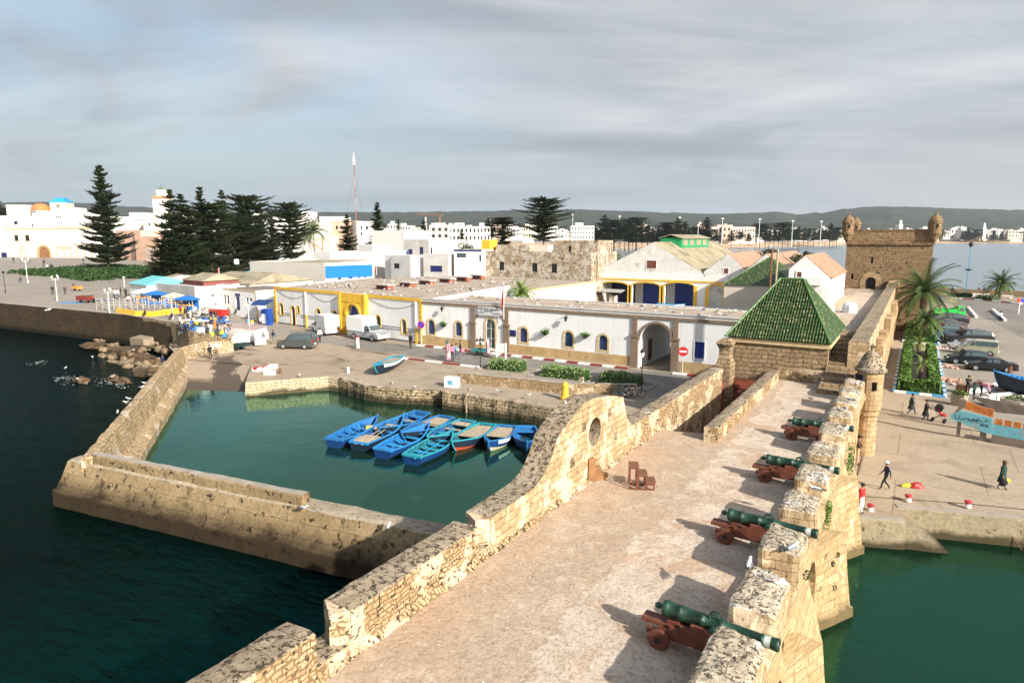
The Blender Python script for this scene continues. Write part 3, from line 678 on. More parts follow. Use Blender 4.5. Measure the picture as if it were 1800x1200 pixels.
mb = MB(); loft_along(mb,ms,[(-.15,-1.5),(-.1,1.),(0,2.9),(.06,3.0),(.55,3.0),(.62,2.9),(.8,2.2),(1.0,1.15),(1.25,1.05),(1.75,.8),(1.85,.6),(1.9,-1.5)],.6,topmi=0)
mb.jit(.10,.8,7); mb.build('side_wall',[M['moleinner']],mole)
mb = MB()
for i in range(60):
 t = rnd.random(); p = Vector((-45.2,22.6,0)).lerp(Vector((-64.6,37.6,0)),t); d = rnd.uniform(-.2,.55)
 p += Vector((-.62,-.78,0))*d
 mb.obox((p.x,p.y,.7+d*.3),rnd.uniform(.3,.7),rnd.uniform(.25,.5),rnd.uniform(.12,.32),R(38)+rnd.uniform(-.2,.2),0,rnd.uniform(-.15,.15))
mb.jit(.06,2.); o = mb.build('berm_rubble',[M['moleinner']],mole); o['kind'] = 'stuff'
# quay walls
def qwall(name,label,pts,z0,z1,th=.45,mats=None,amp=.09,step=.45,group=None,over=.02):
 t = thing(name,label,'quay wall',(pts[0][0],pts[0][1],0),group=group)
 m_ = MB(); loft_along(m_,pts,[(.12,z0),(.1,(z0+z1)/2),(.04,z1-.1),(0,z1+over),(-th*.5,z1+over+.01),(-th,z1+over),(-th,z0)],step,topmi=1)
 m_.jit(amp,1.1,pts[0][0]); m_.build('wall_face',mats or [M['quaywall'],M['quay']],t); return t
qwall('quay_wall','pale stone pier block with flat top at the inner end of the slipway',[W(441,645,1.5),quay_edge[0],quay_edge[1],quay_edge[2]],-1,1.5,.6,[masonry('pale pier stone',(.48,.38,.24),(.58,.47,.32),(.2,.15,.09),.5,.3,pit=(.05,.04,.03),pitth=.66,msz=.03,warp=.1,wet=((.05,.04,.02),.8)),M['quay']],.05)
qwall('quay_wall','broken dark stone quay edge behind the blue boats',[quay_edge[2],quay_edge[3],quay_edge[4],quay_edge[5]],-1,1.45,.6,None,.2,.3)
qwall('quay_wall','tall rubble quay wall with hanging rope, next to the rampart gable',[quay_edge[6],quay_edge[7],quay_edge[8],Vector((-11.6,49.0,0))],-1,1.7,.6,None,.14,.35)
# patch of paving on the raised part of the quay
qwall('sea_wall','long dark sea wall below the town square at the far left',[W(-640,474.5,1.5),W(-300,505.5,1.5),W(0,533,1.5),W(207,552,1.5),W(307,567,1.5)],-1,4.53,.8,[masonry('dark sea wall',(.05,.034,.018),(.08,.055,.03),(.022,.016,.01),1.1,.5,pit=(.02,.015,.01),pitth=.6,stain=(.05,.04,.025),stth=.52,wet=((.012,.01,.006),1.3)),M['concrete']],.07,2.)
# right dock
rk = [qr[3],qr[4]]
qwall('dock_wall','bare concrete landing wall at the dock corner beside the buttresses',[Vector((-2.6,37.2,0)),qr[4],qr[3]],-1,1.5,.5,[M['dockc'],M['concrete']],.03)
qwall('dock_wall','long concrete dock wall with mooring ring under the bollards',[qr[2],qr[1],qr[0],Vector((110,qr[0].y,0))],-1,1.5,.5,[M['dockc'],M['concrete']],.03,1.)
st = thing('dock_stairs','concrete stairs going down into the green dock water','stairs',(qr[3].x,qr[3].y,0))
mb = MB(); d = (qr[1]-qr[2]).normalized(); nrm_ = Vector((d.y,-d.x,0))
a = qr[3]; L_ = (W(1668,972,0)-a).length
for i in range(9):
 x0 = a+d*(L_*i/9); x1 = a+d*(L_*(i+1)/9); z = 1.5-(i+1)*.2
 back0 = qr[2]+d*((x0-qr[2]).dot(d)); back1 = qr[2]+d*((x1-qr[2]).dot(d))
 mb.prism([x0,x1,back1,back0],-1.,z)
mb.jit(.015,2.); mb.build('flight',M['dockc'],st)
strip('quay_upper_slab',[W(1503,872,1.5),W(1700,886,1.5),W(1800,896,1.5),(45,46.5),(45,60),(-2.0,56),(-2.0,41)],1.56,M['quay'])
# rocks
def rock(m_,c,sx,sy,sz,seed,mi=0,n=10):
 b = MB(); b.ball((0,0,0),1,n,0)
 for v in b.v:
  k = 1+.55*noise.noise(v*1.4+Vector((seed,seed*2.3,0)))+.2*noise.noise(v*3.5+Vector((seed,0,0)))
  v.x *= sx*k; v.y *= sy*k; v.z *= sz*k; v += Vector(c)
 m_.add(b.v,b.f,mi)
pile = MB()
for i in range(420):
 if i < 140: x,y = rnd.uniform(165,290),0; y = 612+(x-165)*.34+rnd.uniform(-22,12); z0 = .2
 elif i < 290: x = rnd.uniform(235,345); y = 590+rnd.uniform(-12,26); z0 = .8
 else: x = rnd.uniform(255,400); y = 594-(x-255)*.03+rnd.uniform(-12,14); z0 = 1.3
 p = W(x,y,z0); s_ = rnd.uniform(.2,.7) if i < 200 else rnd.uniform(.15,.4)
 rock(pile,(p.x,p.y,z0-.2),s_*1.2,s_*.9,s_*.75,i*1.37)
o = pile.build('shore_rubble',[M['rock']],smooth=False); o['kind'] = 'stuff'; tag(o,'heap of brown shore rocks and rubble below the fish sellers','rocks')
for (x,y,sx,sy,sz,lb) in [(170,612,2.6,1.6,.8,'long low weedy rock at the tip of the shore heap'),(215,622,3.2,1.8,1.0,'broad brown weedy rock in front of the shore heap'),(250,636,2.6,1.4,.8,'rounded wet rock where the heap meets the mole'),(262,658,2.6,1.3,.7,'dark wet boulder lying against the mole wall'),(143,671,1.1,.7,.5,'small dark rock breaking the sea with a gull and foam'),(200,667,.8,.6,.45,'tiny wave washed rock left of the mole'),(218,672,1.,.6,.4,'small dark rock nearest the mole in the surf')]:
 m_ = MB(); p = W(x,y,0); rock(m_,(0,0,0),sx,sy,sz,x*.37,n=14); m_.jit(.08,1.5,x)
 tag(m_.build('sea_rock',M['wetrock'],loc=(p.x,p.y,.1)),lb,'rock')
for (x,y,w_,d_,h_,rz,lb) in [(303,597,4.4,1.6,1.6,.3,'large tilted concrete block on the shore rubble'),(252,611,3.4,1.5,1.5,.1,'grey concrete block half buried in the rocks'),(338,588,1.6,1.2,1.3,.4,'small pale block beside the fish sellers')]:
 p = W(x,y,.6); m_ = MB(); m_.obox((0,0,0),w_,d_,h_,0,0,.08); m_.jit(.16,1.1)
 tag(m_.build('concrete_block',M['dockc'],loc=p),lb,'concrete block'); bpy.data.objects[-1] if 0 else None
foam = MB()
for (x,y,w_) in [(112,665,5.),(128,672,5),(182,668,5),(190,675,4.5),(215,678,4),(62,640,3.5),(73,636,3),(118,664,4)]:
 p = W(x,y,0)
 for k in range(18):
  a = rnd.uniform(0,6.28); r_ = rnd.random() ** .7*w_*.5; q = p+Vector((math.cos(a)*r_*1.,math.sin(a)*r_*.55,0))
  s_ = rnd.uniform(.05,.17)
  poly = [(q.x+s_*math.cos(t)*rnd.uniform(.6,1.8),q.y+s_*.5*math.sin(t)*rnd.uniform(.6,1.4)) for t in [k_*.785 for k_ in range(8)]]
  foam.sheet(poly,.03+rnd.uniform(0,.02))
o = foam.build('sea_foam',M['foam']); o['kind'] = 'stuff'; tag(o,'white foam where small waves break on rocks','foam')
# ================================================================== BUILDINGS OF THE PORT
class Face:
 def __init__(s,p0,p1):
  s.p0 = Vector((p0[0],p0[1],0)); s.p1 = Vector((p1[0],p1[1],0)); s.L = (s.p1-s.p0).length
  s.d = (s.p1-s.p0).normalized(); s.n = Vector((s.d.y,-s.d.x,0)); s.base = 1.5
 def P(s,u): return s.p0+s.d*u
 def uz(s,x,y):
  r = Vector(ray(x,y)); o = Vector((0,0,CH)); t = (s.p0-o).dot(s.n)/r.dot(s.n); q = o+r*t
  return (q-s.p0).dot(s.d),q.z
 def pt(s,u,z,o=0.): q = s.p0+s.d*u+s.n*o; return Vector((q.x,q.y,z))
 def bx(s,m_,u0,u1,z0,z1,o0,o1,mi=0):
  vs = [s.pt(u,z,o) for z in (z0,z1) for o in (o0,o1) for u in (u0,u1)]
  return m_.add(vs,[(0,2,3,1),(4,5,7,6),(0,1,5,4),(2,6,7,3),(0,4,6,2),(1,3,7,5)],mi)
 def wall(s,name,mats,par,z0,ztop,ops=(),th=.4,o=0.,u0=0.,u1=None,du=3.):
  m_ = MB(); zt = ztop if callable(ztop) else (lambda u: ztop)
  strips(m_,lambda u: s.p0+s.d*u+s.n*o,u0,s.L if u1 is None else u1,z0,zt,ops,th,(s.n.x,s.n.y),du); return m_.build(name,mats,par)
 def px(s,x0,y0,x1,y1):             # pixel box -> u0,u1,z0,z1
  xm,ym_ = (x0+x1)/2,(y0+y1)/2
  return s.uz(x0,ym_)[0],s.uz(x1,ym_)[0],s.uz(xm,y1)[1],s.uz(xm,y0)[1]
 def window(s,par,box,pane,trim=None,tw=.22,arch=True,back=.2,name='window',proud=.05,sill=False,bars=None,rise=None):
  u0,u1,z0,z1 = box; m_ = MB(); r_ = rise if rise is not None else (u1-u0)/2
  zt = (lambda u: arch_op(u0,u1,z0,z1,r_)[3](min(max(u,u0),u1))) if arch else (lambda u: z1)
  strips(m_,lambda u: s.p0+s.d*u-s.n*back,u0,u1,z0,zt,[],.06,(s.n.x,s.n.y),(u1-u0)/(10 if arch else 1))
  w_ = m_.build(name,pane,par)
  if trim:
   m_ = MB(); uc = (u0+u1)/2; h = (u1-u0)/2+tw
   if arch: zo = lambda u: z1-r_+(r_+tw)*math.sqrt(max(0,1-((u-uc)/h) ** 2))
   else: zo = lambda u: z1+tw
   zb_ = z0-(tw if sill else 0)
   op = arch_op(u0,u1,z0 if sill else z0-.01,z1,r_) if arch else rect_op(u0,u1,z0 if sill else z0-.01,z1)
   strips(m_,lambda u: s.p0+s.d*u+s.n*proud,u0-tw,u1+tw,zb_,zo,[op],.12+proud,(s.n.x,s.n.y),.12 if arch else 9)
   m_.build('frame',trim,w_)
  if bars:
   m_ = MB()
   for k in range(1,bars[0]): u = u0+(u1-u0)*k/bars[0]; s.bx(m_,u-.02,u+.02,z0,z1-(.15 if arch else 0),-back+.005,-back+.05)
   for k in range(1,bars[1]): z = z0+(z1-z0)*k/bars[1]; s.bx(m_,u0,u1,z-.02,z+.02,-back+.005,-back+.048)
   m_.build('glazing_bars',bars[2],w_)
  return w_
def side_quad(m_,poly,z0,z1,mi=0): return m_.prism(poly,z0,z1,mi)
# ---- long white harbour office (front wing)
FB = Face((-57.0,68.6),(-15.0,68.6))
off = thing('harbour_office','long single storey white harbour office with brown cornice, arched blue windows and archway','building',(-36,75,1.5))
ZT = 7.75
wins = [(752,562.5,764,587),(800,566,812,590),(913,576,927,601),(992,583,1007,609),(1052,589,1068,615)]
wb = [FB.px(*w_) for w_ in wins]; door = FB.px(854,561,870,612); gate = FB.px(1124,569,1182,655); door = (door[0],door[1],2.0,door[3]); gate = (gate[0],gate[1],1.5,gate[3])
bdoor = FB.px(1221,601,1238,630)
ops = [arch_op(*b) for b in wb]+[arch_op(*door),arch_op(*gate,rise=2.0),rect_op(*bdoor)]
FB.wall('wall',[M['white']],off,1.4,ZT,ops,.4,du=6)
for b in wb: FB.window(off,b,M['glass'],M['trimtan'],.26,sill=True,bars=(3,5,M['blue']))
FB.window(off,door,M['glass'],M['trimtan'],.3,name='entrance_door',bars=(2,3,M['polewhite']),sill=False)
d_ = FB.window(off,bdoor,M['blue'],M['kerbw'],.1,arch=False,name='blue_door',sill=True,bars=(2,3,M['navy']))
# cornice, band, pilasters
zc = FB.uz(900,541)[1]
mb = MB(); FB.bx(mb,0,FB.L,zc-.2,zc+.12,0.003,.14); mb.jit(.02,1.2); mb.build('cornice',M['brick'],off)
mb = MB(); FB.bx(mb,-.1,FB.L,ZT-.02,ZT+.1,-.55,.1); mb.build('coping',M['coping'],off)
cuts = sorted([(door[0]-.35,door[1]+.35),(gate[0]-.9,gate[1]+.9)])
mb = MB(); u = 0
for a,b in cuts+[(FB.L,FB.L)]:
 FB.bx(mb,u,a,1.5,2.75,.004,.06); u = b
mb.build('dado',M['ochre'],off)
for x in (832,891,1116,1188):
 u = FB.uz(x,590)[0]; mb = MB(); FB.bx(mb,u-.42,u+.42,1.5,5.0,.008,.2); FB.bx(mb,u-.5,u+.5,5.0,5.25,.008,.28); FB.bx(mb,u-.27,u+.27,5.25,zc-.2,.006,.16)
 mb.build('pilaster',M['brick'],off)
def arch_band(Fc,par,u0,u1,zs,rise,wd,mat,o=.12,name='arch_band'):
 m_ = MB(); rg = []
 for i in range(25):
  a = math.pi*i/24; uc = (u0+u1)/2; h = (u1-u0)/2
  q = lambda k: (uc-(h+k)*math.cos(a),zs+(rise+k)*math.sin(a))
  i0,i1 = q(0),q(wd); rg.append([Fc.pt(i0[0],i0[1],.005),Fc.pt(i1[0],i1[1],.005),Fc.pt(i1[0],i1[1],o),Fc.pt(i0[0],i0[1],o)])
 m_.loft(rg); return m_.build(name,mat,par)
arch_band(FB,off,gate[0],gate[1],gate[3]-2.0,2.0,.26,M['brick'],name='gateway_arch')
ua,ub = FB.uz(836,560)[0],FB.uz(887,562)[0]
m_ = MB(); rg = []
for i in range(21):
 t = i/20; uc = (ua+ub)/2; h = (ub-ua)/2; a = math.pi*t
 u = uc-h*math.cos(a); z = 5.3+1.25*math.sin(a); n_ = Vector((-math.cos(a),math.sin(a)))
 rg.append([FB.pt(u,z,.005),FB.pt(u+n_.x*.25,z+n_.y*.25,.005),FB.pt(u+n_.x*.25,z+n_.y*.25,.1),FB.pt(u,z,.1)])
m_.loft(rg); m_.build('entrance_arch',M['brick'],off)
# gateway passage and roof of the wing
gy = 79.5
def side_y(u): return FB.P(u)
mb = MB(); roof_poly = [(-57,69.0),(gate[0]-57-.5,69.0),(-15,69.0),(-15,gy),(-57,gy)]
mb.prism([(-57,68.98),(-15,68.98),(-15,gy),(-57,gy)],7.0,7.28); mb.build('flat_roof',M['roofc'],off)
mb = MB(); g0,g1 = -57+gate[0],-57+gate[1]
mb.box(g0-.5,69.0,1.5,g0-.05,gy,7.0); mb.box(g1+.05,69.0,1.5,g1+.5,gy,7.0); mb.build('passage_wall',M['white'],off)
mb = MB(); mb.box(-57,gy-.4,1.5,g0-.5,gy,7.5); mb.box(g1+.5,gy-.4,1.5,-15,gy,7.5); mb.box(-57.0,69,1.5,-56.6,gy-.4,7.5); mb.box(-15.4,69,1.5,-15,gy-.4,7.5)
mb.build('rear_wall',M['cream'],off)
mb = MB(); mb.box(-50,gy-.42,7.5,-22,gy+.05,7.62); mb.jit(.05,.8); mb.build('rear_coping',M['coping'],off)
for x in (g0-.04,):
 for yy in (71.5,):
  mb = MB(); mb.box(x,yy,1.9,x+.06,yy+1.2,4.4); mb.build('side_door',M['redwood'],off)
# courtyard behind the arch
cw = thing('courtyard_wall','white courtyard wall seen through the archway','wall',(-22,92,1.5))
mb = MB(); mb.box(-40,92,1.5,-12,92.4,6.3); mb.build('wall',M['white'],cw)
mb = MB(); mb.box(-31.5,91.94,1.5,-30.3,91.995,4.3); mb.build('door',M['redwood'],cw)
def text(body,face,u,z,size,mat,par,o=.03,name='lettering',align='CENTER',ext=.004):
 cu = bpy.data.curves.new(name,'FONT'); cu.body = body; cu.size = size; cu.align_x = align; cu.align_y = 'CENTER'; cu.extrude = ext; cu.materials.append(mat)
 ob = bpy.data.objects.new(name,cu); COL.objects.link(ob)
 dg = bpy.context.evaluated_depsgraph_get(); me = bpy.data.meshes.new_from_object(ob.evaluated_get(dg)); bpy.data.objects.remove(ob)
 m4 = Matrix((Vector((face.d.x,0,face.n.x)),Vector((face.d.y,0,face.n.y)),Vector((0,1,0)))).to_4x4()
 me.transform(Matrix.Translation(face.pt(u,z,o)) @ m4)
 me.materials.clear(); me.materials.append(mat)
 o_ = bpy.data.objects.new(name,me); COL.objects.link(o_); o_.parent = par; o_.location = -Vector(par.location) if not par.parent else -(Vector(par.location)+Vector(par.parent.location)); return o_
# sign board over the entrance
sb = FB.px(842,540,880.5,553)
sg = thing('name_board','grey board with blue lettering fixed above the office entrance arch','sign',FB.pt((sb[0]+sb[1])/2,sb[2],.3))
mb = MB(); FB.bx(mb,sb[0],sb[1],sb[2]-.1,sb[3]+.05,.2,.3); mb.build('board',M['galv'],sg)
zm = (sb[2]+sb[3])/2; L = sb[1]-sb[0]
text('ANP',FB,sb[0]+L*.50,zm+.08,.75,M['navy'],sg,.31)
text('AGENCE',FB,sb[0]+L*.165,zm+.3,.3,M['navy'],sg,.31)
text('DES',FB,sb[0]+L*.165,zm+.02,.22,M['navy'],sg,.31)
text('PORTS',FB,sb[0]+L*.165,zm-.26,.3,M['navy'],sg,.31)
text('\u0627\u0644\u0648\u0643\u0627\u0644\u0629',FB,sb[0]+L*.84,zm+.24,.34,M['navy'],sg,.31)
text('\u0627\u0644\u0645\u0648\u0627\u0646\u0626',FB,sb[0]+L*.84,zm-.24,.34,M['navy'],sg,.31)
bp = FB.px(896,580,907,591)
mb = MB(); FB.bx(mb,bp[0],bp[1],bp[2],bp[3],.0,.06); o = mb.build('notice_board',M['navy']); tag(o,'small blue notice board beside the entrance right pilaster','notice board')
leaf_q = None
for (x,y,lb) in [(782,569,'hanging basket of greenery between the two left office windows'),(960.5,583,'hanging plant basket on the white wall between middle windows'),(1031,588,'hanging plant basket nearest the archway')]:
 u,z = FB.uz(x,y); t = thing('hanging_basket',lb,'plant basket',FB.pt(u,z,.3)); m_ = MB(); c = FB.pt(u,z,.32)
 m_.lathe((c.x,c.y,c.z-.45),[(.05,0),(.3,.15),(.42,.4)],8); m_.build('basket',M['iron'],t)
 m_ = MB()
 for i in range(160):
  q = c+Vector((rnd.gauss(0,.26),rnd.gauss(0,.2),abs(rnd.gauss(0,.2))-.12)); v = Vector((rnd.uniform(-1,1),rnd.uniform(-1,1),rnd.uniform(-1,1))).normalized()*.13; w_ = v.cross(Vector((0,0,1))).normalized()*.08
  m_.add([q-v,q+w_,q+v,q-w_],[(0,1,2,3)])
 m_.build('leaves',M['hedge'],t,recalc=False)
for (x,y,lb) in [(781,543,'black wall lantern near the left end of the white office'),(998,560,'black wall lantern above the middle arched window')]:
 u,z = FB.uz(x,y); c = FB.pt(u,z,.55); t = thing('wall_lantern',lb,'lantern',c)
 m_ = MB(); m_.lathe((c.x,c.y,c.z-.3),[(.02,0),(.12,.05),(.2,.45),(.22,.5),(.05,.7),(.01,.8)],6); m_.build('lantern_head',M['iron'],t)
 m_ = MB(); m_.tube([FB.pt(u,z+.1,0),FB.pt(u,z+.55,.3),FB.pt(u,z+.5,.55)],.03,5); m_.build('bracket',M['iron'],t)
# ---- yellow trimmed hall
FY = Face((-93.2,73.0),(-57.0,68.6))
yl = thing('fish_hall','long white hall with yellow trim, yellow portal and flat roof','building',(-75,80,1.5))
zty = 7.75
ywin = [(492,533,498,553),(556,543,563.5,561),(585,547,591.5,559),(661,555,669,579),(706,562,714,586),(522.5,538.5,526.5,550)]
yb = [FY.px(*w_) for w_ in ywin]; yd = FY.px(512,538,519,572); yd = (yd[0],yd[1],1.5,yd[3]); pt_ = FY.px(614,536,636,585); pt_ = (pt_[0],pt_[1],1.5,pt_[3])
po = FY.px(601,519,648,585)
ops = [arch_op(*b) for b in yb]+[arch_op(*yd),arch_op(*pt_)]
FY.wall('wall',[M['white']],yl,1.4,zty,ops,.4,du=6)
for b in yb: FY.window(yl,b,M['glass'],M['yellow'],.16,sill=True,bars=(2,3,M['navy']))
FY.window(yl,yd,M['navy'],M['yellow'],.14,name='side_door')
mb = MB(); FY.bx(mb,0,po[0],zty-.38,zty+.06,.0,.12); FY.bx(mb,po[1],FY.L,zty-.38,zty+.06,.0,.12); mb.build('yellow_cornice',M['yellow'],yl)
op = arch_op(*pt_); m_ = MB(); strips(m_,lambda u: FY.pt(u,0,.5),po[0],po[1],1.5,lambda u: po[3]+.3,[arch_op(pt_[0],pt_[1],1.5,pt_[3])],.5,(FY.n.x,FY.n.y),3); m_.build('portal',M['yellow'],yl)
w_ = FY.window(yl,pt_,M['blue'],None,name='portal_door',back=.3)
arch_band(FY,yl,pt_[0]-.1,pt_[1]+.1,pt_[3]-(pt_[1]-pt_[0])/2,(pt_[1]-pt_[0])/2+.1,.4,M['yellow'],.6,'portal_arch')
mb = MB(); FY.bx(mb,po[0]+.4,po[1]-.4,pt_[3]+.5,pt_[3]+.62,.5,.58); FY.bx(mb,po[0],po[0]+.5,1.5,po[3]+.2,.5,.62); FY.bx(mb,po[1]-.5,po[1],1.5,po[3]+.2,.5,.62); mb.build('portal_pilasters',M['yellow'],yl)
mb = MB()
occ = sorted([(b[0]-.2,b[1]+.2) for b in yb+[yd]]+[(po[0],po[1])])
for zz_ in (3.05,3.38):
 u = 0
 for a,b in occ+[(FY.L,FY.L)]:
  if a > u: FY.bx(mb,u,a,zz_-.06,zz_+.06,.002,.012)
  u = max(u,b)
FY.bx(mb,0,po[0],1.55,1.72,.002,.012); FY.bx(mb,po[1],FY.L,1.55,1.72,.002,.012)
mb.build('painted_stripes',M['navy'],yl)
for x in (539.5,732):
 u = FY.uz(x,560)[0]; mb = MB(); FY.bx(mb,u-.12,u+.12,3.6,zty-.4,.01,.2); mb.build('drain_pipe',M['kerbw'],yl)
 mb = MB(); FY.bx(mb,u-.13,u+.13,1.5,3.6,.01,.22); mb.build('drain_foot',M['yellow'],yl)
for u in (0.25,FY.L-.25):
 mb = MB()
 for k in range(15): FY.bx(mb,u-(.3 if k % 2 else .2),u+(.3 if k % 2 else .2),1.5+k*.395,1.5+(k+1)*.395,.0,.13)
 mb.build('quoin',M['yellow'],yl)
bk = [(-57,69.0),(-60.8,92),(-84,121),(-112,103),(-97,82),(-93.2,73.4)]
mb = MB(); mb.prism([(-57.2,69.),(-59.5,84),(-62,99),(-100,103),(-97,82),(-93.1,73.4)],6.9,7.45); mb.build('flat_roof',M['roofc'],yl)
mb = MB(); mb.prism([(-57.05,69.02),(-57.0,68.99),(-59.2,84),(-61.8,99),(-62.1,99),(-59.55,84)],1.5,7.6); mb.build('right_wall',M['white'],yl)
mb = MB(); mb.prism([(-93.2,73.0),(-92.8,73.0),(-96.6,82),(-99.6,103),(-100,103),(-97,82)],1.5,7.6); mb.build('left_wall',M['white'],yl)
# brick roof vents with flat slabs
for k,(x,y) in enumerate([(676,509),(716,504),(750,500),(785,496.5),(815,493.5),(840,490)]):
 c = W(x,y,7.45)
 if k == 0:
  v0 = thing('roof_vent','low red brick roof vent with flat concrete slab on the hall roof','roof vent',c,R(-10),'roof vents on the hall roof',absolute=False)
  m_ = MB(); m_.box(-1.6,-.55,0,1.6,.55,.75); m_.build('brick_box',M['redbrick'],v0)
  m_ = MB(); m_.box(-1.9,-.8,.75,1.9,.8,.92); m_.build('slab',M['coping'],v0)
  for xx in (-.85,-.1,.65):
   m_ = MB(); m_.box(xx-.3,-.57,.12,xx+.3,-.54,.62); m_.build('opening',M['dark'],v0)
 else: dup(v0,c,R(-10),.95)
# rear flat roof building with pale lit side wall
rr = thing('rear_store','low flat roofed store with pale right wall and yellow edge behind the hall','building',(-66,110,1.5))
A0 = W(928,522,6.4); A1 = W(1048,497,7.2)
mb = MB(); poly = [(A0.x,A0.y),(A1.x,A1.y),(A1.x-30,A1.y+6),(-95,122),(-96,104),(-63,99.5)]
mb.prism(poly,1.5,7.2); mb.build('body',M['white'],rr)
mb = MB(); mb.prism([(p[0]*.999-.05,p[1]+.1) for p in poly],7.2,7.32); mb.build('flat_roof',M['roofc'],rr)
e = (Vector((A1.x,A1.y,0))-Vector((A0.x,A0.y,0))).normalized(); q = Vector((e.y,-e.x,0))
mb = MB(); mb.prism([Vector((A0.x,A0.y,0))+q*.05,Vector((A1.x,A1.y,0))+q*.05,Vector((A1.x,A1.y,0))-q*.5,Vector((A0.x,A0.y,0))-q*.5],7.32,7.6); mb.build('yellow_edge',M['trimtan'],rr)
# gate pier, gate and wall end near the green roofed gatehouse
pr = thing('wall_pier','weathered stone pier with a curled top between parapet and gatehouse','pier',(-11.9,50.2,1.5))
mb = MB(); rings = []
for z,w_,sh in ((1.5,.75,0),(6.4,.72,0),(6.7,.62,0),(7.2,.5,.05),(7.7,.56,.12),(8.1,.72,.1),(8.3,.6,0.05),(8.45,.3,0)): rings.append([(-11.85+a*w_*.8,50.15+b*w_+sh,z) for a,b in ((-1,-1),(0,-1.05),(1,-1),(1.05,0),(1,1),(0,1.05),(-1,1),(-1.05,0))])
mb.loft(rings); mb.jit(.08,1.5,2); mb.build('shaft',M['brownstone'],pr)
gt = thing('wooden_gate','open dark red wooden gate at the foot of the stepped ramp','gate',(-11,49,1.8))
for (x,y,L_,rz) in [(-11.75,48.1,2.8,R(90)),(-10.35,50.75,1.9,.05)]:
 m_ = MB(); m_.obox((x,y,1.85),L_,.1,3.5,rz); lf = m_.build('gate_leaf',M['redwood'],gt)
 m_ = MB(); nv = Vector((math.sin(rz),-math.cos(rz),0)) if rz > 1 else Vector((0,-1,0))
 for k in range(4):
  m_.obox((x+nv.x*.08,y+nv.y*.08,2.0+k*.85),L_*.86,.08,.6,rz)
 m_.build('raised_panels',plain('lighter red wood',(.24,.06,.035),.5,.3,3.,.2),lf)
# ---- gatehouse with green pyramid roof
gh = thing('gatehouse','stone gatehouse under a large steep green tiled roof','building',(-8.3,55,1.5))
GX0,GX1,GY0,GY1 = -12.1,-4.75,51.0,61.5
mb = MB(); mb.box(GX0+.15,GY0+.12,1.0,GX1-.15,GY1-.1,8.45); mb.build('wall',M['brownstone'],gh)
ze = 8.45; zr = 12.35; yr = 56.3; r0 = WY(1372,491,yr); r1 = WY(1412,493,yr)
zr = r0.z
C = [Vector((GX0,GY0-.15,ze)),Vector((GX1,GY0-.15,ze)),Vector((GX1,GY1+.15,ze)),Vector((GX0,GY1+.15,ze))]; A,B = Vector((r0.x,yr,zr)),Vector((r1.x,yr,zr))
def tiled(m_,q00,q10,q11,q01,n,amp=.045,rows=9):   # barrel tiles: columns run up the slope
 nrm_ = (q10-q00).cross(q01-q00).normalized()
 if nrm_.z < 0: nrm_ = -nrm_
 wdt = (q10-q00).length; vs = []; cols = n*4
 for r_ in range(rows+1):
  for st_ in (0,1):
   v = r_/rows
   for c_ in range(cols+1):
    u = c_/cols; x = (u-.5)*wdt
    p0 = q00.lerp(q10,u); lo,hi = v,v
    # edge lines
    a = q00.lerp(q01,v); b = q10.lerp(q11,v)
    L0 = (a-q00).dot((q10-q00).normalized()); L1 = (b-q00).dot((q10-q00).normalized())
    s_ = min(max(u*wdt,L0),L1); base = a.lerp(b,(s_-L0)/max(L1-L0,1e-4))
    vs.append(base+nrm_*(amp*(.5+.5*math.cos(2*math.pi*u*n))+(.035 if st_ else 0.)))
 fs = []; k = cols+1
 for r_ in range(rows*2+1):
  for c_ in range(cols): a = r_*k+c_; fs.append((a,a+1,a+k+1,a+k))
 m_.add(vs,fs)
mb = MB(); tiled(mb,C[0],C[1],B,A,36,.11,16); tiled(mb,C[1],C[2],B,B+Vector((0,.01,0)),26,.08,8); tiled(mb,C[2],C[3],A,B,30,.05,6); tiled(mb,C[3],C[0],A,A+Vector((0,.01,0)),26,.05,8)
rf = mb.build('roof',M['greentile'],gh,recalc=False)
for a,b in ((C[0],A),(C[1],B),(A,B),(C[2],B),(C[3],A)):
 m_ = MB(); m_.tube([a+Vector((0,0,.06)),b+Vector((0,0,.08))],.10,6); m_.build('ridge_tiles',M['greenridge'],rf)
mb = MB(); mb.box(GX0+.1,GY0-.05,8.1,GX1-.05,GY0+.12,8.42); mb.box(GX1-.15,GY0+.1,8.1,GX1+.02,GY1-.2,8.42); mb.jit(.02,1.5); mb.build('eaves_band',M['trimtan'],gh)
mb = MB(); mb.box(GX0-.25,GY0-.4,7.6,GX0+.3,GY0+.15,8.0); mb.build('gutter_spout',M['iron'],gh)
# ---- second green pyramid roof further back
g2 = thing('green_roof_house','smaller house with green pyramid roof behind the gatehouse','building',(-30,100,1.5))
Y2 = 92.; e0 = WY(1270,500,Y2); e1 = WY(1395,505,Y2)
xm2 = (e0.x+e1.x)/2; ap = WY(1353,452,Y2+7); ap = Vector((ap.x,Y2+7,ap.z))
C2 = [Vector((e0.x,Y2,e0.z)),Vector((e1.x,Y2,e0.z)),Vector((e1.x+.3,Y2+14,e0.z)),Vector((e0.x,Y2+14,e0.z))]
mb = MB(); tiled(mb,C2[0],C2[1],ap+Vector((.1,0,0)),ap,44,.05,12); tiled(mb,C2[1],C2[2],ap+Vector((0,.1,0)),ap,20,.04,5); tiled(mb,C2[2],C2[3],ap-Vector((.1,0,0)),ap,10,.04,3); tiled(mb,C2[3],C2[0],ap,ap+Vector((0,.1,0)),20,.04,5)
rf = mb.build('roof',M['greentile'],g2,recalc=False)
for a in C2: m_ = MB(); m_.tube([a,ap],.10,5); m_.build('ridge_tiles',M['greenridge'],rf)
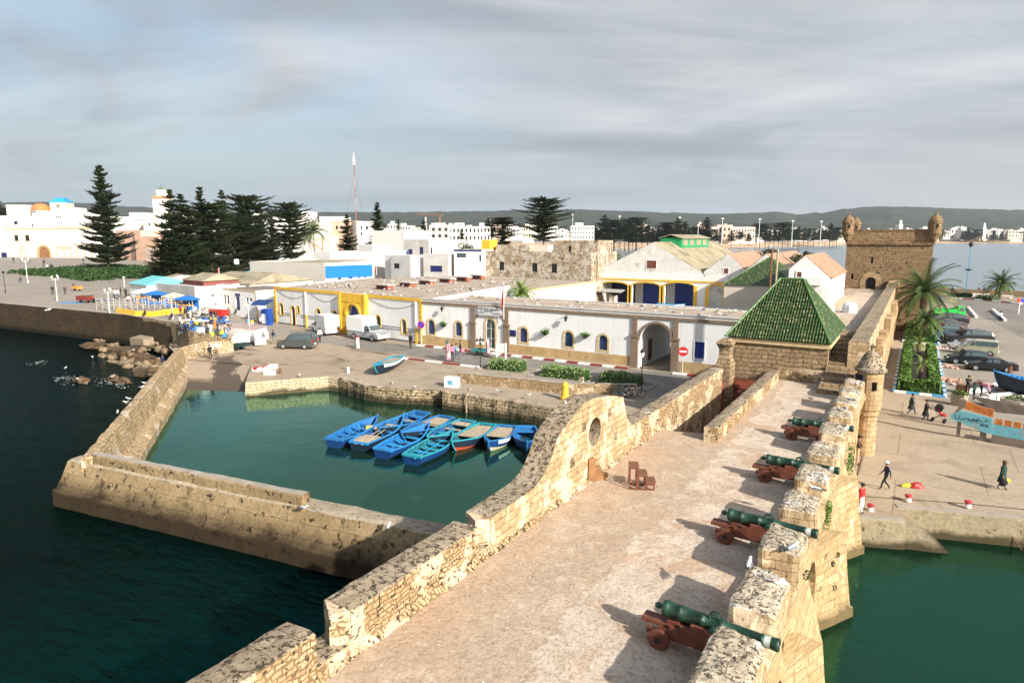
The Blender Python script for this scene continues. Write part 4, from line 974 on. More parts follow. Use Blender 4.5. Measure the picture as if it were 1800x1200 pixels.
mb = MB(); mb.box(C2[0].x+.2,Y2+.2,1.5,C2[1].x-.2,Y2+13.8,e0.z-.02); mb.build('wall',M['cream'],g2)
for x,lb in ((1353.5,'tall thin rusty post sticking up before the second green roof'),(1363.5,'pale thin post standing behind the rusty one')):
 m_ = MB(); p = WY(x,500,66.); zt = WY(x,437,66.).z; m_.tube([(0,0,0),(.0,0,zt-7)],.09,6); tag(m_.build('roof_post',M['rust'] if x < 1355 else M['oldwood'],loc=(p.x,66.,7.)),lb,'post')
# ---- terrace, its wall and the tower
te = thing('upper_terrace','raised terrace with broad stone parapet leading to the tower','terrace',(-5,90,1.5))
TZ = 7.9
mb = MB(); mb.prism([(-4.75,61.6),(-2.4,58.5),(-2.4,118),(-9.5,118),(-8.0,61.6)],1.0,TZ); mb.build('body',M['buttress'],te)
mb = MB(); mb.prism([(-4.7,62),(-3.6,62),(-3.6,118),(-9.4,118),(-7.9,62)],TZ,TZ+.05); mb.build('paving',M['deck'],te)
mb = MB(); loft_along(mb,[(-2.35,51.6),(-2.35,117)],[(0,5),(0,TZ+.75),(-.06,TZ+.82),(-1.25,TZ+.85),(-1.3,TZ+.75),(-1.3,5)],1.,topmi=1); mb.jit(.05,1.); mb.build('parapet',[M['stone'],M['stonetop']],te)
mb = MB(); loft_along(mb,[(-2.0,50.5),(-2.0,117)],[(.25,5),(.25,6.0),(.15,6.1),(-.35,6.1),(-.35,5)],1.); mb.jit(.05,1.); mb.build('outer_ledge',M['ledge'],te)
mb = MB(); mb.box(-2.35,50.2,-1,-1.95,117,5.9); mb.jit(.03,.8); mb.build('outer_wall',M['buttress'],te)
for k,ya in enumerate((62,66.5,78,82.5,97,101)):
 mb = MB(); mb.box(-2.3,ya,6.,-1.75,ya+2.2,7.6); mb.jit(.05,1.2,k); mb.build('outer_block',[M['stone']],te)
mb = MB(); mb.prism([(-3.6,112),(-2.2,112),(-1.8,126),(-3.2,126)],TZ,[TZ+.9,TZ+.9,TZ+2.3,TZ+2.3]); mb.jit(.08,.8); mb.build('stair_wall',M['stone'],te)
for (x,y,s_) in [(1452,553,1.0),(1493,550,.9)]:
 p = W(x,y,TZ); m_ = MB(); m_.lathe((0,0,0),[(s_*.8,0),(s_*.8,s_*.9),(s_*.6,s_*1.2),(.05,s_*1.4)],8); tag(m_.build('white_vent',M['white'],loc=p),'small round white vent on the terrace ' +('next to the green roof' if x < 1470 else 'beside the broad parapet'),'vent')
tw = thing('fort_tower','massive square brown stone tower with corner turrets by the bay','tower',(-4,122,1.5))
TY = 118.; FT = Face(tuple(WY(1487.5,440,TY))[:2],tuple(WY(1640,440,TY))[:2]); TH = FT.uz(1560,404)[1]
zcn = FT.uz(1560,428)[1]
td = FT.px(1521,487,1539,516); td = (td[0],td[1],TZ,td[3])
FT.wall('front_wall',[M['tower']],tw,1.,TH,[arch_op(*td),rect_op(*FT.px(1531,452,1535,463)),rect_op(*FT.px(1496,481,1500,490))],1.5,du=3)
p0,p1 = FT.p0,FT.p1; bk0 = p0-FT.n*14; bk1 = p1-FT.n*14; i0 = p0-FT.n*1.5; i1 = p1-FT.n*1.5
mb = MB(); mb.prism([i0,i0+FT.d*1.2,bk0+FT.d*1.2,bk0],1,TH); mb.prism([i1-FT.d*1.2,i1,bk1,bk1-FT.d*1.2],1,TH); mb.prism([bk0+FT.d*1.2+FT.n*1.2,bk1-FT.d*1.2+FT.n*1.2,bk1-FT.d*1.2,bk0+FT.d*1.2],1,TH); mb.build('side_wall',M['tower'],tw)
mb = MB(); mb.prism([i0+FT.d*1.2,i1-FT.d*1.2,bk1-FT.d*1.2+FT.n*1.2,bk0+FT.d*1.2+FT.n*1.2],1,TH-1.6); mb.build('platform',M['roofc'],tw)
mb = MB(); FT.bx(mb,-.15,FT.L+.15,zcn-.18,zcn+.12,.0,.25); FT.bx(mb,FT.L,FT.L+.22,zcn-.18,zcn+.12,-14,.0); mb.jit(.03,1.); mb.build('string_course',M['tower'],tw)
mb = MB(); FT.bx(mb,-.05,FT.L+.05,TH-.15,TH+.1,-1.5,.1); mb.jit(.05,1.); mb.build('coping',M['tower'],tw)
FT.window(tw,td,M['iron'],M['buttress'],.8,name='arched_door',back=.35,proud=.06,bars=(2,4,M['iron']))
def pepper(m_,c,s_=.84,n=14):
 m_.lathe(c,[(r_,z*.68) for r_,z in [(.12,-2.2),(.55*s_,-1.5),(.75*s_,-.9),(1.05*s_,-.3),(1.12*s_,-.1),(1.0*s_,0),(1.0*s_,2.3),(1.14*s_,2.35),(1.14*s_,2.55),(1.02*s_,2.6),(.98*s_,2.95),(.8*s_,3.45),(.5*s_,3.85),(.2*s_,4.05),(.14*s_,4.2),(.2*s_,4.35),(.03,4.6)]],n)
for q,nm in ((p0,0),(p1,1),(bk0,2),(bk1,3)):
 m_ = MB(); pepper(m_,(q.x,q.y,TH-.5)); m_.jit(.05,.9); tt = m_.build('corner_turret',M['tower'],tw,smooth=False)
 m_ = MB(); c = Vector((q.x,q.y,TH+.3))+(FT.n*.80+FT.d*.25); m_.obox((c.x,c.y,c.z),.28,.12,.55,math.atan2(FT.d.y,FT.d.x)); m_.build('slit',M['dark'],tt)
# sentry turret on the rampart
sc = W(1528,688,5.7); sc = Vector((-2.0,48.6,0))
tu = thing('sentry_turret','round stone sentry turret with bell shaped cap at the rampart corner','turret',(sc.x,sc.y,1.5))
zd = WX(1528,600,sc.x).z
m_ = MB(); m_.lathe((sc.x,sc.y,0),[(.66,-1),(.66,1.5),(.6,4.2),(.7,4.3),(.7,4.6),(.78,4.7),(.8,4.9),(.8,7.25)],18); m_.jit(.03,1.2); m_.build('shaft',M['buttress'],tu)
m_ = MB(); m_.lathe((sc.x,sc.y,0),[(.8,7.2),(.98,7.28),(.98,7.42),(.82,7.55),(.7,7.85),(.55,8.2),(.36,8.45),(.15,8.6),(.12,8.75),(.18,8.9),(.03,9.1)],18); m_.jit(.02,1.5); m_.build('cap',M['stonetop'],tu)
m_ = MB(); m_.obox((sc.x+.28,sc.y-.73,6.1),.35,.15,.55,-.3); m_.build('slit',M['dark'],tu)
m_ = MB(); m_.obox((sc.x-.56,sc.y-.5,5.75),.75,.2,1.3,-.85); m_.build('doorway',M['dark'],tu)
# ---- warehouses with arcade
YA = 130.
FA = Face(tuple(WY(1050,500,YA))[:2],tuple(WY(1278,500,YA))[:2])
ar = thing('arcade_warehouse','white gabled warehouse with yellow arcade and blue doors','building',(FA.p0.x+20,YA+10,1.5))
bays = [FA.px(1055,496,1103,540),FA.px(1111,497,1159,540),FA.px(1168,497,1219,540),FA.px(1246,501,1271,540)]
bays = [(b[0],b[1],1.5,b[3]) for b in bays]
zat_ = FA.uz(1150,483)[1]
FA.wall('arcade_wall',[M['white']],ar,1.,zat_,[arch_op(*b,rise=.7) for b in bays],.6,du=4)
mb = MB(); FA.bx(mb,0,FA.L,FA.uz(1150,492.5)[1]-.16,FA.uz(1150,492.5)[1]+.16,.0,.12); mb.build('yellow_band',M['yellow'],ar)
for k,b in enumerate(bays):
 for u in ((b[0]-.35),(b[1]+.35)):
  m_ = MB(); FA.bx(m_,u-.35,u+.35,1.5,b[3]-.55,.0,.14); m_.build('yellow_pillar',M['yellow'],ar)
 arch_band(FA,ar,b[0],b[1],b[3]-.7,.7,.3,M['yellow'],.13,'yellow_arch')
mb = MB(); mb.box(FA.p0.x,YA+5,1.5,FA.p1.x,YA+5.3,zat_); mb.build('inner_wall',M['white'],ar)
mb = MB(); mb.box(FA.p0.x,YA+.6,zat_-.3,FA.p1.x,YA+5.3,zat_-.02); mb.build('arcade_roof',M['coping'],ar)
FI = Face((FA.p0.x,YA+5),(FA.p1.x,YA+5))
for i,(b,mt_) in enumerate(zip(bays,(M['navy'],M['blue'],M['blue'],M['navy']))):
 m_ = MB(); FI.bx(m_,b[0]+.6,b[1]-(.2 if i < 2 else .8),1.5,b[3]-.5,.0,.1); m_.build('blue_door',mt_,ar)
# roofs along +Y
def gable(par,face,xl,yl,xa,ya,xr,yr_,depth,rmat,wmat,wn=None,side=True,rows=14,z0=None,over=.0,o=-.62):
 u0,z_0 = face.uz(xl,yl); ua_,za = face.uz(xa,ya); u1,z_1 = face.uz(xr,yr_); zz_ = (z_0+z_1)/2
 h = (u1-u0)/2
 zb_ = z0 if z0 is not None else zz_-.3
 m_ = MB(); P = [(u0,zb_),(u1,zb_),(u1,z_1),(ua_,za),(u0,z_0)]
 rg = [[face.pt(u,z,o) for u,z in P],[face.pt(u,z,o-.5) for u,z in P]]
 m_.loft(rg); m_.build('gable_wall',wmat,par)
 m_ = MB()
 for (ua1,zb1,ub1,zc1) in ((u0-.2,z_0,ua_,za+.1),(ua_,za+.1,u1+.2,z_1)):
  k = 10; rg = []
  for i in range(rows*2+1):
   dd = depth*i/(rows*2); zo = .05*(i % 2)
   rg.append([face.pt(ua1,zb1+zo,o-.1-dd),face.pt(ub1,zc1+zo,o-.1-dd),face.pt(ub1,zc1+zo-.14,o-.1-dd),face.pt(ua1,zb1+zo-.14,o-.1-dd)])
  m_.loft(rg)
 rf_ = m_.build('roof',rmat,par)
 if side:
  m_ = MB()
  for u,zq,s_ in ((u0,z_0,1),(u1,z_1,-1)): face.bx(m_,min(u,u+s_*.4),max(u,u+s_*.4),1.5,zq-.05,o-depth,o-.52)
  m_.build('side_wall',wmat,par)
 if wn:
  b = face.px(*wn); m_ = MB(); face.bx(m_,b[0],b[1],b[2],b[3],o,o+.04); ww = m_.build('gable_shutter',M['redwood'],par)
  m_ = MB(); face.bx(m_,b[0]-.12,b[1]+.12,b[2]-.12,b[2],o,o+.07); face.bx(m_,b[0]-.12,b[1]+.12,b[3],b[3]+.12,o,o+.07); face.bx(m_,b[0]-.12,b[0],b[2],b[3],o,o+.07); face.bx(m_,b[1],b[1]+.12,b[2],b[3],o,o+.07); m_.build('frame',M['kerbw'],ww)
 return u0,u1,ua_,za,z_0
gable(ar,FA,1058,471,1146,426.5,1238,484,48,M['asbestos'],M['oldwhite'],(1135,458,1152,472),z0=zat_-.1)
ua_,za = FA.uz(1146,426.5)
mb = MB()
y0_,y1_ = -12,-34
for o_ in (0,):
 FA.bx(mb,ua_-2.4,ua_+2.4,za-1.2,za+1.0,y1_,y0_)
cl_ = mb.build('clerestory',M['greenp'],ar)
mb = MB(); rg = []
for dd in (y0_+.4,y1_-.4): rg.append([FA.pt(ua_-2.8,za+.95,dd),FA.pt(ua_,za+1.75,dd),FA.pt(ua_+2.8,za+.95,dd),FA.pt(ua_+2.8,za+.8,dd),FA.pt(ua_,za+1.6,dd),FA.pt(ua_-2.8,za+.8,dd)])
mb.loft(rg); mb.build('clerestory_roof',M['asbestos'],ar)
mb = MB()
for k in range(4): FA.bx(mb,ua_+2.405,ua_+2.45,za-.7,za+.5,y0_-4.6-k*5.2,y0_-1.2-k*5.2)
mb.build('clerestory_panels',M['asbestos'],ar)
w2 = thing('gabled_store','narrow white gabled store right of the arcade warehouse','building',(FA.p1.x,YA+8,1.5))
gable(w2,FA,1236,478,1278,446,1309,475,30,M['terra'],M['oldwhite'],(1271,472,1279,481),z0=2)
w3 = thing('gabled_store','low tiled store partly hidden behind the second green roof','building',(FA.p1.x+12,YA+8,1.5))
F3 = Face((FA.p0.x,YA-6),(FA.p1.x+60,YA-6))
gable(w3,F3,1309,476,1345,447,1385,476,34,M['terra'],M['oldwhite'],None,z0=2)
w4 = thing('white_house','white gabled house with old terracotta roof beside the terrace','building',(-14,100,1.5))
F4 = Face((-26,84.),(0,84.))
gable(w4,F4,1387,473,1415,450,1459,489,19,M['terra'],M['white'],(1401,478,1409,487),z0=2,o=0)
b = F4.px(1410,487,1446,500); mb = MB(); F4.bx(mb,b[0],b[1],b[2],b[3],.01,1.2); mb.build('balcony',M['white'],w4)
# awning and boat in the courtyard
aw = thing('market_awning','white awning roof before the left arcade bay','awning',W(1075,536,1.5))
a0 = FA.uz(1050,508); a1 = FA.uz(1101,515)
mb = MB(); rg = [[FA.pt(u,z,o) for u in (a0[0],a1[0])] for z,o in ((a0[1]+.2,.6),(a1[1]+.3,3.5),(a1[1]+.15,3.5),(a0[1],.6))]
mb.loft(rg); mb.build('canopy',M['whitefar'],aw)
mb = MB(); 
for u in (a0[0]+1,a1[0]-.3): mb.tube([FA.pt(u,1.5,3.3),FA.pt(u,a1[1]+.2,3.3)],.06,5)
mb.build('posts',M['iron'],aw)
mb = MB(); FA.bx(mb,a0[0]+4,a1[0]-1.4,1.5,4,1.5,2.8); mb.build('kiosk',M['cream'],aw)
# ================================================================== MIDDLE GROUND AND TOWN
def fbox(name,label,cat,x0,f0,x1,f1,ytop,depth,mat,z0=1.5,wins=(),parapet=.35,roofmat=None,group=None,wmat=None,trim=None,xt=None,skip_roof=False):
 if x0 < 345: k_ = .88 if f0 < 200 else 1.18; f0 *= k_; f1 *= k_
 p0,p1 = CD(x0,f0),CD(x1,f1); Fc = Face(p0,p1)
 zt = Fc.uz(xt if xt is not None else (x0+x1)/2,ytop)[1]
 t = thing(name,label,cat,((p0.x+p1.x)/2,(p0.y+p1.y)/2,z0),group=group)
 b0,b1 = Fc.p0-Fc.n*depth,Fc.p1-Fc.n*depth
 ops = []
 for w_ in wins: b = Fc.px(*w_[:4]); ops.append(b)
 m_ = MB(); strips(m_,lambda u: Fc.P(u),0,Fc.L,z0,lambda u: zt,[rect_op(*b) for b in ops],.3,(Fc.n.x,Fc.n.y),99)
 m_.prism([Fc.p0-Fc.n*.3,Fc.p0+Fc.d*.25-Fc.n*.3,b0+Fc.d*.25,b0],z0,zt)
 m_.prism([Fc.p1-Fc.d*.25-Fc.n*.3,Fc.p1-Fc.n*.3,b1,b1-Fc.d*.25],z0,zt)
 m_.prism([b0+Fc.d*.25+Fc.n*.25,b1-Fc.d*.25+Fc.n*.25,b1-Fc.d*.25,b0+Fc.d*.25],z0,zt)
 m_.build('wall',mat,t)
 m_ = MB(); m_.prism([Fc.p0+Fc.d*.25-Fc.n*.3,Fc.p1-Fc.d*.25-Fc.n*.3,b1-Fc.d*.25+Fc.n*.25,b0+Fc.d*.25+Fc.n*.25],zt-parapet-.2,zt-parapet); m_.build('roof',roofmat or M['roofc'],t)
 for b,w_ in zip(ops,wins): Fc.window(t,b,(w_[4] if len(w_) > 4 else wmat) or M['glass'],trim,.12,arch=False,back=.15,name='window',proud=.03,sill=True)
 return t,Fc,zt
M['warmwhite'] = plain('warm grey white wall',(.45,.425,.39),.9,.05,.3,.08)
# big warm white hall with the blue band
hall,Fh,zh = fbox('white_hall','large plain off white hall with long blank wall behind the yellow hall','building',443,153,574,143,459.5,22,M['warmwhite'],xt=445,roofmat=M['asbestos'])
hb_,Fb_,zb_ = fbox('blue_band_hall','white hall wing with long blue corrugated band under its roof','building',574.5,143,656,151,466,14,M['white'],xt=576,wins=[(594,484,600,493),(629,481.5,634,489),(639,480.5,644,488),(612,482.5,620,490,M['blue'])])
z1 = zb_; m_ = MB()
for i in range(60):
 u = Fb_.L*i/60; Fb_.bx(m_,u,u+Fb_.L/60*.55,z1-2.9,z1-.15,.0,.12)
Fb_.bx(m_,0,Fb_.L,z1-2.9,z1-.15,.005,.06); m_.build('blue_cladding',M['corrblue'],hb_)
HS = [
 ('white_block','low grey white block with greenish roof behind the blue band hall',554,185,632,182,442.5,15,'greyren',[],None),
 ('stair_tower','square white stair tower standing on the low roofs',630,172,658,168,430.5,6,'white',[],None),
 ('white_house','bright white two storey house with small dark window right of the blue band',657,168,716,190,441,12,'whitefar',[(677,457,681,467),(671,458,673,466)],None),
 ('grey_house','tall grey house with narrow window on its upper floor',663,212,711,206,405,14,'greyren',[(672,409,676,420)],None),
 ('white_house','white house with a slit window joined to the tall grey house',711.5,206,731,212,405.5,12,'whitefar',[(713.5,411,715,420)],None),
 ('grey_house','long low grey house with blue and dark doors under a white parapet',712,190,756,186,421,12,'greyren',[(717,438,725,448,'navy'),(737,434,744,447,'navy'),(713,441,717,448,'blue')],None),
 ('white_house','long white parapet house with one dark door',755,186,819,188,421,12,'whitefar',[(757,435,760,446)],None),
 ('grey_store','grey store with square dark window facing the gull roof',689,152,724,149,449,9,'greyren',[(692,463,702,472)],None),
 ('white_store','small white store with grey side wall between two grey stores',723.5,149,745,152,449,9,'white',[],None),
 ('garage_store','grey store with wide dark blue garage opening',745.5,150,789,148,447,10,'greyren',[(756,467,777,478,'navy')],None),
 ('white_house','white house with navy band along its roof and strip window',799,149,847,147,439,8,'white',[(802,445,819,453,'glass'),(842,448,846,460,'glass')],None)]
for (nm,lb,x0,f0,x1,f1,yt,dp,mt_,ws,_) in HS:
 ws = [w_[:4]+((M[w_[4]],) if len(w_) > 4 else (M['dark'],)) for w_ in ws]
 t_,fc,zt_ = fbox(nm,lb,'building',x0,f0,x1,f1,yt,dp,M[mt_],wins=ws)
 if 'navy band' in lb: m_ = MB(); fc.bx(m_,-.05,fc.L+.05,zt_-.35,zt_+.05,.0,.08); m_.build('navy_band',M['navy'],t_)
# the ruin
ru,Fr,zr_ = fbox('ruined_house','long ruined brown house with peeling plaster and empty windows','building',848,150,1038,136,441,14,M['ruin'],xt=850,wins=[(877.5,460,886,475,M['dark']),(935,462,944.5,478,M['dark']),(969,463.5,979,479.5,M['dark'])],roofmat=M['dirt'])
fbox('ruined_block','taller broken block with ochre stains on top of the ruin','building',972,143,1049,138,422.5,9,M['ruin'],xt=975,wins=[(999,432,1004,443,M['dark'])],roofmat=M['dirt'])
for (x0,x1,yt,f) in [(860,884,434,156),(868,876,423,158),(885,930,433,158),(893,897,424,158),(931,962,431,157)]:
 pass
fbox('roof_hut','small ochre hut standing on the ruined house roof','building',847,158,861,157,421.5,4,M['yellow'],z0=7)
fbox('roof_hut','low sandy wall piece and parapet along the ruined roof','building',872,158,930,154,430.5,4,M['ruin'],z0=7)
fbox('roof_hut','pale parapet stub on the ruin beside the broken block','building',933,156,962,154,431,3,M['cream'],z0=7)
# low market houses on the left of the yellow hall
sh,Fs,zs_ = fbox('small_office','small white office with yellow edges, narrow windows and blue door near the market','building',384,121,453,113,505.5,9,M['white'],xt=386,wins=[(393,518,397,533,M['dark']),(398.5,519,402.5,534,M['dark']),(433,523,437,537,M['dark']),(438.5,524,443,538,M['dark']),(414.5,521,421.5,545,M['navy'])],roofmat=M['slab'],parapet=.15)
m_ = MB(); Fs.bx(m_,-.05,Fs.L,zs_-.2,zs_+.05,.0,.08); Fs.bx(m_,-.03,.2,1.5,zs_-.2,.0,.06); Fs.bx(m_,Fs.L-.2,Fs.L+.03,1.5,zs_-.2,.0,.06); m_.build('yellow_edges',M['trimtan'],sh)
b = Fs.px(414,516,422,520); m_ = MB(); Fs.bx(m_,b[0],b[1],b[2],b[3],.0,.08); m_.build('door_sign',M['navy'],sh)
fbox('white_store','plain white cubic store left of the small office','building',358,128,384,123,499,8,M['white'],wins=[(367,521,374,545,M['dark'])])
fbox('grey_shed','long low grey shed wall behind the blue market umbrellas','building',275,142,346,131,501,8,M['greyren'],roofmat=M['coping'])
fbox('white_store','small bright white wall section right of the grey shed','building',345,132,358,129,508,5,M['whitefar'])
def hiproof(name,label,x0,f0,x1,f1,yeave,yridge,depth,wall,roof,cat='building'):
 if x0 < 345: f0 *= .88; f1 *= .88
 p0,p1 = CD(x0,f0),CD(x1,f1); Fc = Face(p0,p1); ze_ = Fc.uz((x0+x1)/2,yeave)[1]; zr_ = Fc.uz((x0+x1)/2,yridge)[1]+.3
 t = thing(name,label,cat,(p0.x,p0.y,1.5)); b0,b1 = Fc.p0-Fc.n*depth,Fc.p1-Fc.n*depth
 m_ = MB(); m_.prism([Fc.p0,Fc.p1,b1,b0],1.5,ze_); m_.build('wall',wall,t)
 e = .35; q = [Fc.pt(-e,ze_,e),Fc.pt(Fc.L+e,ze_,e),Fc.pt(Fc.L+e,ze_,-depth-e),Fc.pt(-e,ze_,-depth-e)]
 r0 = Fc.pt(Fc.L*.12,zr_,-depth/2); r1 = Fc.pt(Fc.L*.88,zr_,-depth/2)
 m_ = MB(); m_.add(q+[r0,r1],[(0,1,5,4),(1,2,5),(2,3,4,5),(3,0,4),(0,3,2,1)]); m_.build('roof',roof,t); return t
hiproof('market_house','little white market house with turquoise roof beside the park',232,146,262,140,500,490,8,M['white'],plain('turquoise roof sheet',(.13,.44,.46),.6,.1,1.))
hiproof('tent_house','low shed with white tent roof behind the grey shed',284,152,318,147,497,489,8,M['white'],M['whitefar'])
hiproof('market_shed','tan roofed market shed left of the red gable',268,158,306,150,496,487,10,M['cream'],M['asbestos'])
hiproof('market_shed','long tan roofed shed behind the small office',340,152,442,142,497,484,16,M['cream'],M['asbestos'])
hiproof('red_shed','small shed with dark red gable boards',326,144,362,138,493,484,7,plain('dark red boards',(.20,.06,.05),.8),M['asbestos'])
hiproof('tent_house','small turquoise canopy behind the off white hall',424,178,443,176,482,477,8,M['white'],plain('turquoise canopy cloth',(.10,.40,.45),.6))
# ------------------------------------------------ square: big white buildings
D0 = 388.
sq,Fq,zq = fbox('square_building','long bright white building with ochre trim, arched gate and blind arcades on the square','building',12,D0,165,322,426,25,M['whitefar'],xt=60,wins=[(25,413.5,32,423.5,M['dark']),(44,413.5,51.5,423.5,M['dark']),(24,389,31,394.5,M['navy']),(55,393,58,399,M['redwood']),(98,380.5,100,386,M['dark']),(101,380.5,103.5,386,M['dark'])]) if 0 else (None,None,None)
def sqb():
 p0,p1 = CD(13,D0),CD(175,379); Fc = Face(p0,p1); t = thing('square_building','long bright white building with ochre trim, arched gate and blind arcades on the square','building',(p0.x,p0.y,1.5))
 zb = Fc.uz(60,453)[1]; z1 = Fc.uz(60,402)[1]; z2 = Fc.uz(60,384)[1]; zm = Fc.uz(60,428.)[1]
 ws = [(25,413.5,32,423.5,'dark'),(44,413.5,51.5,423.5,'dark'),(24,389,31,394.5,'navy'),(55,393,58,399,'redwood'),(88.5,393,90.5,396,'dark')]
 bs = [Fc.px(*w_[:4]) for w_ in ws]; gt_ = Fc.px(68,434,87,453); gt_ = (gt_[0],gt_[1],1.5,gt_[3])
 m_ = MB(); strips(m_,Fc.P,0,Fc.L,1.5,lambda u: z2,[rect_op(*b) for b in bs]+[arch_op(*gt_)],.5,(Fc.n.x,Fc.n.y),20)
 b0,b1 = Fc.p0-Fc.n*40,Fc.p1-Fc.n*40; m_.prism([Fc.p0-Fc.n*.5,Fc.p1-Fc.n*.5,b1,b0],1.5,z2-.4); m_.build('wall',M['whitefar'],t)
 for b,w_ in zip(bs,ws): Fc.window(t,b,M[w_[4]],M['trimtan'] if w_[1] > 400 else M['whitefar'],.35,arch=False,back=.3,sill=True)
 Fc.window(t,gt_,M['brownwood'],M['ochre'],1.2,name='arched_gate',back=.2,proud=.2)
 m_ = MB(); Fc.bx(m_,0,Fc.L,z1-.3,z1+.3,0.005,.3); Fc.bx(m_,0,Fc.L,zm-.15,zm+.1,.005,.12); m_.build('ochre_band',M['trimtan'],t)
 for (x0,x1) in ((37,46),(100,126),(136,161)):
  a = Fc.uz(x0,440)[0]; b = Fc.uz(x1,440)[0]; ztp = Fc.uz(110,434)[1]; m_ = MB(); n_ = 2 if x0 == 37 else 3
  Fc.bx(m_,a,b,ztp-.9,ztp+.5,.006,.35)
  for i in range(n_): u = a+(b-a)*i/(n_-1); Fc.bx(m_,u-.45,u+.45,1.5,ztp-.9,.006,.3)
  m_.build('blind_arcade',M['pink'],t)
 m_ = MB(); u = Fc.uz(97,400)[0]; Fc.bx(m_,u,Fc.L,z1+.4,z1+1.9,.006,.2); m_.build('loggia',M['cream'],t)
 return Fc
Fq = sqb()
fbox('square_building','white building with ochre corner at the far left edge of the square','building',-110,343,13.5,328.5,379,40,M['whitefar'],xt=5,wins=[(1,442,14,452,M['skyblue']) if 0 else (2,444,13,453,M['navy'])])
fbox('upper_house','white upper storey with three narrow windows left of the tall pine','building',96,341,158,339,373,18,M['whitefar'],z0=8,wins=[(98,379,100,386,M['dark']),(101.5,379,103.5,386,M['dark']),(105,379,107,386,M['dark']),(149,380,151.5,384,M['dark'])])
fbox('upper_house','small raised white block beside the clock tower','building',130,345,144,345,365,10,M['whitefar'],z0=8)
fbox('upper_house','stepped white roof block left of the orange dome','building',22,350,57,350,360,14,M['whitefar'],z0=8)
fbox('upper_house','cream roof block just left of the dome drum','building',48,342,62,342,369,8,M['cream'],z0=8)
def dome():
 c = CD(78,406,14.); k = mpp(c); zb = zat(c,384); zd = zat(c,370); zt = zat(c,358.5); r_ = 14.5*k
 t = thing('domed_building','white octagonal drum under a low orange dome on the roofs','building',(c.x,c.y,8))
 m_ = MB(); m_.lathe((c.x,c.y,0),[(r_,8),(r_,zd),(r_*.95,zd+.1)],8); m_.build('drum',M['whitefar'],t)
 m_ = MB(); m_.lathe((c.x,c.y,0),[(r_*1.02,zd),(r_*1.0,zd+.4)]+[(r_*math.cos(a),zd+.4+(zt-zd)*math.sin(a)) for a in [i*.26 for i in range(1,6)]]+[(.1,zt+.2),(.05,zt+1.2)],16); m_.build('dome',plain('orange dome plaster',(.55,.16,.05),.8,.15,.5),t)
 for i in range(7):
  a = -2.2+i*.28; m_ = MB(); m_.obox((c.x+math.cos(a)*r_*.97,c.y+math.sin(a)*r_*.97,zd-1.4),.5,.5,.9,a); m_.build('drum_window',M['dark'],t)
dome()
def clock_tower():
 c = CD(116,410,14.); k = mpp(c); w_ = 26*k; zb = 8; zt = zat(c,351); z2 = zat(c,356.5)
 t = thing('clock_tower','cream square clock tower with bright blue parapet','tower',(c.x,c.y,zb)); y_ = YAW
 m_ = MB(); m_.obox((c.x,c.y,zb),w_,w_,z2-zb,y_+.12); m_.build('wall',M['cream'],t)
 m_ = MB(); m_.obox((c.x,c.y,z2),w_*1.04,w_*1.04,(zt-z2)*.6,y_+.12); m_.obox((c.x,c.y,z2+(zt-z2)*.6),w_*.6,w_*.6,(zt-z2)*.9,y_+.12); m_.build('blue_parapet',M['skyblue'],t)
 f = Vector((sy_,-cy_,0)); f = Matrix.Rotation(.12,3,'Z') @ f
 p = Vector((c.x,c.y,zat(c,362.8)))+f*(w_*.5); m_ = MB(); rg = []
 sx_ = Vector((-f.y,f.x,0))
 for r_,o in ((.01,.16),(2.9*k,.16),(2.9*k,-.1)): rg.append([p+f*o+sx_*(math.cos(a)*r_)+Vector((0,0,math.sin(a)*r_)) for a in [i*math.pi/8 for i in range(16)]])
 m_.loft(rg); m_.build('clock_face',M['slab'],t)
clock_tower()
def minaret():
 c = CD(292,490,10.); k = mpp(c); t = thing('minaret','white minaret with ochre band and green capped lantern','tower',(c.x,c.y,6))
 z0,z1,z2,z3,z4 = 6,zat(c,350),zat(c,345.),zat(c,333.5),zat(c,329.5)
 m_ = MB(); m_.obox((c.x,c.y,z0),22*k,22*k,z1-z0,YAW-.2); m_.obox((c.x,c.y,z2),12.5*k,12.5*k,z3-z2,YAW-.2); m_.build('shaft',M['whitefar'],t)
 m_ = MB(); m_.obox((c.x,c.y,z1),23*k,23*k,z2-z1,YAW-.2); m_.build('ochre_band',M['ochre'],t)
 m_ = MB(); m_.lathe((c.x,c.y,z3),[(8*k,0),(8.2*k,.4),(.2,z4-z3)],4,a0=YAW-.2+.785); m_.build('green_cap',plain('green cap tiles',(.10,.16,.06),.6),t)
 m_ = MB(); m_.tube([(c.x,c.y,z4-.3),(c.x,c.y,z4+2.6)],.12,5); m_.build('finial',M['iron'],t)
minaret()
